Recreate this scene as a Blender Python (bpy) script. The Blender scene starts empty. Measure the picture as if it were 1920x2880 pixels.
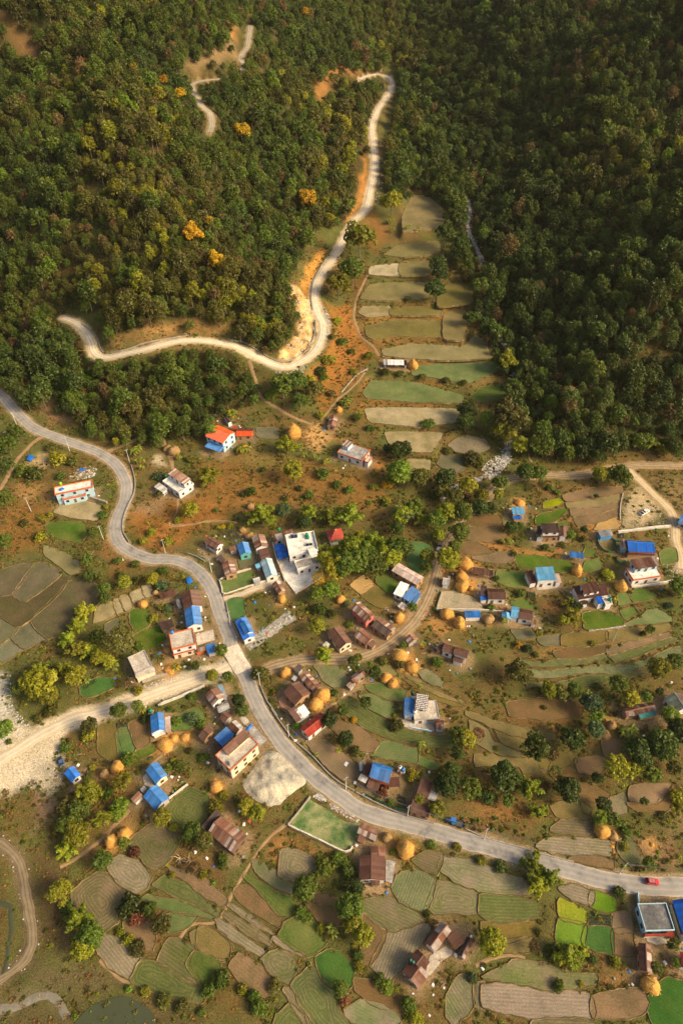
import bpy, bmesh, math, random
import numpy as np
from mathutils import Vector, Matrix
from mathutils.geometry import delaunay_2d_cdt

# ------------------------------------------------------------------ camera, sky, sun, exposure
SC = bpy.context.scene
COL = SC.collection
CAM_H, PITCH, FPX = 211.0, math.radians(45.0), 1950.0
cam_data = bpy.data.cameras.new('camera')
cam_data.sensor_fit = 'HORIZONTAL'; cam_data.sensor_width = 36.0; cam_data.lens = 36.0 * FPX / 1920.0
cam_data.clip_start = 1.0; cam_data.clip_end = 6000.0
cam = bpy.data.objects.new('camera', cam_data); COL.objects.link(cam)
cam.location = (0, 0, CAM_H); cam.rotation_euler = (math.pi / 2 - PITCH, 0, 0)
SC.camera = cam

SUN_EL, SUN_AZ = math.radians(34), math.radians(110)      # azimuth clockwise from +Y (view direction)
sd = Vector((math.sin(SUN_AZ) * math.cos(SUN_EL), math.cos(SUN_AZ) * math.cos(SUN_EL), math.sin(SUN_EL)))
world = bpy.data.worlds.new('World'); SC.world = world; world.use_nodes = True
wn = world.node_tree.nodes; wn.clear()
wo = wn.new('ShaderNodeOutputWorld'); wb = wn.new('ShaderNodeBackground'); ws = wn.new('ShaderNodeTexSky')
ws.sky_type = 'NISHITA'; ws.sun_disc = False; ws.sun_elevation = SUN_EL; ws.sun_rotation = SUN_AZ
ws.dust_density = 6.0; ws.air_density = 0.9; ws.ozone_density = 0.6
wb.inputs['Strength'].default_value = 0.15
world.node_tree.links.new(ws.outputs[0], wb.inputs[0]); world.node_tree.links.new(wb.outputs[0], wo.inputs[0])
sun_data = bpy.data.lights.new('sun', 'SUN'); sun_data.energy = 4.2; sun_data.angle = math.radians(18.0)
sun_data.color = (1.0, 0.79, 0.47)
sun = bpy.data.objects.new('sun', sun_data); COL.objects.link(sun)
sun.rotation_euler = sd.to_track_quat('Z', 'Y').to_euler(); sun.location = (200, -100, 500)
SC.view_settings.view_transform = 'Standard'; SC.view_settings.look = 'None'
SC.view_settings.gamma = 1.0; SC.view_settings.use_curve_mapping = False
SC.view_settings.exposure = 0.3
SC.render.engine = 'CYCLES'
SC.cycles.max_bounces = 5; SC.cycles.diffuse_bounces = 3; SC.cycles.glossy_bounces = 2; SC.cycles.transmission_bounces = 3
SC.cycles.use_denoising = True

RNG = np.random.default_rng(7)
random.seed(7)

# ------------------------------------------------------------------ photograph coordinates -> rays
TILES = {'T1': (0, 0, 1.6333), 'T2': (960, 0, 1.6333), 'T3': (0, 720, 2.45), 'T4': (640, 720, 2.45), 'T5': (960, 1000, 2.45),
         'T6': (1280, 1200, 2.45), 'T7': (0, 1080, 2.45), 'T8': (500, 1150, 2.45), 'A1': (0, 1500, 3.267),
         'A2': (420, 1460, 3.267), 'A3': (880, 1500, 3.267), 'A4': (1200, 1400, 3.267), 'A5': (1560, 1360, 4.356),
         'A6': (1440, 1600, 3.267), 'A7': (700, 1820, 2.6133), 'A8': (1300, 1900, 2.529), 'B1': (300, 1800, 3.267),
         'B2': (0, 1860, 3.267), 'B3': (120, 2100, 2.45), 'B4': (0, 2300, 2.45), 'B5': (560, 2300, 2.45),
         'B6': (1000, 2240, 2.45), 'B7': (1300, 2340, 2.529), 'B8': (760, 2080, 3.267), 'O': (0, 0, 0.81667),
         'C1': (1080, 2560, 3.92), 'C2': (1700, 2360, 6.918), 'C3': (1720, 1900, 7.84), 'C4': (1120, 1920, 11.2),
         'C5': (560, 1980, 7.84), 'S': (0, 0, 1.0)}
def px(t, pts):
    ox, oy, s = TILES[t]
    a = np.asarray(pts, float).reshape(-1, 2)
    return np.stack([ox + a[:, 0] / s, oy + a[:, 1] / s], 1)
CP, SP = math.cos(PITCH), math.sin(PITCH)
def rays(p):
    a = (p[:, 0] - 960) / FPX; b = (1440 - p[:, 1]) / FPX
    return np.stack([a, CP + b * SP, -SP + b * CP], 1)
def to_plane(p, z):
    d = rays(p); t = (z - CAM_H) / d[:, 2]
    return np.stack([d[:, 0] * t, d[:, 1] * t, CAM_H + d[:, 2] * t], 1)
def project(x, y, z):
    dz = z - CAM_H
    depth = y * CP - dz * SP; up = y * SP + dz * CP
    depth = np.maximum(depth, 1e-3)
    return 960 + FPX * x / depth, 1440 - FPX * up / depth, depth

# ------------------------------------------------------------------ noise, polygons
def _hash(ix, iy, s):
    h = (ix.astype(np.int64) * 374761393 + iy.astype(np.int64) * 668265263 + s * 974634777) & 0x7fffffff
    h = ((h ^ (h >> 13)) * 1274126177) & 0x7fffffff
    return ((h ^ (h >> 16)) & 0xffff) / 65535.0
def vnoise(x, y, s=0):
    x = np.asarray(x, float); y = np.asarray(y, float)
    ix = np.floor(x); iy = np.floor(y); fx = x - ix; fy = y - iy
    fx = fx * fx * (3 - 2 * fx); fy = fy * fy * (3 - 2 * fy)
    a = _hash(ix, iy, s); b = _hash(ix + 1, iy, s); c = _hash(ix, iy + 1, s); d = _hash(ix + 1, iy + 1, s)
    return (a + (b - a) * fx) * (1 - fy) + (c + (d - c) * fx) * fy
def fbm(x, y, s=0, o=4):
    r = 0; a = 0.5
    for i in range(o):
        r = r + a * vnoise(x * 2 ** i, y * 2 ** i, s + i * 17); a *= 0.5
    return r / (1 - 0.5 ** o)
def seg_dist(x, y, P, closed=False):
    """distance to polyline; also arc position (seg index + t)"""
    best = np.full(x.shape, 1e18); arc = np.zeros(x.shape)
    n = len(P); m = n if closed else n - 1
    for i in range(m):
        ax, ay = P[i][:2]; bx, by = P[(i + 1) % n][:2]
        dx, dy = bx - ax, by - ay; L = dx * dx + dy * dy + 1e-9
        t = np.clip(((x - ax) * dx + (y - ay) * dy) / L, 0, 1)
        d = (x - ax - t * dx) ** 2 + (y - ay - t * dy) ** 2
        k = d < best; best = np.where(k, d, best); arc = np.where(k, i + t, arc)
    return np.sqrt(best), arc
def inside(x, y, P):
    r = np.zeros(x.shape, bool); n = len(P)
    for i in range(n):
        x0, y0 = P[i][:2]; x1, y1 = P[(i + 1) % n][:2]
        if y0 == y1: continue
        r ^= ((y0 > y) != (y1 > y)) & (x < (x1 - x0) * (y - y0) / (y1 - y0) + x0)
    return r
def smooth(a, b, t):
    t = np.clip((t - a) / (b - a), 0, 1); return t * t * (3 - 2 * t)
def catmull(P, step):
    P = np.asarray(P, float); Q = np.vstack([2 * P[0] - P[1], P, 2 * P[-1] - P[-2]]); out = []
    for i in range(1, len(Q) - 2):
        n = max(1, int(np.linalg.norm(Q[i + 1] - Q[i]) / step))
        for k in range(n):
            t = k / n
            out.append(0.5 * (2 * Q[i] + (Q[i + 1] - Q[i - 1]) * t + (2 * Q[i - 1] - 5 * Q[i] + 4 * Q[i + 1] - Q[i + 2]) * t * t
                       + (3 * Q[i] - Q[i - 1] - 3 * Q[i + 1] + Q[i + 2]) * t ** 3))
    out.append(P[-1]); return np.array(out)
def round_poly(P, it=2, c=0.22):
    P = np.asarray(P, float)
    for _ in range(it):
        N = np.roll(P, -1, 0); P = np.stack([(1 - c) * P + c * N, c * P + (1 - c) * N], 1).reshape(-1, P.shape[1])
    return P

# ------------------------------------------------------------------ base terrain: two forested hills and the valley between them
def toe(l):
    a = np.array(l, float); return np.vstack([to_plane(a[i:i + 1, :2], a[i, 2])[0] for i in range(len(a))])
TOE_L = toe([(-700, 1000, 4), (-300, 1020, 4), (0, 1075, 4), (180, 1205, 3), (340, 1250, 4), (500, 1215, 6), (650, 1190, 7),
             (760, 1160, 9), (850, 1170, 9), (950, 1120, 11), (1015, 1010, 13), (1005, 850, 17), (1000, 720, 22), (1080, 600, 27),
             (1105, 420, 34), (1115, 280, 43), (1110, 150, 56)])
TOE_R = toe([(1140, 110, 60), (1165, 280, 44), (1250, 430, 35), (1315, 560, 29), (1360, 740, 21), (1425, 950, 14), (1470, 1110, 9),
             (1480, 1220, 7), (1560, 1290, 5), (1720, 1275, 5), (1920, 1250, 6), (2500, 1180, 9)])
HILL_L = [tuple(p[:2]) for p in TOE_L] + [(TOE_L[-1][0] - 20, 3000), (-4000, 3000), (-4000, TOE_L[0][1])]
HILL_R = [tuple(p[:2]) for p in TOE_R] + [(4000, TOE_R[-1][1]), (4000, 3000), (TOE_R[0][0] + 30, 3000)]
FY = [-400, 0, 60, 130, 200, 245, 315, 400, 479, 640, 765, 1000, 1600]
FZ = [-3, -2, -1.5, 0, 1.5, 4, 11, 21.5, 31, 46, 62, 120, 330]
def base(x, y):
    x = np.asarray(x, float); y = np.asarray(y, float)
    z = np.interp(y, FY, FZ) + 1.6 * (fbm(x / 60, y / 60, 5, 2) - 0.5)
    dl, _ = seg_dist(x, y, HILL_L[:len(TOE_L) + 1]); il = inside(x, y, HILL_L)
    dr, _ = seg_dist(x, y, [HILL_R[-1]] + HILL_R[:len(TOE_R)]); ir = inside(x, y, HILL_R)
    rn = 2 * fbm(x / 95 + 3.1, y / 95 + 7.7, 11, 3) - 1
    rn2 = 2 * fbm(x / 33, y / 33, 23, 2) - 1
    for d, i, s, k in ((dl, il, 0.50, 22), (dr, ir, 0.56, 12)):
        g = s * (np.sqrt(d * d + k * k) - k); g = 330 * (1 - np.exp(-g / 330))
        rg = 1 - np.abs(2 * fbm(x / 120 + 1.7 + s, y / 170 + 2.2, 37, 2) - 1)
        z = z + np.where(i, smooth(25, 140, d) * (rg - 0.7) * (22 if s < 0.55 else 36), 0)
        z = z + np.where(i, g * (1 + 0.42 * rn) + np.minimum(g, 14) * 0.28 * rn2, 0)
    return z

def unproject(p, hf=None):
    """pixel(s) -> first hit on the height function"""
    hf = hf or base
    p = np.asarray(p, float).reshape(-1, 2); d = rays(p); n = len(p)
    ts = np.linspace(150, 1500, 260)
    X = d[:, 0:1] * ts; Y = d[:, 1:2] * ts; Z = CAM_H + d[:, 2:3] * ts
    below = Z < hf(X.ravel(), Y.ravel()).reshape(X.shape)
    first = np.where(below.any(1), below.argmax(1), len(ts) - 1); first = np.maximum(first, 1)
    lo = ts[first - 1]; hi = ts[first]
    for _ in range(14):
        m = (lo + hi) / 2; b = (CAM_H + d[:, 2] * m) < hf(d[:, 0] * m, d[:, 1] * m)
        hi = np.where(b, m, hi); lo = np.where(b, lo, m)
    return np.stack([d[:, 0] * hi, d[:, 1] * hi, CAM_H + d[:, 2] * hi], 1)

# ------------------------------------------------------------------ layout read off the photograph
ROADS = {}   # name -> (points, width, bank)
def path_px(*chunks):
    return np.vstack([px(t, p) for t, p in chunks])
def jn(a):   # chunk helper
    return a
ROADS['road'] = (path_px(('S', [(-160, 1010), (-70, 1065)]), ('T7', [(0, 70), (75, 150), (150, 230), (240, 305), (380, 362), (560, 425), (680, 470), (790, 545), (855, 640), (872, 720),
    (850, 830), (808, 920), (795, 1000), (812, 1070), (870, 1135)]), ('A2', [(0, 362), (150, 365), (290, 385), (400, 440), (490, 520), (560, 620), (605, 720), (645, 850), (695, 980), (745, 1100)]),
    ('B1', [(1135, 60), (1195, 180), (1275, 330), (1330, 480), (1400, 630), (1480, 770)]), ('A7', [(190, 640), (275, 750), (380, 860), (480, 955), (600, 1045)]),
    ('B8', [(760, 610), (900, 680), (1100, 740), (1300, 785)]), ('B6', [(600, 262), (800, 318), (1000, 372), (1200, 430), (1400, 490)]),
    ('B7', [(800, 285), (1000, 340), (1200, 372), (1400, 388), (1568, 390)]), ('S', [(2050, 2492), (2200, 2488)])), 4.9, 4.0)
ROADS['dirt_road'] = (path_px(('T3', [(440, 425), (520, 450), (580, 510), (625, 590), (650, 670), (700, 705), (770, 695), (860, 668), (980, 638), (1100, 608), (1250, 578), (1400, 578)]),
    ('T4', [(0, 605), (100, 635), (200, 690), (300, 745), (400, 765), (500, 730), (600, 655), (648, 560), (655, 470), (620, 390), (597, 280), (608, 190), (660, 100), (720, 20)]),
    ('T2', [(50, 1020), (110, 960), (130, 880), (150, 760), (145, 650), (140, 570), (160, 515), (190, 465), (232, 400), (225, 362), (180, 337), (120, 345), (80, 362)])), 3.9, 6.5)
ROADS['track'] = (path_px(('S', [(2080, 1300)]), ('T6', [(1568, 265), (1400, 262), (1250, 262), (1170, 272), (1050, 292), (900, 325), (750, 335), (620, 330), (430, 347), (350, 368), (270, 430), (190, 510), (100, 605)]),
    ('A3', [(1230, 70), (1180, 200), (1140, 320), (1110, 450), (1060, 580), (1000, 700), (900, 840), (780, 950), (650, 1040), (500, 1110), (350, 1145)]), ('A7', [(400, 92), (250, 125), (120, 165)])), 3.4, 3.0)
ROADS['lot_track'] = (path_px(('T6', [(1170, 275), (1250, 350), (1380, 480), (1480, 580), (1512, 680), (1520, 780), (1545, 880), (1555, 980)])), 3.6, 2.5)
ROADS['river_track'] = (path_px(('B1', [(1180, 215), (1080, 260), (1000, 295), (800, 365), (600, 430), (400, 500), (200, 575), (0, 645)]), ('B2', [(700, 520), (500, 610), (300, 720), (100, 850), (-60, 950), (-250, 1060)])), 4.2, 3.0)
ROADS['farm_track'] = (path_px(('B4', [(-150, 90), (0, 180), (100, 265), (150, 370), (180, 560), (210, 720), (215, 880), (180, 970), (100, 1050), (0, 1110), (-150, 1180)])), 2.7, 2.5)
ROADS['lane'] = (path_px(('A2', [(680, 735), (850, 675), (1050, 605), (1215, 545)])), 3.0, 2.0)
ROADS['forest_track'] = (path_px(('T1', [(1150, 110), (1143, 160), (1130, 225), (1105, 255), (1120, 310), (1060, 350), (960, 365), (880, 380), (900, 440), (930, 485), (965, 520), (972, 570), (962, 610)])), 4.2, 4.0)
PATHS = {}
PATHS['footpath'] = [(path_px(('T4', [(960, 780), (900, 860), (830, 930), (760, 985), (700, 1060), (640, 1130)])), 1.6),
    (path_px(('T4', [(1040, 690), (1000, 620), (925, 560), (880, 460), (870, 380), (900, 260), (960, 130)])), 2.0),
    (path_px(('T4', [(150, 720), (200, 880), (230, 970), (330, 1040), (450, 1110), (580, 1160)])), 2.2),
    (path_px(('T8', [(-40, 800), (100, 795), (220, 778), (330, 772), (410, 785)])), 1.0),
    (path_px(('T7', [(1225, 795), (1215, 890), (1165, 975), (1280, 975), (1420, 945), (1500, 935)])), 1.0),
    (path_px(('T7', [(740, 460), (820, 430), (900, 400), (980, 360), (1050, 340), (1110, 370), (1140, 430), (1180, 520), (1190, 590)])), 2.6),
    (path_px(('T7', [(300, 360), (240, 395), (190, 440), (110, 530), (50, 640), (-20, 760)])), 2.6),
    (path_px(('B5', [(640, 20), (540, 90), (450, 170), (380, 270), (330, 350), (230, 520), (175, 640), (110, 720), (-60, 740), (-130, 830), (-200, 930), (-260, 975)])), 1.3),
    (path_px(('B3', [(930, 0), (840, 50), (760, 110), (720, 150)])), 1.3), (path_px(('B4', [(690, 980), (770, 1060), (850, 1130), (930, 1150)])), 1.2),
    (path_px(('A7', [(545, 460), (640, 410), (700, 360), (745, 340)])), 1.1), (path_px(('A7', [(690, 300), (700, 340), (690, 370)])), 1.0),
    (path_px(('B3', [(600, 440), (500, 540), (400, 640), (300, 720), (200, 790), (120, 830)])), 1.7),
    (path_px(('T5', [(1310, 740), (1290, 690), (1300, 600), (1360, 480), (1390, 440)])), 1.1),
    (path_px(('B7', [(90, 950), (200, 905), (330, 880), (450, 900)])), 1.2), 
    (path_px(('T6', [(1400, 880), (1450, 850), (1520, 835)])), 1.5), (path_px(('T2', [(180, 330), (190, 290), (205, 240)])), 2.4)]

# field polygons: (tile, style, furrow: None concentric | angle deg, points)
FIELDS = [
 ('T2','dry',0,[(330,890),(400,905),(440,940),(480,990),(455,1035),(380,1050),(285,1062),(290,990)]),
 ('T2','olive',0,[(270,1128),(440,1106),(445,1160),(300,1176),(200,1168)]),
 ('T4','pale',0,[(985,122),(1000,72),(1185,52),(1187,130)]),
 ('T4','olive',0,[(1200,50),(1415,38),(1400,118),(1196,130)]),
 ('T4','olive',0,[(925,295),(1000,192),(1380,180),(1370,285),(1140,296)]),
 ('T4','olive',0,[(1470,225),(1568,195),(1680,190),(1680,310),(1450,345)]),
 ('T4','pale',0,[(920,390),(945,352),(1108,347),(1104,398),(980,414)]),
 ('T4','olive',0,[(1132,402),(1142,357),(1455,352),(1450,402)]),
 ('T4','olive',0,[(962,485),(1100,455),(1250,444),(1488,450),(1488,500),(1455,555),(1180,540),(1020,566),(980,548)]),
 ('O','dry',0,[(1024,715),(1068,713),(1066,745),(1062,778),(1020,776)]),
 ('O','olive',0,[(882,802),(950,790),(1060,797),(1085,768),(1108,785),(1122,820),(1050,824),(930,820),(887,815)]),
 ('O','green',0,[(950,843),(1000,838),(1138,830),(1140,850),(1070,878),(1000,864),(955,862)]),
 ('O','green',0,[(840,903),(860,874),(955,882),(1058,906),(1056,924),(950,918),(850,914)]),
 ('O','green',0,[(1082,912),(1120,888),(1158,887),(1152,914),(1100,920)]),
 ('O','pale',0,[(838,936),(1053,939),(1046,970),(960,977),(852,970)]),
 ('O','pale',0,[(884,993),(1018,993),(988,1038),(930,1033),(897,1018)]),
 ('O','ploughed',None,[(1032,1022),(1060,1003),(1108,1006),(1123,1029),(1090,1041),(1050,1037)]),
 ('O','pale',0,[(936,1056),(988,1058),(978,1092),(945,1088)]),
 ('O','grey',0,[(1007,1066),(1020,1044),(1064,1051),(1062,1078),(1035,1084)]),
 ('T7','pale',20,[(382,885),(430,838),(580,812),(683,842),(678,915),(640,936),(460,902)]),
 ('T7','lush',20,[(322,980),(360,957),(560,957),(597,1020),(552,1088),(430,1058),(345,1020)]),
 ('A1','dark',None,[(-200,420),(150,302),(325,278),(105,553),(-200,560)]),
 ('A1','dark',40,[(335,278),(450,292),(548,382),(245,615),(122,560)]),
 ('A1','dark',40,[(552,394),(606,452),(508,578),(182,850),(0,738),(-200,640),(-200,575),(110,572),(222,630)]),
 ('A1','dark',35,[(624,458),(760,434),(896,503),(900,620),(640,876),(440,955),(290,800),(530,585)]),
 ('A1','grey',None,[(-200,700),(0,775),(164,868),(106,928),(0,1005),(-200,1080)]),
 ('A1','grey',35,[(195,862),(280,814),(415,958),(230,1046),(124,950)]),
 ('A1','grey',None,[(-200,1130),(0,1035),(110,964),(216,1058),(30,1170),(-200,1260)]),
 ('A1','olive',None,[(420,110),(560,175),(716,262),(710,345),(640,376),(545,280),(420,200)]),
 ('A1','pale',60,[(1208,552),(1288,523),(1306,590),(1240,628)]),
 ('A1','pale',60,[(1312,492),(1378,488),(1398,558),(1340,572)]),
 ('A1','pale',60,[(1113,592),(1170,583),(1206,678),(1150,698)]),
 ('A1','pale',60,[(1054,622),(1100,613),(1122,708),(1080,728)]),
 ('A1','pale',30,[(932,662),(1038,642),(1042,748),(875,816),(893,722)]),
 ('A1','lush',60,[(1204,722),(1336,692),(1362,838),(1250,896),(1214,800)]),
 ('A1','grey',60,[(984,842),(1078,794),(1082,868),(984,926)]),
 ('A1','lush',30,[(1240,940),(1480,850),(1500,980),(1300,1080)]),
 ('A4','lush',0,[(832,522),(1070,552),(1308,592),(1316,662),(1230,677),(1100,650),(845,638)]),
 ('A4','lush',0,[(662,672),(920,702),(946,798),(790,810),(654,768)]),
 ('A4','lush',0,[(1018,172),(1268,98),(1282,116),(1200,188),(1060,242),(1014,238)]),
 ('A4','mustard',0,[(1090,42),(1180,22),(1255,2),(1250,40),(1172,68),(1082,88)]),
 ('A4','lush',0,[(1180,240),(1275,222),(1280,250),(1210,262)]),
 ('A4','brown',0,[(355,232),(480,168),(648,164),(686,268),(400,240)]),
 ('A4','brown',0,[(395,272),(600,284),(735,342),(600,396),(352,376)]),
 ('A4','brown',0,[(440,520),(600,508),(776,508),(784,560),(720,596),(440,566)]),
 ('A4','paleplough',None,[(104,1016),(152,874),(280,872),(430,932),(506,998),(488,1036),(300,1026)]),
 ('A4','lush',0,[(792,960),(870,938),(956,985),(960,1018),(880,1008),(802,984)]),
 ('A6','lush',0,[(664,422),(800,398),(960,442),(1006,480),(996,508),(830,546),(684,552)]),
 ('A6','lush',0,[(1014,382),(1100,373),(1126,400),(1040,456)]),
 ('A6','green',10,[(1050,502),(1210,442),(1250,398),(1330,376),(1446,450),(1436,486),(1200,492),(1062,527)]),
 ('A6','lush',0,[(1094,232),(1180,193),(1286,222),(1296,260),(1120,297)]),
 ('A6','lush',0,[(984,242),(1058,238),(1081,295),(992,330)]),
 ('A6','furrowgreen',None,[(84,812),(240,862),(480,832),(856,788),(860,822),(600,866),(280,896),(150,880)]),
 ('A6','furrowgreen',None,[(900,802),(1100,742),(1440,633),(1516,650),(1200,767),(1050,831),(960,842)]),
 ('A6','furrowgreen',None,[(168,922),(400,932),(800,884),(1000,884),(1200,843),(1440,728),(1536,724),(1556,770),(1350,846),(1100,926),(1000,946),(700,946),(400,1002),(172,988)]),
 ('A6','furrowgreen',None,[(154,1042),(400,1052),(700,989),(1000,969),(1250,924),(1290,950),(900,1027),(700,1057),(380,1077),(154,1087)]),
 ('A6','grey',0,[(249,642),(438,613),(446,688),(300,698)]),
 ('A6','grey',0,[(4,562),(160,562),(206,620),(60,638)]),
 ('A5','lush',0,[(362,1058),(402,963),(556,924),(556,1008),(470,1066)]),
 ('A5','green',0,[(368,850),(390,804),(486,830),(440,876),(372,887)]),
 ('A5','lush',0,[(1314,850),(1380,808),(1466,804),(1481,936),(1314,976)]),
 ('A7','mixed',30,[(490,143),(640,154),(735,210),(688,286),(620,278),(562,240)]),
 ('A7','green',15,[(868,282),(980,278),(1060,313),(1136,322),(1116,396),(1000,367),(892,319)]),
 ('A7','green',25,[(824,363),(920,364),(1047,422),(1056,498),(1000,506),(882,428)]),
 ('A7','furrowgreen',None,[(668,402),(740,384),(840,424),(960,503),(1060,573),(1220,623),(1370,643),(1496,634),(1496,726),(1400,736),(1200,696),(1000,646),(850,586),(732,498)]),
 ('A7','green',10,[(912,770),(950,703),(1090,723),(1221,752),(1216,846),(1080,817),(908,793)]),
 ('A7','lush',10,[(1229,802),(1381,860),(1357,892),(1224,848)]),
 ('A7','brown',25,[(624,600),(652,543),(800,603),(936,692),(898,766),(760,728)]),
 ('A7','brown',40,[(424,700),(540,683),(776,862),(795,948),(700,976),(560,848)]),
 ('B8','turf',None,[(378,560),(500,604),(640,694),(812,772),(787,880),(708,995),(600,980),(215,808),(273,692)]),
 ('B3','furrowgreen',None,[(845,440),(1000,295),(1126,342),(1136,440),(1078,517),(980,566),(902,528)]),
 ('B3','mixedplough',None,[(610,655),(760,545),(897,593),(916,680),(867,757),(800,826),(742,806),(654,718)]),
 ('B3','ploughed',None,[(465,800),(540,760),(640,804),(731,900),(707,957),(640,1000),(483,878)]),
 ('B4','ploughed',None,[(505,520),(690,380),(758,433),(846,522),(851,618),(787,716),(700,775),(622,765),(545,640)]),
 ('B4','furrowgreen',None,[(1065,470),(1150,409),(1310,484),(1370,554),(1495,642),(1486,676),(1340,596),(1180,526)]),
 ('B4','green',None,[(985,570),(1040,539),(1250,594),(1400,644),(1464,688),(1440,696),(1270,656),(1082,616)]),
 ('B4','green',None,[(1114,692),(1180,674),(1344,684),(1278,746),(1182,775)]),
 ('B4','ploughed',50,[(684,910),(740,815),(830,864),(980,967),(888,1110),(762,1006)]),
 ('B4','furrowgreen',None,[(920,1130),(987,994),(1090,1024),(1200,1104),(1405,1192),(1367,1270),(1150,1216),(1000,1156)]),
 ('B4','mixedplough',35,[(1099,1000),(1177,845),(1338,914),(1286,1012),(1410,1165),(1290,1106)]),
 ('B4','green',35,[(1352,933),(1480,994),(1516,1060),(1430,1166),(1296,1018)]),
 ('B5','ploughed',None,[(580,242),(620,224),(760,274),(820,330),(718,436),(564,398)]),
 ('B5','mixed',40,[(379,320),(410,304),(500,364),(655,472),(646,521),(550,486),(402,367)]),
 ('B5','green',40,[(319,417),(350,409),(500,504),(660,572),(600,676),(532,646),(422,507)]),
 ('B5','ploughed',38,[(209,615),(240,604),(500,790),(488,797),(350,716)]),
 ('B5','ploughed',38,[(169,680),(190,654),(486,832),(478,876),(380,826)]),
 ('B5','ploughed',38,[(124,717),(150,714),(436,912),(418,956),(172,796)]),
 ('B5','green',None,[(564,820),(602,744),(690,694),(798,753),(865,840),(768,940),(680,896)]),
 ('B5','ploughed',35,[(514,850),(550,829),(716,940),(698,951)]),
 ('B5','mixedplough',None,[(444,980),(540,934),(618,963),(656,1030),(613,1130),(502,1056)]),
 ('B5','deepgreen',None,[(819,980),(890,929),(960,954),(1041,1030),(1036,1138),(960,1176),(862,1096)]),
 ('B5','furrowgreen',None,[(650,1160),(780,1045),(848,1132),(926,1222),(936,1320),(1040,1430),(1040,1500),(880,1500),(700,1256)]),
 ('B5','ploughed',50,[(589,1200),(630,1194),(800,1421),(830,1480),(770,1480)]),
 ('B5','furrowgreen',None,[(510,1480),(560,1364),(630,1314),(696,1372),(740,1480)]),
 ('B5','mixedplough',25,[(1114,574),(1300,569),(1400,604),(1543,710),(1310,771),(1132,638)]),
 ('B5','ploughed',110,[(1195,1020),(1313,803),(1564,745),(1575,790),(1500,900),(1400,1026),(1310,1106)]),
 ('B5','brown',None,[(1132,668),(1284,792),(1190,985),(1132,996)]),
 ('B6','furrowgreen',110,[(269,640),(300,555),(400,525),(541,582),(478,785),(322,716)]),
 ('B5','brown',25,[(832,524),(956,563),(946,606),(802,577)]),
 ('B5','brown',25,[(744,593),(956,653),(976,736),(852,716)]),
 ('B5','mixed',25,[(1014,1330),(1130,1274),(1300,1334),(1376,1400),(1300,1440),(1060,1400)]),
 ('B6','mixedplough',20,[(395,440),(480,404),(576,384),(576,450),(548,525)]),
 ('B6','mixedplough',None,[(584,500),(612,414),(760,434),(1000,534),(1136,564),(1196,676),(950,656),(700,586)]),
 ('B6','mixedplough',None,[(505,750),(570,600),(690,626),(845,672),(836,816),(690,781),(560,806)]),
 ('B6','furrowgreen',3,[(874,684),(1100,694),(1226,742),(1250,820),(1080,846),(950,861),(874,816)]),
 ('B7','mustard',None,[(704,489),(780,524),(866,573),(857,636),(704,602)]),
 ('B7','vivid',None,[(930,434),(1071,483),(1067,557),(924,528)]),
 ('B7','vivid',None,[(694,644),(862,664),(857,777),(684,777)]),
 ('B7','deepgreen',None,[(884,694),(1056,704),(1056,856),(874,797)]),
 ('B7','ploughed',15,[(694,403),(800,394),(916,433),(906,506),(780,467)]),
 ('B7','ploughed',5,[(534,112),(602,54),(1036,64),(1041,168),(850,150),(650,146)]),
 ('A8','ploughed',5,[(634,1106),(712,1039),(926,1044),(936,1131)]),
 ('B7','mixed',5,[(134,1038),(330,960),(400,914),(666,984),(700,1000),(930,1015),(935,1090),(700,1106),(640,1106)]),
 ('B7','darkplough',3,[(164,1092),(320,1098),(896,1154),(926,1326),(500,1310),(164,1252)]),
 ('B7','ploughed',90,[(88,1110),(158,1090),(156,1250),(96,1222)]),
 ('B7','mixedplough',60,[(-40,1070),(0,1040),(66,1100),(58,1228),(0,1290),(-50,1366),(-100,1300),(-90,1180)]),
 ('B7','brown',5,[(940,1170),(1265,1124),(1304,1220),(1256,1286),(942,1322)]),
 ('B7','deepgreen',30,[(1326,1200),(1450,1060),(1568,1094),(1800,1100),(1800,1440),(1400,1440)]),
 ('B7','ploughed',3,[(514,1345),(900,1345),(960,1440),(500,1440)]),
 ('A8','brown',20,[(1204,794),(1476,774),(1376,896),(1204,886)]),
 ('A8','mixed',20,[(1054,890),(1146,854),(1156,957),(1100,976)]),
 ('A8','brown',15,[(820,800),(900,780),(1030,850),(1010,890),(860,890)]),
 ('T8','grey',5,[(548,132),(684,136),(678,196),(560,192)]),
 ('A3','lush',40,[(600,415),(660,370),(780,470),(770,540),(690,530),(600,450)]),
 ('A3','straw',40,[(360,470),(470,395),(545,470),(440,548)]),
 ('A3','dry',40,[(450,555),(550,480),(750,600),(740,640),(620,675),(480,590)]),
 ('B1','lush',80,[(95,870),(190,800),(245,1000),(215,1050),(140,1060)]),
 ('B1','brown',80,[(215,770),(320,740),(390,930),(290,985)]),
 ('B1','lush',70,[(290,1020),(390,965),(425,1030),(310,1075)]),
 ('B1','dry',80,[(-60,800),(60,790),(130,1060),(20,1080),(-60,1000)]),
 ('B1','lush',60,[(600,800),(640,715),(830,640),(870,680),(880,760),(780,790),(640,825)]),
 ('A2','lush',15,[(655,575),(830,520),(940,480),(935,600),(690,690)]),
 ('A2','deepgreen',15,[(720,760),(840,730),(870,880),(760,920)]),
 ('B2','deepgreen',30,[(750,240),(880,170),(1010,165),(1020,240),(860,300),(780,310)]),
 ('A3','deepgreen',80,[(880,240),(910,100),(1000,95),(1080,140),(1000,370),(900,310)]),
 ('A5','brown',-8,[(110,140),(480,60),(820,40),(815,110),(520,160),(150,215)]),
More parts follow.
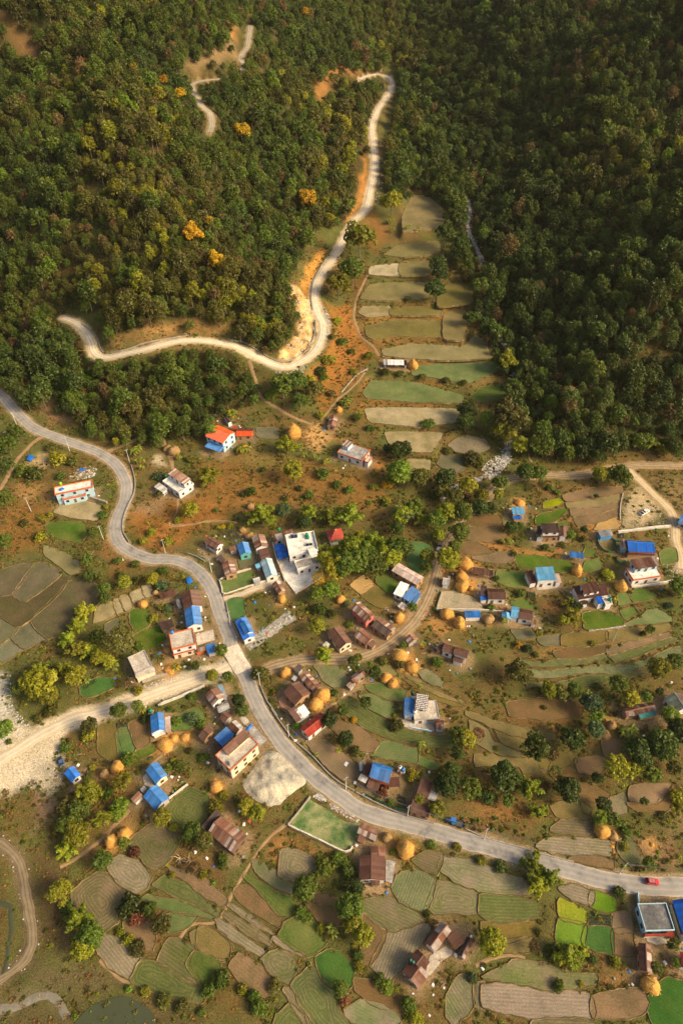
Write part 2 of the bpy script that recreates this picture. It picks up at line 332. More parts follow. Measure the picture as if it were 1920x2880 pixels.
 ('A5','dry',-8,[(150,225),(520,170),(812,120),(805,190),(600,250),(330,290),(170,290)]),
 ('A5','brown',-10,[(200,305),(400,300),(620,262),(800,205),(792,280),(600,330),(400,380),(230,400)]),
 ('A5','brown',-12,[(250,420),(420,392),(610,345),(790,295),(788,380),(620,430),(420,480),(290,520)]),
 ('A5','straw',-12,[(500,560),(560,470),(700,430),(790,420),(785,520),(640,555)]),
 ('A4','brown',0,[(330,430),(420,410),(560,470),(600,500),(440,512),(320,500)]),
 ('A6','dry',-6,[(470,610),(860,575),(855,660),(640,700),(470,700)]),
 ('A6','dry',-10,[(890,570),(1100,560),(1440,505),(1430,570),(1200,620),(1000,660),(890,660)]),
 ('A6','brown',-8,[(400,760),(640,720),(850,700),(850,765),(600,805),(420,810)]),
 ('A6','brown',-12,[(890,720),(1100,680),(1440,590),(1430,625),(1100,730),(895,785)]),
 ('A7','mixed',25,[(1250,190),(1310,175),(1420,250),(1400,285),(1320,250)]),
 ('A7','dry',25,[(1130,235),(1250,270),(1500,380),(1560,430),(1480,420),(1300,350)]),
 ('A8','brown',5,[(330,190),(560,175),(840,185),(830,290),(600,300),(350,290)]),
 ('A8','dry',15,[(230,360),(360,370),(440,450),(430,520),(300,480)]),
 ('A8','dry',12,[(100,560),(400,590),(600,600),(590,680),(420,690),(390,640),(210,640),(110,650)]),
 ('A8','brown',15,[(620,690),(720,650),(820,690),(800,770),(690,740)]),
 ('A8','brown',10,[(820,600),(1000,590),(1020,640),(960,690),(840,680)]),
 ('A8','dry',8,[(640,930),(820,900),(900,960),(880,1010),(680,1000)]),
 ('A8','brown',20,[(1010,470),(1140,460),(1180,560),(1080,600),(1020,560)]),
 ('B7','dry',4,[(150,655),(300,640),(500,650),(490,730),(300,770),(250,760),(160,720)]),
 ('B7','dry',4,[(300,790),(480,760),(470,840),(310,850)]),
 ('B7','brown',85,[(1085,600),(1180,590),(1190,700),(1090,700)]),
 ('B7','brown',85,[(1085,720),(1190,715),(1200,850),(1090,850)]),
 ('B7','brown',5,[(780,190),(930,180),(1060,210),(1055,255),(940,235),(790,205)]),
 ('B7','mixed',60,[(1125,80),(1190,60),(1280,200),(1190,215),(1130,150)]),
 ('B4','brown',30,[(860,710),(960,700),(1050,790),(1040,900),(960,890),(880,800)]),
 ('B4','brown',30,[(1180,340),(1290,380),(1450,470),(1550,560),(1530,600),(1400,530),(1300,440),(1200,400)]),
 ('B4','dry',35,[(1330,800),(1420,770),(1560,860),(1560,960),(1450,930),(1350,870)]),
 ('B5','brown',40,[(255,505),(330,480),(420,560),(560,690),(540,740),(400,650),(280,570)]),
 ('B5','brown',40,[(220,1030),(290,950),(380,1010),(490,1130),(450,1230),(300,1130)]),
 ('B5','brown',25,[(1090,1120),(1200,1150),(1290,1220),(1410,1270),(1400,1320),(1240,1290),(1100,1200)]),
 ('B5','dry',40,[(10,760),(110,790),(210,880),(180,970),(80,950),(10,880)]),
 ('A8','dry',22,[(40,245),(300,345),(560,402),(660,425),(650,455),(480,440),(280,392),(40,290)]),
 ('A8','olive',22,[(60,320),(200,402),(225,470),(400,545),(440,575),(260,545),(90,470)]),
 ('A8','dry',8,[(560,600),(700,560),(800,580),(790,620),(640,660),(570,650)]),
 ('A8','olive',-5,[(860,905),(980,880),(1000,960),(930,985),(880,960)]),
 ('A8','brown',-10,[(1180,910),(1380,910),(1490,800),(1540,840),(1420,960),(1250,960)]),
 ('A7','dry',28,[(1140,205),(1260,240),(1330,290),(1480,355),(1570,395),(1560,415),(1440,370),(1280,300)]),
 ('A7','olive',25,[(950,130),(1040,150),(1080,200),(1000,190)]),
 ('T8','grey',10,[(430,1040),(520,1010),(530,1060),(440,1090)]),
]

# forest outlines in photograph coordinates (continued past the frame)
FOREST = [np.array([(-1600, -900), (1180, -900), (1130, 120), (1075, 180), (1080, 260), (1040, 330), (1035, 420), (1015, 520), (960, 620), (880, 640), (855, 700), (812, 790), (845, 880), (800, 960), (740, 985),
                    (690, 935), (520, 930), (400, 915), (300, 945), (270, 880), (190, 870), (165, 900), (245, 1010), (330, 1020), (500, 985), (640, 985), (720, 1060), (735, 1120), (640, 1160), (560, 1215), (450, 1245), (400, 1235),
                    (340, 1248), (260, 1225), (190, 1180), (80, 1150), (0, 1075), (-300, 1000), (-1600, 900)], float),
          np.array([(1080, -900), (1120, 110), (1110, 330), (1080, 450), (1090, 560), (1140, 545), (1200, 570), (1250, 600), (1280, 690), (1300, 800), (1330, 870), (1370, 960), (1420, 1050), (1440, 1180), (1500, 1270), (1700, 1290), (1780, 1250),
                    (1920, 1270), (2300, 1240), (3500, 1000), (3500, -900)], float)]

# ------------------------------------------------------------------ helpers: meshes, objects, materials
def mesh_np(name, V, F, mats=(), smooth_=False, midx=None):
    me = bpy.data.meshes.new(name)
    V = np.asarray(V, np.float32); 
    F = np.asarray(F)
    n, k = F.shape
    me.vertices.add(len(V)); me.vertices.foreach_set('co', V.ravel())
    me.loops.add(n * k); me.loops.foreach_set('vertex_index', F.astype(np.int32).ravel())
    me.polygons.add(n); me.polygons.foreach_set('loop_start', np.arange(0, n * k, k, dtype=np.int32))
    me.polygons.foreach_set('loop_total', np.full(n, k, np.int32))
    for m in mats: me.materials.append(m)
    if midx is not None: me.polygons.foreach_set('material_index', np.asarray(midx, np.int32))
    me.polygons.foreach_set('use_smooth', np.full(n, smooth_, bool))
    me.update(calc_edges=True); me.validate()
    return me
class MB:
    """collects boxes, prisms, tubes into one mesh (polygons of any size)"""
    def __init__(s): s.v = []; s.f = []; s.m = []
    def add(s, V, F, m=0):
        o = len(s.v); s.v += [tuple(v) for v in V]; s.f += [tuple(i + o for i in f) for f in F]; s.m += [m] * len(F); return s
    def box(s, c, d, m=0, rot=None):
        x, y, z = d[0] / 2, d[1] / 2, d[2] / 2
        V = [Vector((a * x, b * y, e * z)) for e in (-1, 1) for b in (-1, 1) for a in (-1, 1)]
        if rot is not None: V = [rot @ v for v in V]
        V = [v + Vector(c) for v in V]
        return s.add(V, [(0, 2, 3, 1), (4, 5, 7, 6), (0, 1, 5, 4), (1, 3, 7, 5), (3, 2, 6, 7), (2, 0, 4, 6)], m)
    def prism(s, poly, z0, z1, m=0):
        n = len(poly); V = [(p[0], p[1], z0) for p in poly] + [(p[0], p[1], z1) for p in poly]
        F = [tuple(range(n - 1, -1, -1)), tuple(range(n, 2 * n))] + [(i, (i + 1) % n, n + (i + 1) % n, n + i) for i in range(n)]
        return s.add(V, F, m)
    def tube(s, pts, r, n=6, m=0, cap=True):
        pts = [Vector(p) for p in pts]; rs = r if isinstance(r, (list, tuple)) else [r] * len(pts)
        V = []
        for i, p in enumerate(pts):
            t = (pts[min(i + 1, len(pts) - 1)] - pts[max(i - 1, 0)]).normalized()
            a = t.orthogonal().normalized(); b = t.cross(a)
            V += [p + (a * math.cos(q) + b * math.sin(q)) * rs[i] for q in [2 * math.pi * k / n for k in range(n)]]
        F = [(i * n + k, i * n + (k + 1) % n, (i + 1) * n + (k + 1) % n, (i + 1) * n + k) for i in range(len(pts) - 1) for k in range(n)]
        if cap: F += [tuple(range(n - 1, -1, -1)), tuple(range((len(pts) - 1) * n, len(pts) * n))]
        return s.add(V, F, m)
    def lathe(s, prof, n=14, c=(0, 0, 0), m=0):
        V = [(c[0] + r * math.cos(2 * math.pi * k / n), c[1] + r * math.sin(2 * math.pi * k / n), c[2] + z) for r, z in prof for k in range(n)]
        F = [(i * n + k, i * n + (k + 1) % n, (i + 1) * n + (k + 1) % n, (i + 1) * n + k) for i in range(len(prof) - 1) for k in range(n)]
        F += [tuple(range(n - 1, -1, -1)), tuple(range((len(prof) - 1) * n, len(prof) * n))]
        return s.add(V, F, m)
    def mesh(s, name, mats, smooth_=False):
        me = bpy.data.meshes.new(name); me.from_pydata([tuple(v) for v in s.v], [], s.f)
        for m in (mats if isinstance(mats, (list, tuple)) else [mats]): me.materials.append(m)
        me.polygons.foreach_set('material_index', s.m); me.polygons.foreach_set('use_smooth', [smooth_] * len(s.f)); me.update()
        return me
def link(name, data, parent=None, M=None):
    o = bpy.data.objects.new(name, data); COL.objects.link(o)
    if parent is not None: o.parent = parent
    if M is not None: o.matrix_basis = M
    return o
def tag(o, label=None, cat=None, group=None, kind=None):
    if label: o['label'] = label
    if cat: o['category'] = cat
    if group: o['group'] = group
    if kind: o['kind'] = kind
    return o
def T(x, y=None, z=None): return Matrix.Translation(Vector(x) if y is None else Vector((x, y, z)))
def RZ(a): return Matrix.Rotation(a, 4, 'Z')

MATS = {}
def nmat(name):
    m = bpy.data.materials.new(name); m.use_nodes = True; nt = m.node_tree
    b = nt.nodes['Principled BSDF']; b.inputs['Specular IOR Level'].default_value = 0.25
    return m, nt, b
def N(nt, t, **kw):
    n = nt.nodes.new(t)
    for k, v in kw.items():
        if k in n.inputs.keys(): n.inputs[k].default_value = v
        else: setattr(n, k, v)
    return n
def ramp(nt, stops, src):
    r = nt.nodes.new('ShaderNodeValToRGB'); e = r.color_ramp.elements
    while len(e) < len(stops): e.new(0.5)
    for i, (p, c) in enumerate(stops):
        e[i].position = p; e[i].color = (c[0], c[1], c[2], 1) if len(c) == 3 else c
    nt.links.new(src, r.inputs[0]); return r
def mixc(nt, a, b, f, mode='MIX'):
    n = nt.nodes.new('ShaderNodeMix'); n.data_type = 'RGBA'; n.blend_type = mode
    for s, v in ((0, f), (6, a), (7, b)):
        if hasattr(v, 'is_output'): nt.links.new(v, n.inputs[s])
        else: n.inputs[s].default_value = v if s == 0 else (v[0], v[1], v[2], 1)
    return n.outputs[2]
def bump(nt, b, h, strength=0.5, dist=0.1):
    n = N(nt, 'ShaderNodeBump', Strength=strength, Distance=dist); nt.links.new(h, n.inputs['Height']); nt.links.new(n.outputs[0], b.inputs['Normal'])
def coords(nt, kind='Object'):
    return nt.nodes.new('ShaderNodeTexCoord').outputs[kind]
def wpos(nt): return nt.nodes.new('ShaderNodeNewGeometry').outputs['Position']
def noise(nt, vec, scale, detail=4, rough=0.6):
    n = N(nt, 'ShaderNodeTexNoise', Scale=scale, Detail=detail, Roughness=rough); nt.links.new(vec, n.inputs['Vector']); return n.outputs['Fac']
def mottled(name, c1, c2, scale=0.6, rough=0.9, bmp=0.4, bd=0.06, c3=None, fine=4.0):
    """weathered two or three tone material in world space"""
    if name in MATS: return MATS[name]
    m, nt, b = nmat(name); v = wpos(nt)
    a = noise(nt, v, scale, 6, 0.65); f = noise(nt, v, fine, 3, 0.7)
    r = ramp(nt, [(0.32, c1), (0.68, c2)] if c3 is None else [(0.3, c1), (0.52, c2), (0.7, c3)], a)
    r2 = ramp(nt, [(0.25, (0.66, 0.66, 0.66)), (0.75, (1.25, 1.25, 1.25))], f)
    nt.links.new(mixc(nt, r.outputs[0], r2.outputs[0], 0.8, 'MULTIPLY'), b.inputs['Base Color'])
    b.inputs['Roughness'].default_value = rough
    if bmp: bump(nt, b, f, bmp, bd)
    MATS[name] = m; return m

# ---- ground
def ground_mat():
    m, nt, b = nmat('ground'); v = wpos(nt)
    at = nt.nodes.new('ShaderNodeAttribute'); at.attribute_name = 'col'
    big = noise(nt, v, 0.09, 5, 0.62); mid = noise(nt, v, 0.55, 5, 0.7); fine = noise(nt, v, 2.6, 4, 0.75)
    c = mixc(nt, at.outputs['Color'], ramp(nt, [(0.3, (0.72, 0.74, 0.66)), (0.7, (1.24, 1.2, 1.15))], big).outputs[0], 1.0, 'MULTIPLY')
    # scattered low green plants and dry straw flecks in the turf
    gm = ramp(nt, [(0.47, (0, 0, 0)), (0.62, (0.8, 0.8, 0.8))], mid); 
    al = nt.nodes.new('ShaderNodeAttribute'); al.attribute_name = 'veg'
    mu = N(nt, 'ShaderNodeMath', operation='MULTIPLY'); nt.links.new(gm.outputs[0], mu.inputs[0]); nt.links.new(al.outputs['Fac'], mu.inputs[1])
    c = mixc(nt, c, (0.088, 0.098, 0.020), mu.outputs[0])
    c = mixc(nt, c, ramp(nt, [(0.28, (0.30, 0.30, 0.30)), (0.5, (1.0, 1.0, 1.0)), (0.74, (1.9, 1.8, 1.65))], fine).outputs[0], 0.95, 'MULTIPLY')
    nt.links.new(c, b.inputs['Base Color']); b.inputs['Roughness'].default_value = 0.95
    b.inputs['Specular IOR Level'].default_value = 0.1
    bump(nt, b, fine, 0.9, 0.25)
    return m
GROUND = ground_mat()

def field_mat(name, base_c, alt_c, row_c, row_amt, patch=0.5, patch_scale=0.16, fine_amt=0.95):
    """soil / crop with rows that follow the per-vertex furrow phase"""
    m, nt, b = nmat('field_' + name); v = wpos(nt)
    p = noise(nt, v, patch_scale, 5, 0.65); fine = noise(nt, v, 3.2, 3, 0.75)
    sp = N(nt, 'ShaderNodeMapRange'); sp.inputs[1].default_value = 0.5 - 0.12; sp.inputs[2].default_value = 0.5 + 0.12
    nt.links.new(p, sp.inputs[0])
    c = mixc(nt, base_c, alt_c, sp.outputs[0])
    at = nt.nodes.new('ShaderNodeAttribute'); at.attribute_name = 'furrow'
    ad = N(nt, 'ShaderNodeMath', operation='MULTIPLY_ADD'); nt.links.new(noise(nt, v, 0.5, 3), ad.inputs[0]); ad.inputs[1].default_value = 2.6; nt.links.new(at.outputs['Fac'], ad.inputs[2])
    sn = N(nt, 'ShaderNodeMath', operation='SINE'); nt.links.new(ad.outputs[0], sn.inputs[0])
    mr = N(nt, 'ShaderNodeMapRange'); mr.inputs[1].default_value = -0.6; mr.inputs[2].default_value = 0.8; nt.links.new(sn.outputs[0], mr.inputs[0])
    br = noise(nt, v, 0.7, 3, 0.7); mk = N(nt, 'ShaderNodeMath', operation='MULTIPLY'); nt.links.new(mr.outputs[0], mk.inputs[0])
    brr = N(nt, 'ShaderNodeMapRange'); brr.inputs[1].default_value = 0.3; brr.inputs[2].default_value = 0.6; brr.inputs[4].default_value = row_amt * 0.5; nt.links.new(br, brr.inputs[0]); nt.links.new(brr.outputs[0], mk.inputs[1])
    c = mixc(nt, c, row_c, mk.outputs[0])
    c = mixc(nt, c, ramp(nt, [(0.25, (0.55, 0.55, 0.55)), (0.75, (1.4, 1.4, 1.4))], fine).outputs[0], fine_amt, 'MULTIPLY')
    # each plot a little different, with uneven growth inside it
    c = mixc(nt, c, ramp(nt, [(0.3, (0.72, 0.74, 0.72)), (0.7, (1.25, 1.2, 1.15))], noise(nt, v, 0.075, 4, 0.7)).outputs[0], 1.0, 'MULTIPLY')
    oi = nt.nodes.new('ShaderNodeObjectInfo'); hs = nt.nodes.new('ShaderNodeHueSaturation'); nt.links.new(c, hs.inputs['Color'])
    rv = N(nt, 'ShaderNodeMapRange'); rv.inputs[3].default_value = 0.8; rv.inputs[4].default_value = 1.18; nt.links.new(oi.outputs['Random'], rv.inputs[0]); nt.links.new(rv.outputs[0], hs.inputs['Value'])
    rsn = N(nt, 'ShaderNodeMapRange'); rsn.inputs[3].default_value = 1.1; rsn.inputs[4].default_value = 0.85; nt.links.new(oi.outputs['Random'], rsn.inputs[0]); nt.links.new(rsn.outputs[0], hs.inputs['Saturation']); c = hs.outputs[0]
    nt.links.new(c, b.inputs['Base Color']); b.inputs['Roughness'].default_value = 0.95; b.inputs['Specular IOR Level'].default_value = 0.1
    h = N(nt, 'ShaderNodeMath', operation='MULTIPLY_ADD'); nt.links.new(mk.outputs[0], h.inputs[0]); h.inputs[1].default_value = 1.2; nt.links.new(fine, h.inputs[2])
    bump(nt, b, h.outputs[0], 0.7, 0.15)
    return m
SOIL, SOILP = (0.20, 0.150, 0.100), (0.34, 0.265, 0.175)
FIELD_MATS = {
 'ploughed': field_mat('ploughed', (0.18, 0.14, 0.085), (0.14, 0.125, 0.06), (0.33, 0.26, 0.165), 0.75),
 'darkplough': field_mat('darkplough', (0.17, 0.13, 0.09), (0.22, 0.17, 0.115), (0.33, 0.265, 0.185), 0.7),
 'mixedplough': field_mat('mixedplough', (0.17, 0.135, 0.08), (0.105, 0.125, 0.035), (0.30, 0.24, 0.145), 0.65),
 'furrowgreen': field_mat('furrowgreen', (0.118, 0.128, 0.046), (0.10, 0.13, 0.04), (0.25, 0.215, 0.115), 0.75),
 'paleplough': field_mat('paleplough', (0.34, 0.27, 0.175), (0.27, 0.23, 0.14), (0.50, 0.42, 0.29), 0.7),
 'dark': field_mat('dark', (0.115, 0.088, 0.05), (0.085, 0.082, 0.034), (0.165, 0.125, 0.075), 0.5),
 'grey': field_mat('grey', (0.15, 0.13, 0.08), (0.105, 0.115, 0.055), (0.24, 0.20, 0.13), 0.4),
 'pale': field_mat('pale', (0.24, 0.205, 0.095), (0.36, 0.29, 0.165), (0.28, 0.24, 0.13), 0.3),
 'olive': field_mat('olive', (0.165, 0.145, 0.045), (0.20, 0.165, 0.065), (0.22, 0.19, 0.08), 0.25),
 'dry': field_mat('dry', (0.20, 0.145, 0.05), (0.155, 0.13, 0.04), (0.25, 0.19, 0.08), 0.3),
 'brown': field_mat('brown', (0.19, 0.115, 0.055), (0.14, 0.10, 0.042), (0.26, 0.175, 0.09), 0.35),
 'straw': field_mat('straw', (0.42, 0.26, 0.09), (0.36, 0.24, 0.09), (0.52, 0.35, 0.14), 0.5),
 'green': field_mat('green', (0.085, 0.135, 0.030), (0.14, 0.155, 0.048), (0.20, 0.195, 0.08), 0.45),
 'lush': field_mat('lush', (0.065, 0.13, 0.018), (0.13, 0.155, 0.035), (0.15, 0.17, 0.05), 0.3, patch_scale=0.12),
 'deepgreen': field_mat('deepgreen', (0.045, 0.12, 0.025), (0.07, 0.135, 0.03), (0.12, 0.165, 0.055), 0.35),
 'vivid': field_mat('vivid', (0.085, 0.175, 0.008), (0.125, 0.215, 0.01), (0.08, 0.17, 0.01), 0.3),
 'mustard': field_mat('mustard', (0.26, 0.26, 0.012), (0.16, 0.21, 0.012), (0.36, 0.31, 0.015), 0.45),
 'turf': field_mat('turf', (0.045, 0.125, 0.025), (0.30, 0.29, 0.12), (0.06, 0.14, 0.03), 0.3, patch_scale=0.17),
 'mixed': field_mat('mixed', (0.20, 0.165, 0.095), (0.115, 0.14, 0.045), (0.28, 0.23, 0.14), 0.35),
}
FURROW_STEP = 0.8

# ------------------------------------------------------------------ terrain grid
def axis(a, b, c, d, fine, grow):
    mid = list(np.arange(b, c + 1e-6, fine)); s = fine; lo = []; x = b
    while x > a: s = min(s * grow, 26); x -= s; lo.append(x)
    s = fine; hi = []; x = mid[-1]
    while x < d: s = min(s * grow, 26); x += s; hi.append(x)
    return np.array(lo[::-1] + mid + hi)
GX = axis(-1500, -185, 185, 1500, 0.95, 1.045)
GY = axis(-400, 18, 345, 1700, 0.95, 1.02)
XX, YY = np.meshgrid(GX, GY)
ZT = base(XX.ravel(), YY.ravel()).reshape(XX.shape)
def hgt(x, y):
    x = np.asarray(x, float); y = np.asarray(y, float)
    i = np.clip(np.searchsorted(GX, x) - 1, 0, len(GX) - 2); j = np.clip(np.searchsorted(GY, y) - 1, 0, len(GY) - 2)
    fx = np.clip((x - GX[i]) / (GX[i + 1] - GX[i]), 0, 1); fy = np.clip((y - GY[j]) / (GY[j + 1] - GY[j]), 0, 1)
    return (ZT[j, i] * (1 - fx) + ZT[j, i + 1] * fx) * (1 - fy) + (ZT[j + 1, i] * (1 - fx) + ZT[j + 1, i + 1] * fx) * fy
def window(P, m):
    P = np.asarray(P)
    i0, i1 = np.searchsorted(GX, [P[:, 0].min() - m, P[:, 0].max() + m]); j0, j1 = np.searchsorted(GY, [P[:, 1].min() - m, P[:, 1].max() + m])
    return slice(max(j0 - 1, 0), j1 + 1), slice(max(i0 - 1, 0), i1 + 1)

# terraces: every field is a level step
fields = []
for t, style, ang, pts in FIELDS:
    q = px(t, pts); w = unproject(q); z = float(np.mean(w[:, 2]))
    w = to_plane(q, z); z = float(np.mean(base(w[:, 0], w[:, 1])) ); w = to_plane(q, z)
    P = round_poly(w[:, :2], 1, 0.09) if style != 'turf' else w[:, :2]
    if style != 'turf': P = round_poly(P, 1, 0.25)
    cc = P.mean(0); P = cc + (P - cc) * (1 + (1.7 if z > 8 else 0.95) / np.maximum(np.linalg.norm(P - cc, axis=1), 2.0))[:, None]
    fields.append(dict(style=style, ang=ang, P=P, z=z))
RD = np.full(XX.shape, 99.0); FDg = np.full(XX.shape, 99.0)     # distance to road edge / field edge, looked up later
def look(G_, x, y):
    i = np.clip(np.searchsorted(GX, x), 0, len(GX) - 1); j = np.clip(np.searchsorted(GY, y), 0, len(GY) - 1); return G_[j, i]
for f in fields:
    sl = window(f['P'], 4); x = XX[sl]; y = YY[sl]
    d, _ = seg_dist(x, y, f['P'], True); ins = inside(x, y, f['P']); f['sl'] = sl; f['ins'] = ins; FDg[sl] = np.minimum(FDg[sl], np.where(ins, -d, d))
    wgt = np.where(ins, 1, 1 - smooth(0.3, 3.2, d)); ZT[sl] = ZT[sl] * (1 - wgt) + (f['z'] - 0.16) * wgt
for f in fields:
    sl = f['sl']; ZT[sl] = np.where(f['ins'], f['z'] - 0.16, ZT[sl])

# roads cut into the ground
road_geo = []
def lay_road(name, pts_px, width, bank, lift):
    w = unproject(pts_px, hgt); C = catmull(w, 1.6); 
    z = hgt(C[:, 0], C[:, 1]); k = 13
    zp = np.concatenate([np.full(k, z[0]), z, np.full(k, z[-1])]); ker = np.hanning(2 * k + 1); ker /= ker.sum()
    C[:, 2] = np.convolve(zp, ker, 'valid')
    sl = window(C, width / 2 + bank + 2); x = XX[sl]; y = YY[sl]
    d, arc = seg_dist(x, y, C); zr = np.interp(arc, np.arange(len(C)), C[:, 2])
    wgt = 1 - smooth(width / 2 + 1.2, width / 2 + 1.2 + bank, d)
    ZT[sl] = ZT[sl] * (1 - wgt) + (zr - 0.22) * wgt
    return C
for nm, (p, wd, bk) in ROADS.items(): road_geo.append((nm, lay_road(nm, p, wd, bk, 0), wd))
path_geo = []
for p, wd in PATHS['footpath']:
    w = unproject(p, hgt); C = catmull(w, 1.2); C[:, 2] = hgt(C[:, 0], C[:, 1])
    path_geo.append((C, wd))

# ------------------------------------------------------------------ ground colours (soil and turf as they are)
colr = np.zeros(XX.shape + (3,)); veg = np.ones(XX.shape)
n1 = fbm(XX / 22, YY / 22, 41, 4)[..., None]; n2 = fbm(XX / 7, YY / 7, 57, 3)[..., None]
mixn = smooth(0.36, 0.64, 0.65 * n1 + 0.35 * n2)
colr[:] = np.array((0.150, 0.092, 0.036)) * (1 - mixn) + np.array((0.098, 0.098, 0.030)) * mixn
def zone(t, c, pts, feather=6.0, amt=1.0, v=0.6, jag=3.0):
    w = unproject(px(t, pts), hgt)[:, :2]; sl = window(w, feather + 3); x = XX[sl]; y = YY[sl]
    jx = x + jag * (2 * fbm(x / 6, y / 6, 71, 3) - 1); jy = y + jag * (2 * fbm(x / 6, y / 6, 93, 3) - 1)
    d, _ = seg_dist(jx, jy, w, True); d = np.where(inside(jx, jy, w), -d, d)
    k = (1 - smooth(-feather, feather * 0.4, d)) * amt
    colr[sl] = colr[sl] * (1 - k[..., None]) + np.array(c) * k[..., None]; veg[sl] = veg[sl] * (1 - k) + v * k
FU, FV, FD = project(XX, YY, ZT)
forest_mask = np.zeros(XX.shape, bool)
for P in FOREST: forest_mask |= inside(FU, FV, P)
forest_mask |= (YY > 420) & ((FU < 0) | (FU > 1920) | (FV < 0))
k = forest_mask.astype(float)[..., None]
fl = np.array((0.075, 0.045, 0.018)) * (1 - mixn) + np.array((0.035, 0.038, 0.012)) * mixn
colr = colr * (1 - k) + fl * k
OR1, OR2, RB = (0.30, 0.125, 0.030), (0.215, 0.105, 0.030), (0.185, 0.088, 0.032)
zone('T4', OR1, [(640, 300), (720, 330), (850, 300), (900, 440), (1000, 640), (1000, 720), (900, 830), (820, 940), (650, 1100), (560, 960), (500, 840), (650, 680), (720, 520), (700, 420)], 5, 1, 0.7)
zone('T4', OR2, [(870, 60), (960, 60), (930, 250), (900, 330), (850, 300), (870, 180)], 4, 0.9)
zone('T4', OR2, [(880, 330), (1600, 300), (1600, 800), (1060, 800), (900, 560)], 6, 0.7, 0.5)
zone('T4', OR2, [(900, 830), (1500, 830), (1500, 1176), (900, 1176), (800, 1000)], 6, 0.8, 0.6)
zone('T4', (0.62, 0.40, 0.18), [(400, 170), (500, 215), (590, 320), (620, 470), (600, 580), (480, 715), (310, 740), (380, 650), (470, 520), (490, 400), (420, 300)], 2.5, 1, 0.1)
zone('T4', (0.52, 0.25, 0.06), [(500, 250), (530, 50), (630, -60), (700, -50), (620, 90), (585, 210), (590, 340)], 2.5, 1, 0.25)
zone('T2', (0.40, 0.17, 0.045), [(-10, 1010), (60, 900), (90, 780), (110, 660), (130, 780), (110, 920), (40, 1020)], 4, 1, 0.4)
zone('T2', (0.36, 0.17, 0.06), [(-60, 230), (60, 300), (150, 320), (80, 350), (-60, 350)], 6, 0.9, 0.4)
zone('T2', OR2, [(100, 970), (160, 960), (230, 1080), (170, 1176), (60, 1100)], 5, 0.9, 0.6)
zone('T1', (0.40, 0.20, 0.07), [(1030, 110), (1110, 100), (1100, 200), (1060, 200)], 6, 1, 0.3)
zone('T1', (0.27, 0.17, 0.09), [(820, 280), (1090, 200), (1120, 270), (850, 340)], 8, 0.9, 0.5)
zone('T1', (0.36, 0.17, 0.055), [(1420, 380), (1510, 300), (1568, 330), (1500, 470), (1440, 460)], 8, 0.9, 0.3)
zone('T1', (0.22, 0.11, 0.05), [(0, 40), (70, 60), (180, 150), (200, 330), (120, 300), (0, 130)], 12, 0.9, 0.3)
zone('T3', (0.28, 0.155, 0.06), [(700, 560), (880, 520), (1150, 440), (1400, 420), (1568, 450), (1568, 560), (1250, 545), (950, 610), (740, 670)], 5, 1, 0.9)
zone('T3', (0.30, 0.18, 0.085), [(180, 1010), (360, 900), (460, 1030), (560, 1120), (500, 1176), (330, 1170)], 6, 1, 0.6)
zone('T8', OR2, [(-180, 560), (60, 480), (150, 330), (420, 320), (700, 330), (900, 330), (1100, 400), (1450, 400), (1480, 600), (1350, 760), (1100, 680), (800, 680), (480, 720), (300, 770), (0, 800), (-180, 780)], 8, 0.95, 0.75)
zone('T8', (0.21, 0.145, 0.045), [(420, 240), (760, 260), (800, 440), (600, 480), (400, 420)], 8, 0.8, 1.0)
zone('T8', (0.46, 0.27, 0.105), [(840, 150), (980, 50), (1090, 170), (1080, 240), (980, 300), (880, 270)], 5, 1, 0.3)
zone('T8', (0.45, 0.20, 0.055), [(1330, 270), (1440, 320), (1460, 380), (1380, 440), (1270, 415), (1330, 360)], 4, 1, 0.2)
zone('T8', (0.34, 0.17, 0.06), [(1030, 150), (1110, 160), (1200, 230), (1100, 240)], 4, 0.8, 0.3)
zone('T7', (0.27, 0.115, 0.03), [(870, 860), (1180, 800), (1568, 790), (1568, 940), (1250, 1100), (1120, 1150), (960, 1120), (870, 1020)], 6, 1, 0.65)
zone('T7', (0.25, 0.16, 0.085), [(900, 850), (1000, 740), (1180, 810), (1130, 930), (980, 930)], 5, 0.9, 0.3)
zone('T7', OR2, [(-60, 780), (360, 790), (370, 1000), (300, 1176), (-60, 1200)], 8, 0.95, 0.6)
zone('T7', (0.27, 0.155, 0.06), [(110, 640), (400, 700), (420, 800), (200, 830), (100, 800)], 5, 1, 0.5)
zone('T7', (0.40, 0.29, 0.155), [(260, 460), (360, 450), (350, 560), (280, 600), (150, 560)], 4, 1, 0.2)
zone('T7', (0.34, 0.25, 0.15), [(480, 620), (650, 560), (700, 620), (520, 660)], 4, 1, 0.3)
zone('T7', (0.42, 0.35, 0.24), [(1040, 480), (1130, 460), (1190, 560), (1060, 560)], 3, 1, 0.2)
zone('A1', RB, [(880, 70), (1000, 60), (1150, 230), (1400, 300), (1320, 380), (1180, 360), (1060, 500), (960, 330)], 5, 1, 0.6)
zone('A1', (0.115, 0.088, 0.055), [(-200, 300), (330, 240), (620, 400), (940, 500), (900, 700), (430, 1000), (-200, 1300)], 5, 1, 0.5)
zone('T6', (0.26, 0.135, 0.05), [(770, 400), (1150, 370), (1140, 690), (1000, 760), (860, 760), (760, 660), (780, 560)], 5, 1, 0.35)
zone('T6', (0.33, 0.165, 0.05), [(880, 680), (1120, 640), (1110, 720), (900, 770)], 4, 1, 0.2)
zone('T6', (0.45, 0.34, 0.20), [(1150, 470), (1250, 400), (1330, 440), (1450, 570), (1400, 650), (1250, 690), (1130, 700)], 4, 1, 0.5)
zone('T6', (0.21, 0.145, 0.065), [(1290, 350), (1568, 330), (1700, 420), (1700, 640), (1520, 600), (1400, 450)], 5, 0.9, 0.5)
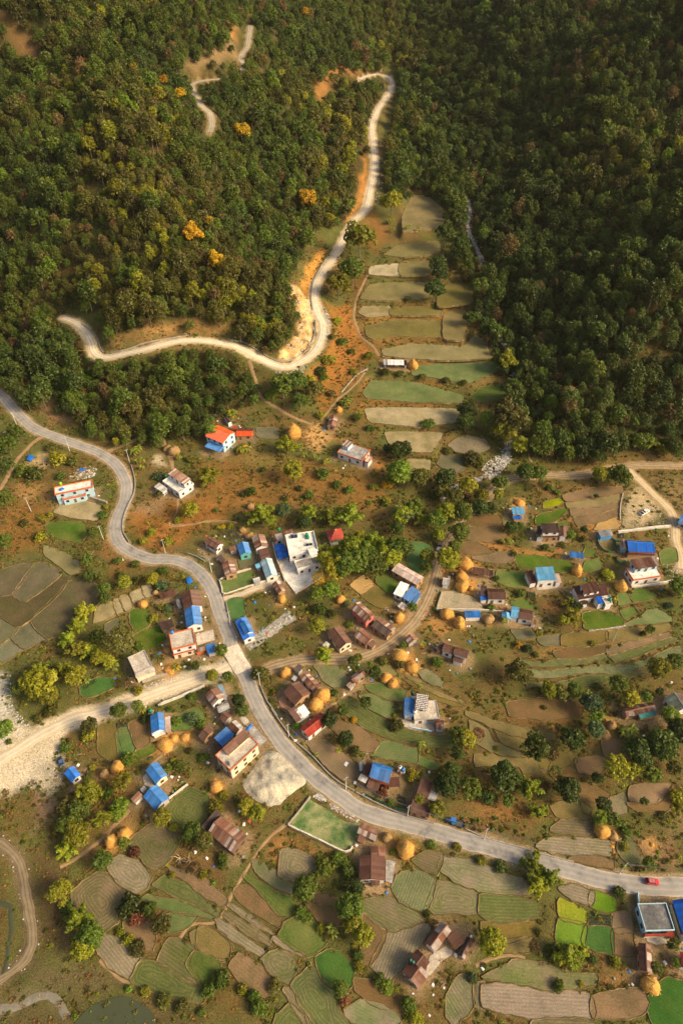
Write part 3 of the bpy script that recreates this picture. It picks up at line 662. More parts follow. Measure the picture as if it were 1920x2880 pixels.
zone('T6', (0.30, 0.15, 0.045), [(20, 820), (100, 620), (320, 600), (360, 800), (780, 860), (700, 940), (400, 900), (30, 920)], 4, 1, 0.3)
zone('T6', (0.40, 0.22, 0.09), [(1380, 840), (1430, 850), (1420, 890), (1380, 890)], 2, 1, 0.1)
zone('A3', (0.42, 0.225, 0.065), [(1280, 250), (1500, 200), (1600, 400), (1600, 600), (1440, 590), (1290, 540)], 4, 1, 0.15)
zone('A3', (0.34, 0.18, 0.06), [(960, 860), (1120, 720), (1400, 740), (1430, 900), (1300, 940), (1000, 930)], 4, 1, 0.25)
zone('A3', (0.42, 0.20, 0.05), [(660, 1060), (950, 1050), (990, 1176), (960, 1280), (660, 1180)], 4, 1, 0.2)
zone('A3', (0.28, 0.15, 0.05), [(1000, 480), (1090, 480), (980, 720), (840, 860), (700, 800), (900, 760)], 3, 1, 0.2)
zone('A3', (0.27, 0.15, 0.055), [(330, 500), (780, 620), (800, 720), (660, 760), (560, 640), (340, 620)], 4, 0.9, 0.3)
zone('A3', (0.23, 0.14, 0.06), [(100, 860), (350, 1060), (560, 1060), (700, 960), (560, 700), (300, 600), (200, 640)], 5, 0.7, 0.5)
zone('A6', (0.23, 0.12, 0.04), [(460, 600), (900, 560), (1460, 500), (1440, 620), (900, 740), (460, 830), (240, 820), (280, 720)], 5, 1, 0.5)
zone('A6', (0.16, 0.085, 0.035), [(220, 220), (480, 260), (480, 470), (260, 470)], 4, 1, 0.5)
zone('A7', (0.19, 0.105, 0.04), [(430, 690), (560, 660), (800, 860), (820, 960), (700, 1010), (540, 880)], 4, 0.9, 0.4)
zone('A8', (0.17, 0.088, 0.032), [(300, 180), (860, 170), (850, 420), (600, 400), (200, 330), (90, 260)], 6, 0.95, 0.5)
zone('A8', (0.13, 0.085, 0.035), [(60, 460), (700, 560), (1000, 560), (1500, 600), (1500, 800), (900, 900), (400, 760), (60, 700)], 8, 0.9, 0.5)
zone('A8', (0.26, 0.125, 0.04), [(60, 880), (540, 940), (600, 1020), (500, 1080), (80, 980)], 5, 1, 0.3)
zone('B2', (0.56, 0.51, 0.43), [(-200, 60), (100, 120), (110, 420), (300, 600), (250, 680), (-200, 900)], 4, 1, 0.25)
zone('B2', (0.58, 0.49, 0.36), [(-200, 1000), (100, 780), (300, 660), (560, 560), (760, 480), (740, 560), (600, 690), (560, 800), (590, 900), (680, 930), (640, 1010), (620, 1120), (500, 1240), (200, 1220), (-200, 1300)], 5, 1, 0.1)
zone('B2', (0.56, 0.46, 0.33), [(-200, 1050), (100, 800), (300, 650), (560, 540), (900, 440), (1300, 330), (1320, 390), (1000, 480), (760, 560), (600, 720), (560, 830), (300, 960), (100, 1080), (-200, 1250)], 3, 0.9, 0.1)
zone('B2', (0.54, 0.46, 0.35), [(-200, 560), (120, 440), (330, 560), (560, 520), (420, 640), (150, 780), (-200, 960)], 4, 0.9, 0.2)
zone('B2', (0.30, 0.26, 0.19), [(300, 940), (540, 850), (600, 960), (590, 1120), (440, 1170), (330, 1060)], 5, 0.85, 0.3)
zone('B1', (0.42, 0.34, 0.23), [(330, 420), (480, 340), (900, 240), (1050, 260), (900, 320), (480, 480)], 3, 0.8, 0.3)
zone('A2', (0.33, 0.27, 0.185), [(860, 1176), (960, 1060), (1130, 960), (1300, 890), (1260, 1000), (1080, 1100), (980, 1200)], 4, 1, 0.3)
zone('A2', (0.24, 0.15, 0.07), [(600, 500), (800, 380), (950, 300), (1130, 300), (1000, 560), (880, 540), (660, 560)], 4, 0.8, 0.3)
zone('A2', (0.36, 0.285, 0.20), [(480, 240), (560, 280), (600, 340), (500, 380), (460, 320)], 3, 1, 0.1)
zone('B1', (0.48, 0.25, 0.085), [(850, 560), (900, 530), (955, 640), (900, 670), (850, 640)], 2, 1, 0.05)
zone('B1', (0.40, 0.20, 0.06), [(420, 930), (700, 800), (820, 780), (800, 880), (600, 1010), (440, 1040)], 4, 1, 0.2)
zone('B8', (0.36, 0.17, 0.05), [(1000, 830), (1400, 900), (1360, 1080), (1120, 1100), (1010, 960)], 4, 1, 0.3)
zone('B8', (0.27, 0.13, 0.045), [(-40, 880), (150, 830), (320, 880), (660, 1040), (600, 1176), (-40, 1176)], 5, 0.9, 0.6)
zone('B3', (0.30, 0.15, 0.05), [(340, 260), (600, 230), (560, 340), (400, 400)], 4, 0.9, 0.4)
zone('B3', (0.30, 0.17, 0.065), [(420, 640), (600, 450), (700, 480), (640, 560), (560, 650), (420, 700), (200, 800), (240, 740)], 3, 1, 0.3)
zone('B3', (0.30, 0.19, 0.115), [(-60, 340), (130, 330), (110, 500), (-60, 620)], 4, 1, 0.2)
zone('B3', (0.15, 0.08, 0.035), [(860, 820), (1180, 740), (1300, 900), (1260, 1100), (1000, 900)], 5, 1, 0.35)
zone('B4', (0.098, 0.062, 0.030), [(160, 240), (500, 300), (480, 600), (500, 900), (260, 980), (230, 640)], 6, 1, 0.2)
zone('B4', (0.090, 0.066, 0.022), [(-200, 240), (80, 300), (150, 600), (160, 900), (0, 1060), (-200, 1100)], 5, 1, 0.25)
zone('B4', (0.115, 0.088, 0.045), [(200, 960), (680, 970), (860, 1150), (700, 1240), (380, 1250), (120, 1150)], 5, 1, 0.25)
zone('B4', (0.095, 0.072, 0.032), [(-200, 1150), (200, 1180), (420, 1220), (700, 1240), (900, 1200), (1400, 1330), (1400, 1600), (-200, 1600)], 5, 0.9, 0.3)
zone('B4', (0.17, 0.14, 0.085), [(-200, 1240), (180, 1190), (400, 1200), (470, 1360), (420, 1330), (330, 1240), (150, 1290), (-200, 1360)], 3, 0.9, 0.1)
zone('B4', (0.14, 0.08, 0.035), [(840, 700), (1100, 680), (1150, 800), (1050, 960), (940, 900)], 4, 1, 0.3)
zone('B5', (0.155, 0.085, 0.035), [(260, 480), (420, 520), (580, 680), (560, 760), (360, 680)], 4, 1, 0.3)
zone('B5', (0.17, 0.088, 0.028), [(80, 1180), (300, 1180), (400, 1340), (200, 1400), (30, 1300)], 8, 1, 0.3)
zone('B7', (0.20, 0.125, 0.06), [(1080, 480), (1220, 480), (1230, 980), (1060, 960)], 4, 0.9, 0.3)
zone('B7', (0.24, 0.12, 0.045), [(900, 1000), (1290, 980), (1330, 1120), (940, 1160)], 4, 1, 0.3)
zone('B7', (0.15, 0.115, 0.04), [(150, 640), (680, 640), (680, 880), (300, 900)], 6, 0.8, 0.8)
zone('B7', (0.26, 0.155, 0.085), [(1120, 60), (1568, -100), (1568, 280), (1300, 260), (1180, 180)], 5, 0.8, 0.4)
# pale stony verge beside the tracks
for nm, C, wd in road_geo:
    vc = {'road': (0.30, 0.225, 0.14), 'dirt_road': (0.52, 0.41, 0.27), 'farm_track': (0.14, 0.10, 0.055), 'river_track': (0.54, 0.45, 0.32)}.get(nm, (0.36, 0.25, 0.135)); ex = {'road': 1.6, 'dirt_road': 2.6, 'river_track': 3.0}.get(nm, 1.5)
    sl = window(C, 9); x = XX[sl]; y = YY[sl]; d, _ = seg_dist(x, y, C); RD[sl] = np.minimum(RD[sl], d - wd / 2)
    k = (1 - smooth(wd / 2 + 0.3, wd / 2 + ex, d + 1.6 * (fbm(x / 3, y / 3, 7, 2) - 0.5)))
    if nm == 'forest_track': k *= 0.6
    colr[sl] = colr[sl] * (1 - k[..., None]) + np.array(vc) * k[..., None]; veg[sl] *= (1 - k)

ny, nx = XX.shape
idx = np.arange(nx * ny).reshape(ny, nx)
quads = np.stack([idx[:-1, :-1], idx[:-1, 1:], idx[1:, 1:], idx[1:, :-1]], -1).reshape(-1, 4)
rough = 0.22 * (fbm(XX / 2.4, YY / 2.4, 131, 2) - 0.5)
for f in fields: rough[f['sl']] = np.where(f['ins'], 0, rough[f['sl']])
for nm, C, wd in road_geo:
    sl = window(C, 6); d, _ = seg_dist(XX[sl], YY[sl], C); rough[sl] *= smooth(wd / 2 + 0.8, wd / 2 + 2.5, d)
PD = np.full(XX.shape, 99.0)
for C, wd in path_geo:
    sl = window(C, 6); d, _ = seg_dist(XX[sl], YY[sl], C); PD[sl] = np.minimum(PD[sl], d - wd / 2); rough[sl] *= smooth(wd / 2 + 0.8, wd / 2 + 2, d)
w_ = unproject(px('T4', [(400, 170), (500, 215), (590, 320), (625, 470), (600, 590), (480, 720), (310, 740), (370, 650), (460, 520), (480, 400), (410, 300)]), hgt)[:, :2]
sl = window(w_, 6); x_, y_ = XX[sl], YY[sl]; d_, _ = seg_dist(x_, y_, w_, True); kk = np.where(inside(x_, y_, w_), 1, 1 - smooth(0, 4, d_)); dr_, _ = seg_dist(x_, y_, road_geo[1][1]); kk = kk * smooth(2.6, 5, dr_)
colr[sl] *= (1 - kk[..., None]) + kk[..., None] * (0.12 + 1.45 * fbm(x_ / 2.6, y_ / 2.6, 521, 4)[..., None])
rough[sl] += kk * 4.0 * (np.abs(2 * fbm(x_ / 4.5, y_ / 4.5, 515, 4) - 1) - 0.25)
ZT += rough
me = mesh_np('terrain', np.stack([XX, YY, ZT], -1).reshape(-1, 3), quads, [GROUND], True)
terrain_mesh = me
tag(link('terrain', me), kind='structure')

# ------------------------------------------------------------------ field sheets
def fill(P, step):
    """triangles of a polygon with interior points"""
    n = len(P); x0, y0 = P.min(0); x1, y1 = P.max(0)
    gx, gy = np.meshgrid(np.arange(x0 + step / 2, x1, step), np.arange(y0 + step / 2, y1, step)); gx = gx.ravel(); gy = gy.ravel()
    d, _ = seg_dist(gx, gy, P, True); k = inside(gx, gy, P) & (d > step * 0.5)
    pts = [Vector(p) for p in P] + [Vector((a, b)) for a, b in zip(gx[k], gy[k])]
    r = delaunay_2d_cdt(pts, [(i, (i + 1) % n) for i in range(n)], [list(range(n))], 1, 1e-4)
    return np.array([tuple(v) for v in r[0]]), [tuple(f) for f in r[2]]
MATS['bund'] = mottled('bund', (0.085, 0.075, 0.022), (0.16, 0.11, 0.042), 0.4, c3=(0.32, 0.225, 0.105), fine=2.5)
def densify(P, step):
    out = []
    for i in range(len(P)):
        a, b = P[i], P[(i + 1) % len(P)]; n = max(1, int(np.linalg.norm(b - a) / step))
        for k in range(n): out.append(a + (b - a) * k / n)
    return np.array(out)
for f in fields:
    P = densify(f['P'], 1.2)
    jit = 0.22 * (RNG.random(P.shape) - 0.5) * 2; P = P + jit
    if sum(P[i][0] * P[(i + 1) % len(P)][1] - P[(i + 1) % len(P)][0] * P[i][1] for i in range(len(P))) < 0: P = P[::-1]
    V, F = fill(P, 1.7); f['Pw'] = P
    if f['ang'] is None: ph, _ = seg_dist(V[:, 0], V[:, 1], P, True)
    else:
        # angle given in the picture: turn into ground direction
        c = P.mean(0); th = math.radians(f['ang']); u, v, dep = project(c[0], c[1], f['z'])
        q = to_plane(np.array([[u, v], [u + 20 * math.cos(th), v + 20 * math.sin(th)]]), f['z']); dv = q[1] - q[0]; dv /= np.linalg.norm(dv[:2])
        ph = -dv[1] * V[:, 0] + dv[0] * V[:, 1] + 1.2 * (fbm(V[:, 0] / 14, V[:, 1] / 14, 3, 2))
    ph = ph * 2 * math.pi / FURROW_STEP
    z = f['z'] + 0.10 * (fbm(V[:, 0] / 5, V[:, 1] / 5, 19, 2) - 0.5)
    m = len(V); n = len(P)
    # skirt down to the step below (boundary points are the first n input points)
    vv = [(V[i, 0], V[i, 1], z[i]) for i in range(m)]
    bnd = {}
    for t in F:
        for a_, b_ in zip(t, t[1:] + t[:1]): bnd[(a_, b_)] = 1
    edges = [(a_, b_) for (a_, b_) in bnd if (b_, a_) not in bnd]
    low = {}
    nxt = {a_: b_ for a_, b_ in edges}; prv = {b_: a_ for a_, b_ in edges}; outw = {}
    for i in nxt:
        tdir = V[nxt[i]] - V[prv.get(i, i)]; tdir = tdir / (np.linalg.norm(tdir) + 1e-9); outw[i] = np.array([tdir[1], -tdir[0]])
    for a_, b_ in edges:
        for i in (a_, b_):
            if i not in low:
                o1 = V[i] + outw[i] * 0.22; o2 = V[i] + outw[i] * 0.62; rz_ = RNG.uniform(0.08, 0.26)
                low[i] = len(vv); vv += [(V[i, 0], V[i, 1], z[i] - 0.01), (o1[0], o1[1], f['z'] + rz_), (o2[0], o2[1], f['z'] - 0.75)]
    FF = list(F)
    for a_, b_ in edges: FF += [(low[b_], low[a_], low[a_] + 1, low[b_] + 1), (low[b_] + 1, low[a_] + 1, low[a_] + 2, low[b_] + 2)]
    me = bpy.data.meshes.new('field'); me.from_pydata(vv, [], FF)
    me.materials.append(FIELD_MATS[f['style']]); me.materials.append(MATS['bund'])
    me.polygons.foreach_set('material_index', [0] * len(F) + [1] * (2 * len(edges))); me.polygons.foreach_set('use_smooth', [True] * len(F) + [False] * (2 * len(edges)))
    a = me.attributes.new('furrow', 'FLOAT', 'POINT'); a.data.foreach_set('value', np.concatenate([ph, np.zeros(len(vv) - m)]).astype(np.float32))
    me.update(); tag(link('field', me), kind='structure')

# ------------------------------------------------------------------ roads and paths
def asphalt_mat():
    m, nt, b = nmat('asphalt'); v = wpos(nt)
    a = noise(nt, v, 0.25, 6, 0.7); f = noise(nt, v, 7.0, 3, 0.7)
    at = nt.nodes.new('ShaderNodeAttribute'); at.attribute_name = 'lane'
    r = ramp(nt, [(0.34, (0.165, 0.155, 0.145)), (0.44, (0.25, 0.235, 0.215)), (0.66, (0.33, 0.305, 0.27))], a)
    # two paler wheel tracks and dusty edges
    e = ramp(nt, [(0.0, (0.9, 0.88, 0.86)), (0.35, (1.15, 1.12, 1.08)), (0.55, (0.92, 0.92, 0.92)), (0.82, (1.1, 1.06, 1.0)), (1.0, (1.75, 1.55, 1.3))], at.outputs['Fac'])
    c = mixc(nt, r.outputs[0], e.outputs[0], 1.0, 'MULTIPLY')
    c = mixc(nt, c, ramp(nt, [(0.3, (0.8, 0.8, 0.8)), (0.7, (1.2, 1.2, 1.2))], f).outputs[0], 0.7, 'MULTIPLY')
    nt.links.new(c, b.inputs['Base Color']); b.inputs['Roughness'].default_value = 0.85; bump(nt, b, f, 0.3, 0.02)
    return m
def dirt_mat(name, c1, c2, rut):
    m, nt, b = nmat(name); v = wpos(nt)
    a = noise(nt, v, 0.35, 6, 0.7); f = noise(nt, v, 3.0, 4, 0.75)
    at = nt.nodes.new('ShaderNodeAttribute'); at.attribute_name = 'lane'
    ad = N(nt, 'ShaderNodeMath', operation='MULTIPLY_ADD'); nt.links.new(a, ad.inputs[0]); ad.inputs[1].default_value = 0.25; nt.links.new(at.outputs['Fac'], ad.inputs[2])
    r = ramp(nt, [(0.3, c1), (0.7, c2)], a)
    e = ramp(nt, [(0.08, (rut,) * 3), (0.32, (1.0, 1.0, 1.0)), (0.62, (1.08, 1.06, 1.02)), (0.82, (rut, rut * 0.97, rut * 0.92)), (1.0, (0.9, 0.88, 0.84))], ad.outputs[0])
    c = mixc(nt, r.outputs[0], e.outputs[0], 1.0, 'MULTIPLY')
    c = mixc(nt, c, ramp(nt, [(0.25, (0.62, 0.62, 0.62)), (0.75, (1.3, 1.3, 1.3))], f).outputs[0], 0.7, 'MULTIPLY')
    nt.links.new(c, b.inputs['Base Color']); b.inputs['Roughness'].default_value = 0.95; bump(nt, b, f, 0.7, 0.1)
    return m
ROADM = {'road': asphalt_mat(), 'dirt_road': dirt_mat('pale_gravel', (0.58, 0.48, 0.34), (0.74, 0.64, 0.47), 0.66),
         'track': dirt_mat('track_dirt', (0.27, 0.19, 0.105), (0.40, 0.30, 0.18), 0.55), 'lot_track': dirt_mat('lot_dirt', (0.46, 0.35, 0.20), (0.58, 0.46, 0.29), 0.7),
         'river_track': dirt_mat('river_gravel', (0.56, 0.46, 0.32), (0.68, 0.58, 0.42), 0.8), 'farm_track': dirt_mat('farm_dirt', (0.19, 0.145, 0.085), (0.28, 0.215, 0.13), 0.6),
         'lane': dirt_mat('lane_dust', (0.44, 0.36, 0.255), (0.60, 0.52, 0.38), 0.8), 'forest_track': dirt_mat('forest_dirt', (0.30, 0.25, 0.175), (0.42, 0.36, 0.26), 0.6),
         'footpath': dirt_mat('path_dirt', (0.25, 0.155, 0.075), (0.38, 0.25, 0.13), 0.7)}
def ribbon(name, C, width, mat, lift=0.0, drape=False, rag=0.35, cols=7):
    n = len(C); Tn = np.gradient(C[:, :2], axis=0); Tn /= np.linalg.norm(Tn, axis=1)[:, None] + 1e-9
    Nn = np.stack([-Tn[:, 1], Tn[:, 0]], 1); V = []; lane = []
    s = np.concatenate([[0], np.cumsum(np.linalg.norm(np.diff(C[:, :2], axis=0), axis=1))])
    wl = width / 2 + rag * (2 * fbm(s / 3.0, s * 0 + 3, 5, 3) - 1); wr = width / 2 + rag * (2 * fbm(s / 3.0, s * 0 + 9, 8, 3) - 1)
    for k in range(cols):
        q = 2 * k / (cols - 1) - 1; off = np.where(q < 0, q * wl, q * wr)
        P = C[:, :2] + Nn * off[:, None]
        z = (hgt(P[:, 0], P[:, 1]) if drape else C[:, 2]) + lift - (0.10 if abs(q) == 1 else 0)
        V.append(np.column_stack([P, z])); lane += [abs(q)] * n
    V = np.concatenate(V); I = np.arange(cols * n).reshape(cols, n)
    F = np.stack([I[:-1, :-1], I[:-1, 1:], I[1:, 1:], I[1:, :-1]], -1).reshape(-1, 4)[:, ::-1]
    me = mesh_np(name, V, F, [mat], True)
    a = me.attributes.new('lane', 'FLOAT', 'POINT'); a.data.foreach_set('value', np.array(lane, np.float32))
    return tag(link(name, me), kind='structure')
for i, (nm, C, wd) in enumerate(road_geo):
    ribbon(nm, C, wd, ROADM[nm], -0.012 * i, False, {'road': 0.32, 'river_track': 0.9, 'farm_track': 0.7}.get(nm, 0.45))
for C, wd in path_geo: ribbon('footpath', C, wd * 0.8, ROADM['footpath'], 0.09, True, 0.4, 5)

# ------------------------------------------------------------------ building materials
def sheet_mat(name, c1, c2, rough_=0.55, stain=(0.16, 0.075, 0.035), amt=0.25, metal=0.0):
    m, nt, b = nmat(name); v = wpos(nt)
    a = noise(nt, v, 0.55, 5, 0.7); s = noise(nt, v, 0.25, 5, 0.65); f = noise(nt, v, 5, 2)
    oi = nt.nodes.new('ShaderNodeObjectInfo')
    c = mixc(nt, c1, c2, ramp(nt, [(0.35, (0, 0, 0)), (0.65, (1, 1, 1))], a).outputs[0])
    r = N(nt, 'ShaderNodeMapRange'); r.inputs[1].default_value = 0; r.inputs[2].default_value = 1; r.inputs[3].default_value = 0.78; r.inputs[4].default_value = 1.2
    nt.links.new(oi.outputs['Random'], r.inputs[0])
    cb = N(nt, 'ShaderNodeCombineColor'); 
    for i in range(3): nt.links.new(r.outputs[0], cb.inputs[i])
    c = mixc(nt, c, cb.outputs[0], 1.0, 'MULTIPLY')
    k = ramp(nt, [(0.5, (0, 0, 0)), (0.72, (amt, amt, amt))], s)
    c = mixc(nt, c, stain, k.outputs[0])
    c = mixc(nt, c, ramp(nt, [(0.3, (0.85, 0.85, 0.85)), (0.7, (1.15, 1.15, 1.15))], f).outputs[0], 0.6, 'MULTIPLY')
    nt.links.new(c, b.inputs['Base Color']); b.inputs['Roughness'].default_value = rough_; b.inputs['Metallic'].default_value = metal
    return m
SH = {
 'brown': [sheet_mat('brown_sheet', (0.085, 0.038, 0.026), (0.12, 0.055, 0.036)), sheet_mat('brown_sheet_b', (0.105, 0.048, 0.032), (0.14, 0.068, 0.048))],
 'dark': [sheet_mat('dark_sheet', (0.040, 0.026, 0.022), (0.068, 0.04, 0.032)), sheet_mat('dark_sheet_b', (0.055, 0.035, 0.028), (0.085, 0.05, 0.04))],
 'rust': [sheet_mat('rust_sheet', (0.15, 0.062, 0.036), (0.21, 0.095, 0.055)), sheet_mat('rust_sheet_b', (0.20, 0.10, 0.065), (0.28, 0.17, 0.12)),
          sheet_mat('rust_sheet_c', (0.11, 0.05, 0.033), (0.16, 0.075, 0.048)), sheet_mat('worn_zinc', (0.30, 0.24, 0.205), (0.42, 0.36, 0.32), amt=0.5)],
 'zinc': [sheet_mat('zinc_sheet', (0.33, 0.32, 0.30), (0.48, 0.46, 0.43), 0.5, amt=0.4), sheet_mat('zinc_sheet_b', (0.26, 0.26, 0.25), (0.38, 0.37, 0.35), 0.5, amt=0.5)],
 'blue': [sheet_mat('blue_sheet', (0.022, 0.135, 0.38), (0.035, 0.175, 0.46), 0.5, (0.12, 0.16, 0.22), 0.6), sheet_mat('blue_sheet_b', (0.03, 0.15, 0.40), (0.055, 0.20, 0.48), 0.5, (0.14, 0.17, 0.2), 0.6)],
 'vblue': [sheet_mat('vivid_blue_sheet', (0.014, 0.135, 0.50), (0.022, 0.165, 0.58), 0.5, (0.07, 0.17, 0.34), 0.45), sheet_mat('vivid_blue_sheet_b', (0.02, 0.145, 0.52), (0.035, 0.18, 0.60), 0.5, (0.1, 0.17, 0.3), 0.5)],
 'skyblue': [sheet_mat('sky_blue_sheet', (0.09, 0.30, 0.48), (0.14, 0.37, 0.55), 0.5, (0.22, 0.3, 0.36), 0.5)],
 'lightblue': [sheet_mat('faded_blue_sheet', (0.20, 0.35, 0.44), (0.30, 0.44, 0.52), 0.5, (0.22, 0.2, 0.18), 0.5), sheet_mat('blue_zinc_sheet', (0.26, 0.32, 0.34), (0.36, 0.42, 0.44), 0.5)],
 'orange': [sheet_mat('orange_red_sheet', (0.62, 0.062, 0.012), (0.72, 0.085, 0.016), 0.45, (0.5, 0.06, 0.015), 0.2)],
 'red': [sheet_mat('red_sheet', (0.30, 0.042, 0.026), (0.38, 0.065, 0.04), 0.5, (0.22, 0.05, 0.035), 0.4)],
 'pink': [sheet_mat('pink_zinc_sheet', (0.40, 0.30, 0.26), (0.52, 0.42, 0.37), 0.6, (0.34, 0.2, 0.15), 0.5)],
 'white': [sheet_mat('white_sheet', (0.68, 0.66, 0.63), (0.78, 0.77, 0.75), 0.5, (0.5, 0.45, 0.4), 0.3)],
 'teal': [sheet_mat('teal_sheet', (0.06, 0.27, 0.24), (0.09, 0.34, 0.29), 0.5)],
 'green': [sheet_mat('moss_green_sheet', (0.10, 0.13, 0.10), (0.19, 0.22, 0.17), 0.6)],
}
def wallm(name, c, c2=None): return mottled('wall_' + name, tuple(q * 0.82 for q in c), c, 0.35, 0.85, 0.15, 0.02, fine=2.0) if c2 is None else mottled('wall_' + name, c, c2, 0.3, 0.85, 0.15, 0.02, fine=2.0)
WM = {'white': wallm('white', (0.76, 0.73, 0.68)), 'cream': wallm('cream', (0.72, 0.60, 0.42)), 'grey': wallm('grey', (0.40, 0.375, 0.34)), 'lblue': wallm('lblue', (0.42, 0.60, 0.68)),
      'orange': wallm('orange', (0.66, 0.16, 0.05)), 'teal': wallm('teal', (0.12, 0.42, 0.38)), 'mud': wallm('mud', (0.42, 0.26, 0.13)), 'stone': wallm('stone', (0.27, 0.23, 0.19), (0.42, 0.37, 0.31)),
      'wood': wallm('wood', (0.16, 0.10, 0.06)), 'yellow': wallm('yellow', (0.68, 0.48, 0.17)), 'pinkred': wallm('pinkred', (0.58, 0.17, 0.13)), 'blue': wallm('blue', (0.10, 0.30, 0.56))}
SLAB = {'white': mottled('slab_white', (0.44, 0.40, 0.34), (0.70, 0.66, 0.58), 0.45, 0.9, 0.3, 0.03, c3=(0.80, 0.77, 0.70), fine=1.6), 'grey': mottled('slab_grey', (0.17, 0.155, 0.14), (0.30, 0.275, 0.25), 0.4, 0.9, 0.3, 0.03, c3=(0.48, 0.45, 0.41), fine=1.6),
        'dark': mottled('slab_dark', (0.075, 0.075, 0.075), (0.125, 0.12, 0.115), 0.4, 0.9, 0.3, 0.03, c3=(0.22, 0.21, 0.20), fine=1.6), 'tan': mottled('slab_tan', (0.30, 0.25, 0.19), (0.46, 0.40, 0.32), 0.4, 0.9, 0.3, 0.03, c3=(0.55, 0.49, 0.40), fine=1.6)}
TRIM = {'orange': wallm('trim_orange', (0.62, 0.15, 0.05)), 'red': wallm('trim_red', (0.48, 0.07, 0.04)), 'white': WM['white'], 'grey': WM['grey'], 'lblue': WM['lblue']}
GLASS = mottled('window_glass', (0.02, 0.024, 0.028), (0.05, 0.055, 0.06), 1.0, 0.15, 0)
FRAME = mottled('window_frame', (0.10, 0.05, 0.03), (0.16, 0.09, 0.05), 1.0, 0.7, 0); DOORM = mottled('door_wood', (0.13, 0.06, 0.03), (0.20, 0.10, 0.05), 1.0, 0.7, 0)
FRAMEB = mottled('window_frame_blue', (0.05, 0.12, 0.2), (0.1, 0.2, 0.3), 1.0, 0.7, 0)
POST = mottled('post_wood', (0.14, 0.09, 0.055), (0.24, 0.17, 0.11), 1.0, 0.9, 0.2)

# one corrugated sheet (unit length and width) per sheet material, shared by every roof
SHEET = {}
def sheet_mesh(m):
    if m.name in SHEET: return SHEET[m.name]
    n = 12; V = []; 
    for j in (0, 1):
        for i in range(n + 1):
            V.append((i / n, j, 0.035 * (1 if i % 2 else -1) * (0.5 if i in (0, n) else 1)))
    F = [(i, i + 1, n + 2 + i, n + 1 + i) for i in range(n)]
    me = bpy.data.meshes.new('roof_sheet'); me.from_pydata(V, [], F); me.materials.append(m); me.update(); SHEET[m.name] = me; return me
WIN = {}
def win_mesh(kind):
    if kind not in WIN:
        b = MB(); w, h, t = (1.05, 1.15, 0.09) if kind != 'door' else (1.0, 2.0, 0.08)
        if kind == 'door': b.box((0, -0.04, 0), (w, 0.08, h)); WIN[kind] = b.mesh('door', DOORM)
        else:
            for s in (-1, 1): b.box((s * w / 2, -0.05, 0), (t, 0.12, h + t)); b.box((0, -0.05, s * h / 2), (w, 0.12, t))
            b.box((0, -0.04, 0), (0.06, 0.07, h)); WIN[kind] = b.mesh('window', FRAME)
            g = MB(); g.box((0, -0.02, 0), (w, 0.04, h)); WIN['pane'] = g.mesh('pane', GLASS)
    return WIN[kind]
FOOT = []        # footprints: (polygon, name)
REFS = []        # landmarks for labels: (u, v, phrase)

def quad_frame(t, p0, p1, p2, h, gz=None):
    """roof-corner pixels at eave height h -> local frame (x along p0p1), length, width, ground z"""
    q = px(t, [p0, p1, p2])
    if gz is None:
        g = unproject(q, hgt); gz = float(np.mean(g[:, 2]))
        for _ in range(3):
            w = to_plane(q, gz + h); gz = float(np.mean(hgt(w[:, 0], w[:, 1])))
    w = to_plane(q, gz + h)[:, :2]
    u = w[1] - w[0]; L = float(np.linalg.norm(u)); u /= L; v = w[2] - w[1]; v = v - u * (v @ u); W = float(np.linalg.norm(v)); v /= W
    c = (w[0] + w[1]) / 2 + v * W / 2
    if u[0] * v[1] - u[1] * v[0] < 0: u = -u
    return c, u, v, L, W, gz
def add_sheets(par, origin, ex, ey, ez, L, S, pal, pick=None):
    """cover a plane: origin lower-left corner, ex along eave, ey up the slope"""
    n = max(2, int(round(L / 0.95))); w = L / n
    rows = 1 if S < 5.5 else 2
    for r in range(rows):
        for i in range(n):
            m = (pick or random.choice)(pal)
            M = Matrix.Identity(4); lift = 0.03 + 0.014 * (i % 2) + 0.012 * r
            M.col[0][:3] = ex * w * 1.03; M.col[1][:3] = ey * (S / rows) * (1.02 if rows == 2 else 1.0); M.col[2][:3] = ez
            o = origin + ex * (i * w) + ey * (r * S / rows) + ez * lift
            M.col[3][:3] = o
            link('roof_sheet', sheet_mesh(m), par, M)
def wall_openings(par, L, W, H, z0, wh, front_door=True):
    """windows and doors on the four walls (local frame)"""
    wm = win_mesh('window'); dm = win_mesh('door'); pm = WIN['pane']
    for ax, (half, length) in enumerate(((W / 2, L), (W / 2, L), (L / 2, W), (L / 2, W))):
        ang = (0, math.pi, math.pi / 2, -math.pi / 2)[ax]
        R = RZ(ang); n = 3 if length > 9 else (2 if length > 4.5 else (1 if length > 2.6 else 0))
        # local outward is -y
        off = half
        st = 0
        for zz in np.arange(z0, z0 + H - 1.9, wh):
            for i in range(n):
                x = (i + 0.5) / n * length - length / 2
                if front_door and st == 0 and ax < 2 and ((n == 3 and i == 1) or (n == 2 and i == 0)):
                    link('door', dm, par, R @ T(x, -off - 0.002, zz + 1.0)); continue
                o = link('window', wm, par, R @ T(x, -off - 0.002, zz + 1.55)); link('pane', pm, o)
            st += 1
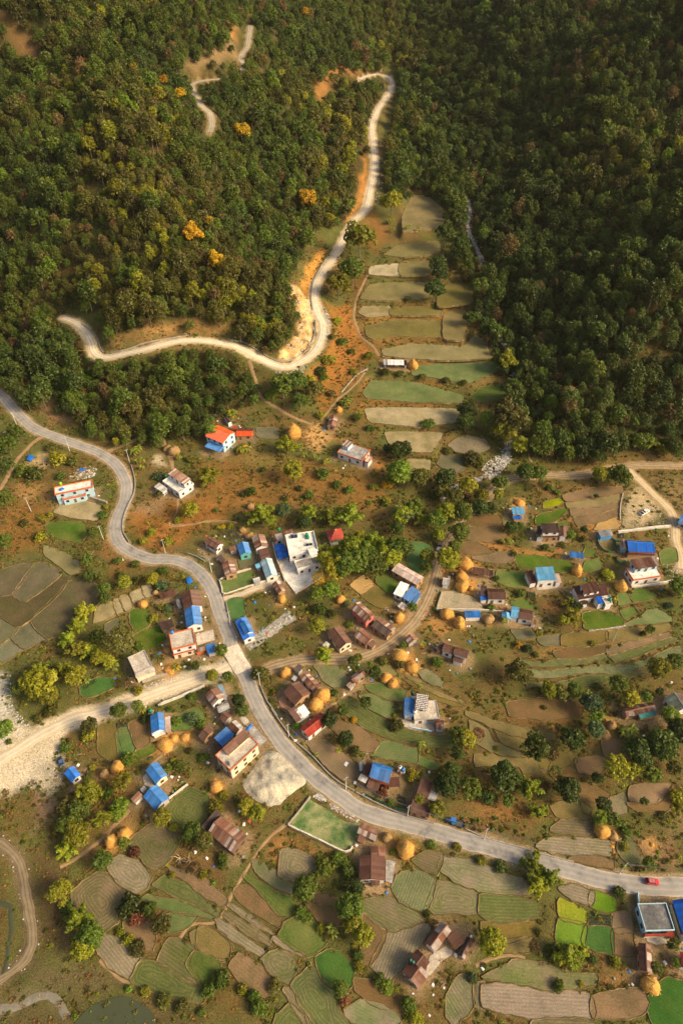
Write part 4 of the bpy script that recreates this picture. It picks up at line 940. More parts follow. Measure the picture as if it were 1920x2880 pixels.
def block(root, kind, t, p0, p1, p2, h, roof='brown', wall='white', rise=None, gz=None, over=0.35, trim=None, slab='grey', par_h=0.45,
          openw=True, posts=False, z_from=0.0, ridge=0.5, storey=2.9, roof2=None, wall_h=None, slope=None, sheets=True):
    c, u, v, L, W, gz = quad_frame(t, p0, p1, p2, h, gz)
    if root is None: return c, gz, L, W
    # local frame: x = u, y = v, z up ; relative to root
    M = Matrix.Identity(4); M.col[0][:3] = (u[0], u[1], 0); M.col[1][:3] = (v[0], v[1], 0); M.col[3][:3] = (c[0], c[1], gz)
    M = T(-root.location) @ M
    z0 = z_from if z_from > 0 else -0.9
    lw, ww = L - 2 * over, W - 2 * over
    FOOT.append(np.array([c + u * a * (L / 2 + 0.3) + v * b * (W / 2 + 0.3) for a, b in ((-1, -1), (1, -1), (1, 1), (-1, 1))]))
    if kind == 'flat':
        lw, ww = L - 0.5, W - 0.5
        b = MB(); b.box((0, 0, (z0 + h) / 2), (lw, ww, h - z0)); wo_ = link('wall', b.mesh('wall', WM[wall]), root, M)
        b = MB(); b.box((0, 0, h + 0.06), (L, W, 0.16)); sl = link('roof_slab', b.mesh('roof_slab', SLAB[slab]), root, M)
        if trim:
            for s in (-1, 1):
                b = MB(); b.box((0, s * (W / 2 - 0.08), h + 0.14 + par_h / 2), (L, 0.18, par_h)); link('parapet', b.mesh('parapet', TRIM[trim]), root, M)
                b = MB(); b.box((s * (L / 2 - 0.08), 0, h + 0.142 + par_h / 2), (0.18, W - 0.34, par_h)); link('parapet', b.mesh('parapet', TRIM[trim]), root, M)
            b = MB()
            for s in (-1, 1): b.box((0, s * (W / 2 + 0.03), h + 0.05), (L + 0.12, 0.06, 0.3)); b.box((s * (L / 2 + 0.03), 0, h + 0.05), (0.06, W, 0.3))
            link('fascia', b.mesh('fascia', TRIM[trim]), root, M)
        if openw: wall_openings(wo_, lw, ww, h - max(z_from, 0), max(z_from, 0), storey)
        return c, gz, L, W
    rise = rise if rise is not None else (0.26 * W if kind == 'gable' else 0.10 * W)
    yr = -W / 2 + ridge * W
    # walls with gable ends
    if posts:
        b = MB(); b.box((0, 0, (z0 + h) / 2), (0.14, 0.14, h - z0 + 0.1)); pm_ = b.mesh('post', POST)
        for sx in np.linspace(-1, 1, max(2, int(L / 3) + 1)):
            for sy in (-1, 1): link('post', pm_, root, M @ T(sx * (lw / 2 - 0.1), sy * (ww / 2 - 0.1), 0))
        b = MB(); b.box((0, ww / 2 - 0.05, (z0 + h * 0.8) / 2), (lw, 0.12, h * 0.8 - z0)); link('wall', b.mesh('wall', WM[wall]), root, M)
    else:
        b = MB()
        hl, hw = lw / 2, ww / 2
        if kind == 'gable':
            top = h + rise * (1 - 0.0) - 0.08; yl = yr
            zl = lambda y: h + rise * (1 - abs(y - yr) / (W / 2 + abs(yr) if False else ((yr + W / 2) if y < yr else (W / 2 - yr)))) - 0.08
            prof = [(-hw, z0), (hw, z0), (hw, zl(hw)), (yr, h + rise - 0.08), (-hw, zl(-hw))]
        else:
            zl = lambda y: h + rise * (y + W / 2) / W - 0.08
            prof = [(-hw, z0), (hw, z0), (hw, zl(hw)), (-hw, zl(-hw))]
        n = len(prof); V = [(-hl, y, z) for y, z in prof] + [(hl, y, z) for y, z in prof]
        b.add(V, [tuple(range(n - 1, -1, -1)), tuple(range(n, 2 * n))] + [(i, (i + 1) % n, n + (i + 1) % n, n + i) for i in range(n)])
        wo_ = link('wall', b.mesh('wall', WM[wall]), root, M)
        if openw: wall_openings(wo_, lw, ww, (wall_h or h) - max(z_from, 0), max(z_from, 0), storey)
    # roof: underlay part, sheets as its pieces
    pal = SH[roof]; pal2 = SH[roof2] if roof2 else pal
    b = MB()
    ex = Vector((1, 0, 0))
    planes = []
    if kind == 'gable':
        s1 = math.hypot(yr + W / 2, rise); e1 = Vector((0, yr + W / 2, rise)) / s1; n1 = ex.cross(e1)
        s2 = math.hypot(W / 2 - yr, rise); e2 = Vector((0, -(W / 2 - yr), rise)) / s2; n2 = (-ex).cross(e2)
        planes = [(Vector((-L / 2, -W / 2, h)), ex, e1, n1, s1, pal), (Vector((L / 2, W / 2, h)), -ex, e2, n2, s2, pal2)]
    else:
        s1 = math.hypot(W, rise); e1 = Vector((0, W, rise)) / s1; planes = [(Vector((-L / 2, -W / 2, h)), ex, e1, ex.cross(e1), s1, pal)]
    for o, ax_, ey, nz, S, pl in planes:
        for k in range(3):
            q = o + ey * S * (0.06 + 0.42 * k) + ax_ * (L / 2) - nz * 0.05
            R = Matrix((ax_, ey, nz)).transposed(); b.box(q, (L - 0.06, 0.09, 0.07), 0, R)
        for k in (0.03, 0.97):
            q = o + ey * S * 0.5 + ax_ * (L * k) - nz * 0.045; R = Matrix((ax_, ey, nz)).transposed(); b.box(q, (0.08, S * 0.98, 0.06), 0, R)
    ro = link('roof', b.mesh('roof', POST), root, M)
    for o, ax_, ey, nz, S, pl in planes: add_sheets(ro, o, ax_, ey, nz, L, S, pl)
    if kind == 'gable':
        b = MB(); b.add([(-L / 2, yr - 0.22, h + rise + 0.0), (-L / 2, yr, h + rise + 0.10), (-L / 2, yr + 0.22, h + rise), (L / 2, yr - 0.22, h + rise), (L / 2, yr, h + rise + 0.10), (L / 2, yr + 0.22, h + rise)],
                     [(0, 3, 4, 1), (1, 4, 5, 2)]); link('ridge_cap', b.mesh('ridge_cap', pal[0]), ro)
    return c, gz, L, W
def house(name, label, ref, cat, blocks):
    b0 = blocks[0]; a = b0[:6]; kw = b0[6] if len(b0) > 6 else {}
    c, gz, L, W = block(None, *a, gz=kw.get('gz'))
    root = bpy.data.objects.new(name, None); COL.objects.link(root); root.empty_display_size = 1.0
    root.location = (c[0], c[1], gz); tag(root, label, cat)
    for bl in blocks:
        kw = dict(bl[6]) if len(bl) > 6 else {}
        # attached blocks stand on the same floor unless told otherwise
        if 'gz' not in kw: kw['gz'] = gz
        elif kw['gz'] is None: kw.pop('gz')
        block(root, *bl[:6], **kw)
    u_, v_, _ = project(c[0], c[1], gz); REFS.append((float(u_), float(v_), ref))
    return root

G, S_, FL = 'gable', 'shed', 'flat'
D = dict
HOUSES = [
 ('farm_shed', 'long white-roofed shed beside a haystack above the upper green terraces', 'white-roofed shed', 'shed',
  [(S_, 'T4', (1100, 750), (1214, 752), (1213, 719), 2.4, D(roof='white', wall='white', posts=True)), (S_, 'T4', (1074, 750), (1099, 750), (1099, 716), 2.0, D(roof='zinc', wall='grey', openw=False)), (S_, 'T4', (1215, 752), (1236, 752), (1236, 722), 2.0, D(roof='dark', wall='grey', openw=False))]),
 ('hay_shed', 'small brown gabled shed at the bend of the earth path', 'small shed by the earth path', 'shed',
  [(G, 'T8', (1046, 48), (1028, 122), (1086, 134), 2.4, D(roof='rust', wall='mud'))]),
 ('house', 'two-storey pale blue house with a bright orange-red roof and blue lean-to', 'orange-roofed house', 'house',
  [(G, 'T8', (187, 186), (310, 238), (384, 157), 5.6, D(roof='orange', wall='lblue', rise=1.5, ridge=0.62)), (S_, 'T8', (183, 259), (290, 299), (312, 258), 2.7, D(roof='blue', wall='white', rise=0.5, openw=False, posts=True))]),
 ('cowshed', 'low shed with a brown and red roof right of the orange-roofed house', 'brown and red shed', 'shed',
  [(G, 'T8', (398, 187), (514, 188), (520, 131), 2.5, D(roof='orange', roof2='brown', wall='mud', rise=0.9, ridge=0.42)), (S_, 'T8', (376, 142), (404, 142), (408, 120), 2.3, D(roof='red', wall='mud', openw=False))]),
 ('hut', 'tiny dark-roofed hut with a white gable behind the orange-roofed house', 'tiny white-gabled hut', 'hut',
  [(G, 'T8', (314, 62), (345, 100), (372, 84), 2.2, D(roof='dark', wall='white', openw=False))]),
 ('house', 'white single-storey house with an orange-rimmed flat grey roof on the orange knoll', 'orange-rimmed white house', 'house',
  [(FL, 'T8', (1098, 303), (1268, 360), (1328, 284), 3.2, D(trim='orange', slab='grey', wall='white', par_h=0.3)), (S_, 'T8', (1130, 248), (1172, 268), (1197, 232), 5.4, D(roof='rust', wall='lblue', z_from=3.3, over=0.15, openw=False)), (FL, 'T8', (1283, 362), (1312, 372), (1332, 330), 3.0, D(slab='tan', wall='white', trim='orange', par_h=0.2, openw=False))]),
 ('house', 'white terraced house with a brown-roofed upper storey above the road bend', 'brown-topped white house', 'house',
  [(FL, 'T7', (1120, 676), (1234, 758), (1336, 692), 3.1, D(trim='white', slab='white', wall='white', par_h=0.7)), (S_, 'T7', (1158, 618), (1268, 694), (1318, 660), 5.9, D(roof='rust', roof2='rust', wall='white', z_from=3.2)), (S_, 'T7', (1060, 708), (1120, 748), (1148, 716), 2.4, D(roof='zinc', wall='white', openw=False))]),
 ('house', 'long flat-roofed house with red parapets and a blue-tarped corner left of the road', 'red-parapet house', 'house',
  [(FL, 'T7', (378, 765), (640, 712), (632, 664), 5.6, D(trim='orange', slab='white', wall='lblue', par_h=0.5)), (FL, 'T7', (432, 800), (592, 768), (586, 738), 2.9, D(slab='grey', wall='lblue', trim='orange', par_h=0.4))]),
 ('house', 'white-gabled house with a brown roof and walled yard above the first road curve', 'brown house on the road curve', 'house',
  [(G, 'A2', (503, 215), (612, 280), (691, 236), 3.3, D(roof='brown', wall='white')), (S_, 'A2', (528, 243), (613, 300), (625, 280), 2.5, D(roof='dark', wall='white', rise=0.4, openw=False))]),
 ('house', 'small blue gabled house with a rusty lean-to among vegetable plots', 'small blue gabled house', 'house',
  [(G, 'A2', (803, 236), (832, 338), (932, 298), 3.2, D(roof='blue', wall='teal')), (S_, 'A2', (740, 300), (812, 284), (800, 245), 2.4, D(roof='rust', wall='grey', openw=False))]),
 ('house', 'white-gabled rusty-roofed house left of the big white building', 'rusty house beside the big white building', 'house',
  [(G, 'A2', (940, 170), (974, 280), (1085, 226), 3.2, D(roof='rust', wall='white')), (S_, 'A2', (1000, 282), (1022, 368), (1112, 348), 2.3, D(roof='brown', wall='grey'))]),
 ('house', 'long pale blue and grey gabled house in front of the brown sheds', 'long pale blue house', 'house',
  [(G, 'A2', (1018, 388), (1072, 545), (1174, 502), 3.0, D(roof='lightblue', wall='white')), (S_, 'A2', (968, 418), (984, 454), (1030, 440), 2.4, D(roof='skyblue', wall='grey', openw=False))]),
 ('house', 'patched brown-roofed house beside the roadside wall', 'patched brown house', 'house',
  [(G, 'A2', (665, 408), (698, 527), (803, 488), 3.0, D(roof='rust', wall='mud', rise=0.9)), (S_, 'A2', (618, 345), (655, 402), (696, 378), 2.2, D(roof='dark', wall='wood', openw=False))]),
 ('hut', 'tiny grey-roofed hut below the long pale blue house', 'tiny grey hut', 'hut', [(S_, 'A2', (950, 548), (962, 592), (1024, 576), 2.2, D(roof='zinc', wall='grey', openw=False))]),
 ('building', 'large white two-storey concrete building with flat roofs and walled yard', 'big white building', 'building',
  [(FL, 'A2', (1283, 332), (1550, 292), (1480, 126), 6.6, D(trim='white', slab='white', wall='white', par_h=0.9, storey=3.1)), (FL, 'A2', (1360, 470), (1580, 410), (1550, 335), 3.4, D(slab='grey', wall='white', trim='white', par_h=0.7)),
   (FL, 'A2', (1480, 340), (1548, 322), (1520, 262), 8.2, D(slab='white', wall='white', z_from=6.7, openw=False))]),
 ('annex', 'low room with striped rusty roof behind the big white building', 'striped annex', 'shed',
  [(S_, 'A2', (1150, 208), (1238, 186), (1222, 128), 2.9, D(roof='rust', wall='white')), (S_, 'A2', (1240, 150), (1325, 120), (1310, 92), 2.9, D(roof='rust', wall='white', openw=False))]),
 ('carport', 'bright blue barrel-roofed carport left of the big white building', 'blue carport', 'carport',
  [(G, 'A2', (1145, 246), (1190, 374), (1280, 345), 2.8, D(roof='vblue', wall='white', posts=True, rise=0.7))]),
 ('shed', 'small brown gabled shed at the end of the walled lane', 'brown shed by the walled lane', 'shed',
  [(G, 'A2', (1126, 596), (1182, 688), (1244, 648), 2.6, D(roof='rust', wall='mud'))]),
 ('shed', 'long narrow brown-roofed shed beside two haystacks near the roadside', 'narrow brown shed', 'shed',
  [(S_, 'A2', (106, 743), (244, 690), (231, 642), 2.4, D(roof='brown', wall='mud', posts=True))]),
 ('house', 'brown gabled house joined to the blue house beside the road', 'brown roadside house', 'house',
  [(G, 'A2', (290, 694), (318, 840), (488, 796), 3.6, D(roof='brown', wall='white')), (FL, 'A2', (250, 790), (296, 782), (288, 730), 2.6, D(slab='dark', wall='white', openw=False))]),
 ('house', 'blue gabled house at the roadside above the red-rimmed flat roof', 'blue roadside house', 'house',
  [(G, 'A2', (318, 824), (343, 1004), (484, 941), 3.6, D(roof='blue', wall='white'))]),
 ('shed', 'low black-roofed shed left of the blue roadside house', 'black-roofed shed', 'shed', [(S_, 'A2', (118, 1032), (232, 986), (214, 915), 2.4, D(roof='dark', wall='wood'))]),
 ('house', 'two-storey house with a flat roof rimmed in orange-red near the bridge', 'red-rimmed house near the bridge', 'house',
  [(FL, 'A2', (208, 1207), (428, 1150), (394, 1008), 5.8, D(trim='orange', slab='tan', wall='white', par_h=0.45)), (FL, 'B1', (610, 142), (812, 90), (806, 62), 2.9, D(slab='grey', wall='cream', trim='red', par_h=0.25))]),
 ('tarp_shed', 'shed patched with blue tarpaulin beside the red-rimmed house', 'blue tarpaulin shed', 'shed',
  [(S_, 'B1', (930, 132), (1012, 108), (1016, 24), 2.4, D(roof='blue', wall='white', openw=False)), (S_, 'B1', (815, 118), (908, 94), (900, 60), 2.2, D(roof='rust', wall='orange', openw=False))]),
 ('house', 'plain grey flat-roofed house with cream front above the gravel track', 'grey flat-roofed house', 'house',
  [(FL, 'B1', (265, 320), (420, 246), (360, 90), 4.4, D(trim='grey', slab='tan', wall='grey', par_h=0.35)), (FL, 'B1', (270, 355), (448, 290), (438, 250), 3.2, D(slab='tan', wall='cream', openw=False))]),
 ('house', 'large bright blue house with a raised middle roof beside the road', 'large blue roadside house', 'house',
  [(G, 'A2', (785, 938), (866, 1119), (973, 1078), 3.0, D(roof='vblue', wall='white', rise=0.8)), (G, 'A2', (828, 960), (882, 1068), (962, 1038), 4.0, D(roof='blue', wall='white', z_from=3.0, rise=0.9, openw=False))]),
 ('house', 'house with a striped rusty and grey roof below the gravel track', 'striped rusty house', 'house',
  [(G, 'B1', (903, 512), (972, 609), (1110, 530), 3.0, D(roof='rust', roof2='rust', wall='white', ridge=0.42)), (S_, 'B1', (1075, 545), (1112, 528), (1030, 424), 2.9, D(roof='lightblue', wall='white', openw=False)), (S_, 'B1', (1010, 615), (1030, 672), (1132, 622), 2.2, D(roof='zinc', wall='grey', openw=False))]),
 ('house', 'blue-roofed house with a white front room between vegetable beds', 'blue house between the beds', 'house',
  [(G, 'B1', (400, 700), (413, 860), (538, 838), 3.0, D(roof='blue', wall='white', ridge=0.6)), (S_, 'B1', (412, 858), (424, 886), (540, 850), 2.5, D(roof='white', wall='white', openw=False)), (S_, 'B1', (533, 712), (540, 852), (592, 842), 2.3, D(roof='pink', wall='mud', openw=False))]),
 ('house', 'wide brown gabled house left of the blue-patched roof', 'wide brown gabled house', 'house',
  [(G, 'C5', (-30, 720), (110, 830), (400, 640), 3.0, D(roof='brown', wall='mud', rise=0.9))]),
 ('house', 'house with blue and brown roofs behind the roadside concrete building', 'blue-patched house', 'house',
  [(S_, 'C5', (325, 750), (500, 935), (790, 710), 3.0, D(roof='blue', wall='grey', openw=False)), (G, 'C5', (620, 520), (800, 690), (1000, 540), 3.1, D(roof='brown', roof2='zinc', wall='grey', openw=False)),
   (G, 'C5', (440, 320), (560, 430), (750, 290), 2.7, D(roof='brown', wall='grey', openw=False)), (S_, 'C5', (265, 860), (440, 1050), (520, 980), 2.3, D(roof='dark', wall='wood', openw=False))]),
 ('building', 'roadside concrete building with a rusted roof shelter and cream wall beside the white heap', 'roadside concrete building', 'building',
  [(FL, 'C5', (355, 1145), (690, 1480), (1320, 905), 6.2, D(trim='orange', slab='tan', wall='cream', par_h=0.35)), (S_, 'C5', (505, 985), (650, 1140), (1120, 730), 7.6, D(roof='rust', wall='cream', z_from=6.3, openw=False, rise=0.4)),
   (FL, 'C5', (655, 1260), (680, 1370), (750, 1350), 7.4, D(slab='tan', wall='white', z_from=6.3, openw=False))]),
 ('hut', 'bright blue hut with a white gable on the grey gravel flat', 'blue hut on the gravel', 'hut', [(G, 'B2', (590, 1032), (658, 1119), (742, 1045), 2.6, D(roof='vblue', wall='white'))]),
 ('house', 'upper of two blue gabled houses above the contour-ploughed fields', 'upper blue gabled house', 'house', [(G, 'B3', (708, 166), (781, 263), (861, 199), 3.0, D(roof='blue', wall='cream'))]),
 ('house', 'lower of two blue gabled houses with rusty sheds at its side', 'lower blue gabled house', 'house',
  [(G, 'B3', (692, 346), (778, 443), (873, 355), 3.0, D(roof='blue', wall='grey')), (S_, 'B3', (605, 362), (636, 396), (692, 340), 2.3, D(roof='rust', wall='white', openw=False)), (S_, 'B3', (670, 296), (690, 318), (722, 296), 2.1, D(roof='zinc', wall='grey', openw=False))]),
 ('barn', 'big rust-brown barn with pale patched sheets beside dry brush', 'big rusty barn', 'barn',
  [(G, 'B3', (1136, 592), (1312, 738), (1415, 628), 3.6, D(roof='rust', wall='wood')), (S_, 'B3', (1092, 556), (1150, 606), (1250, 490), 2.6, D(roof='dark', wall='wood', openw=False))]),
 ('house', 'dark brown gabled house in a walled roadside yard with brick paving', 'dark brown yard house', 'house',
  [(G, 'A7', (252, 336), (338, 431), (453, 341), 3.2, D(roof='brown', wall='mud')), (S_, 'A7', (310, 236), (338, 252), (368, 230), 2.2, D(roof='zinc', wall='grey', openw=False))]),
 ('house', 'narrow brown gabled house behind the dark brown yard house', 'narrow brown house', 'house', [(G, 'A7', (373, 226), (479, 336), (534, 290), 3.0, D(roof='rust', wall='white')), (S_, 'A7', (325, 165), (362, 192), (412, 160), 2.4, D(roof='dark', wall='grey', openw=False))]),
 ('shed', 'half white half brown roofed shed in the roadside yard', 'half-white shed', 'shed', [(S_, 'A7', (285, 466), (350, 558), (400, 520), 2.6, D(roof='brown', wall='grey')), (S_, 'A7', (338, 462), (384, 528), (446, 486), 2.8, D(roof='white', wall='white', openw=False))]),
 ('barn', 'long red-roofed barn with white base wall at the roadside', 'long red barn', 'barn', [(G, 'A7', (436, 667), (588, 545), (530, 476), 3.0, D(roof='red', wall='white', rise=1.0))]),
 ('shed', 'small red-brown gabled shed by the forked footpath', 'shed by the forked footpath', 'shed', [(G, 'A7', (772, 270), (862, 206), (822, 166), 2.7, D(roof='rust', wall='mud')), (S_, 'A7', (712, 282), (745, 310), (778, 275), 2.1, D(roof='rust', wall='stone', openw=False))]),
 ('house', 'white house with blue wing and a brown roof weighted by rows of pale bricks', 'brick-weighted white house', 'house',
  [(FL, 'C4', (500, 1190), (1290, 1140), (1390, 555), 3.2, D(slab='tan', wall='white', trim='grey', par_h=0.25)), (S_, 'C4', (170, 1040), (460, 1065), (560, 545), 3.4, D(roof='blue', wall='white')), (S_, 'C4', (525, 845), (900, 900), (990, 435), 5.2, D(roof='brown', wall='white', z_from=3.3)),
   (S_, 'C4', (900, 1215), (1290, 1280), (1300, 1145), 2.6, D(roof='dark', wall='grey', openw=False)), (G, 'C4', (1170, 1470), (1420, 1500), (1470, 1200), 2.3, D(roof='rust', wall='lblue', openw=False)), (FL, 'C4', (300, 530), (560, 545), (580, 440), 3.2, D(slab='grey', wall='grey', openw=False))]),
 ('house', 'orange-walled house with a ribbed blue roof and brown lean-tos by the road', 'orange-walled blue house', 'house',
  [(G, 'B8', (905, 346), (1086, 406), (1136, 266), 4.6, D(roof='blue', wall='orange', ridge=0.68)), (S_, 'B8', (848, 312), (908, 330), (946, 200), 3.2, D(roof='brown', wall='orange')), (S_, 'B8', (880, 438), (985, 475), (1000, 392), 2.4, D(roof='brown', wall='mud', openw=False)),
   (S_, 'B8', (803, 368), (872, 404), (895, 350), 2.4, D(roof='zinc', wall='mud', openw=False)), (S_, 'B8', (1082, 442), (1192, 436), (1226, 346), 2.5, D(roof='brown', wall='mud', openw=False)), (S_, 'B8', (818, 290), (850, 290), (872, 212), 2.4, D(roof='lightblue', wall='grey', openw=False))]),
 ('house', 'stepped brown shed-roofed house with a grey corner at the roadside', 'stepped brown house', 'house',
  [(S_, 'B8', (1340, 506), (1446, 546), (1500, 408), 3.2, D(roof='brown', wall='mud')), (S_, 'B8', (1276, 662), (1452, 724), (1512, 580), 2.9, D(roof='brown', wall='mud')), (S_, 'B8', (1442, 550), (1506, 582), (1536, 500), 3.0, D(roof='zinc', wall='grey', openw=False))]),
 ('shed', 'rusty striped shed at the corner of the walled green plot', 'rusty shed by the walled plot', 'shed', [(G, 'B8', (795, 860), (960, 936), (996, 836), 2.6, D(roof='rust', wall='stone', rise=0.6)), (S_, 'B8', (795, 935), (850, 958), (860, 890), 2.1, D(roof='rust', wall='mud', openw=False))]),
 ('house', 'square brown-roofed house with concrete yard beside the largest haystack', 'square brown house', 'house',
  [(G, 'B5', (1104, 263), (1102, 432), (1282, 439), 3.2, D(roof='brown', wall='white', ridge=0.45, rise=1.1)), (G, 'B5', (1184, 200), (1184, 264), (1284, 266), 2.6, D(roof='rust', wall='mud', openw=False, rise=0.5)), (S_, 'B5', (1184, 470), (1242, 470), (1242, 432), 2.3, D(roof='brown', wall='mud', openw=False))]),
 ('house', 'rusty gabled farmhouse at the top of the farmyard in the furrowed fields', 'upper farmhouse', 'house',
  [(G, 'C1', (452, 362), (630, 128), (750, 218), 3.3, D(roof='rust', wall='white', rise=1.2)), (S_, 'C1', (690, 300), (780, 440), (862, 320), 2.6, D(roof='brown', wall='mud'))]),
 ('house', 'red-brown gabled farmhouse with a sunken terrace at the left of the farmyard', 'lower farmhouse', 'house',
  [(G, 'C1', (380, 876), (492, 722), (290, 560), 3.0, D(roof='rust', roof2='brown', wall='white', rise=0.9)), (G, 'C1', (420, 690), (504, 578), (350, 440), 3.4, D(roof='brown', wall='mud', rise=1.0))]),
 ('cowshed', 'narrow half-charred cowshed on the right of the farmyard', 'farmyard cowshed', 'shed', [(G, 'C1', (808, 492), (910, 290), (990, 340), 2.6, D(roof='dark', roof2='rust', wall='stone')), ]),
 ('house', 'flat dark-roofed house with pale blue parapets below the paved road', 'dark flat-roofed house', 'house',
  [(FL, 'C2', (785, 1800), (1352, 1785), (1215, 1255), 3.5, D(trim='lblue', slab='dark', wall='lblue', par_h=0.4)), (S_, 'C2', (785, 1905), (1232, 1895), (1230, 1845), 2.7, D(roof='red', wall='cream', openw=False, rise=0.3)), (S_, 'C2', (1240, 1935), (1362, 1930), (1350, 1800), 2.6, D(roof='red', wall='cream', openw=False))]),
 ('house', 'blue-roofed house at the right edge beside the dark flat roof', 'blue house at the right edge', 'house',
  [(G, 'C2', (1310, 1200), (1560, 1990), (1900, 1900), 3.6, D(roof='vblue', wall='white', rise=1.6)), (S_, 'C2', (1300, 1260), (1480, 1860), (1530, 1840), 3.0, D(roof='brown', wall='cream', openw=False))]),
 ('shed', 'long rust-brown gabled shed behind the dark flat-roofed house', 'long shed behind the dark roof', 'shed', [(G, 'C2', (650, 2020), (672, 2560), (920, 2560), 2.8, D(roof='brown', roof2='rust', wall='mud', rise=0.9))]),
 ('house', 'red-roofed house cut by the lower right edge', 'red-roofed house at the edge', 'house', [(G, 'C2', (1460, 2200), (1490, 2500), (1800, 2480), 3.0, D(roof='red', wall='white'))]),
 ('shed', 'rusty shed with a flat teal awning among orchard trees', 'teal-awning shed', 'shed', [(G, 'C3', (330, 920), (985, 770), (860, 590), 2.6, D(roof='rust', wall='mud', rise=0.7)), (S_, 'C3', (630, 962), (990, 882), (965, 780), 2.1, D(roof='teal', wall='mud', openw=False, rise=0.3))]),
 ('house', 'mossy grey-green roofed house with teal lean-to at the right edge', 'mossy green house', 'house', [(G, 'C3', (1150, 480), (1380, 830), (1700, 640), 3.2, D(roof='green', roof2='dark', wall='white')), (S_, 'C3', (1180, 720), (1320, 900), (1380, 830), 2.3, D(roof='teal', wall='grey', openw=False))]),
 ('hut', 'sky-blue hut beside a straw heap at the top of the right village', 'sky-blue hut', 'hut', [(S_, 'T6', (396, 606), (480, 606), (478, 558), 2.8, D(roof='skyblue', wall='yellow')), (S_, 'T6', (400, 638), (460, 636), (462, 616), 1.9, D(roof='vblue', wall='mud', openw=False, rise=0.2))]),
 ('house', 'long brown house with two white-gabled wings and a veranda', 'long brown winged house', 'house',
  [(S_, 'A4', (1062, 324), (1222, 322), (1212, 248), 5.0, D(roof='dark', wall='white', rise=0.9)), (S_, 'A4', (1074, 366), (1214, 364), (1216, 330), 2.8, D(roof='brown', wall='mud', rise=0.5)), (G, 'A4', (1012, 262), (1010, 362), (1072, 352), 3.0, D(roof='dark', wall='white', rise=0.6)), (G, 'A4', (1218, 258), (1222, 352), (1282, 350), 3.0, D(roof='brown', wall='white', rise=0.6))]),
 ('shed', 'small blue-roofed open shed above a haystack', 'blue-roofed open shed', 'shed', [(S_, 'A4', (1310, 546), (1440, 562), (1444, 512), 2.6, D(roof='blue', wall='mud', posts=True))]),
 ('cowshed', 'long low brown open shed beside the row of haystacks', 'long brown open shed', 'shed', [(S_, 'A4', (416, 696), (566, 716), (572, 660), 2.5, D(roof='brown', wall='mud', posts=True)), (S_, 'A4', (570, 716), (610, 720), (614, 672), 2.3, D(roof='dark', wall='mud', posts=True))]),
 ('house', 'house with tall blue roof between a brown and a pinkish wing', 'tall blue winged house', 'house',
  [(S_, 'A4', (1020, 764), (1186, 756), (1172, 656), 4.4, D(roof='skyblue', wall='white', rise=1.6, wall_h=3.0)), (S_, 'A4', (948, 792), (1012, 782), (1000, 672), 2.9, D(roof='brown', wall='white', openw=False)), (S_, 'A4', (1184, 784), (1238, 780), (1236, 700), 2.9, D(roof='pink', wall='white', openw=False))]),
 ('house', 'brown house with a blue corner roof above the pale ploughed plot', 'brown house with blue corner', 'house',
  [(G, 'A4', (560, 934), (726, 938), (738, 838), 3.0, D(roof='brown', wall='white', rise=1.0)), (S_, 'A4', (500, 900), (558, 902), (566, 818), 2.9, D(roof='dark', wall='white', openw=False)), (S_, 'A4', (494, 944), (556, 942), (560, 898), 2.3, D(roof='vblue', wall='white', openw=False))]),
 ('shed', 'long blue-roofed shed below the pale ploughed plot', 'long blue shed', 'shed', [(S_, 'A4', (354, 1104), (498, 1102), (497, 1042), 2.4, D(roof='blue', wall='white', openw=False))]),
 ('house', 'low house with joined blue and brown roofs in the right village', 'blue and brown row house', 'house',
  [(G, 'A4', (838, 1110), (966, 1132), (988, 1042), 3.0, D(roof='brown', wall='white', rise=0.8)), (G, 'A4', (768, 1094), (838, 1108), (852, 1010), 3.0, D(roof='skyblue', wall='white', rise=0.8)), (G, 'A4', (686, 1056), (690, 1114), (770, 1108), 2.7, D(roof='skyblue', wall='white')), (S_, 'A4', (956, 1160), (1004, 1168), (1010, 1128), 2.2, D(roof='rust', wall='white', openw=False))]),
 ('house', 'large brown-roofed white house with a blue-topped porch', 'large brown and white house', 'house',
  [(S_, 'A6', (665, 236), (812, 206), (790, 126), 5.2, D(roof='brown', wall='white', rise=1.0)), (S_, 'A6', (612, 286), (888, 240), (868, 190), 3.3, D(roof='brown', wall='white', rise=0.5)), (S_, 'A6', (600, 250), (664, 238), (642, 150), 3.4, D(roof='brown', wall='white', openw=False)), (S_, 'A6', (812, 206), (880, 200), (850, 140), 3.4, D(roof='brown', wall='white', openw=False)),
   (S_, 'A6', (794, 328), (856, 314), (830, 250), 3.1, D(roof='vblue', wall='white')), (FL, 'A6', (858, 336), (920, 326), (900, 262), 3.0, D(slab='tan', wall='white', trim='white', par_h=0.3)), (S_, 'A6', (648, 330), (702, 326), (692, 290), 2.3, D(roof='dark', wall='white', openw=False))]),
 ('shed', 'weathered grey-roofed shed beside the green net fence', 'grey shed by the net fence', 'shed', [(S_, 'A5', (560, 656), (716, 638), (697, 562), 2.6, D(roof='zinc', wall='blue', openw=False))]),
 ('house', 'long vivid blue-roofed house with a rusty end beside the curved track', 'long vivid blue house', 'house',
  [(G, 'A5', (902, 832), (1232, 852), (1226, 716), 3.4, D(roof='vblue', wall='pinkred', ridge=0.7, rise=1.2)), (S_, 'A5', (815, 790), (896, 800), (894, 702), 2.9, D(roof='rust', wall='lblue', openw=False)), (S_, 'A5', (892, 872), (1230, 884), (1230, 846), 2.2, D(roof='brown', wall='mud', openw=False, rise=0.3))]),
 ('house', 'two-storey house with rusty top roof, orange trim and a concrete balcony', 'rusty-topped balcony house', 'house',
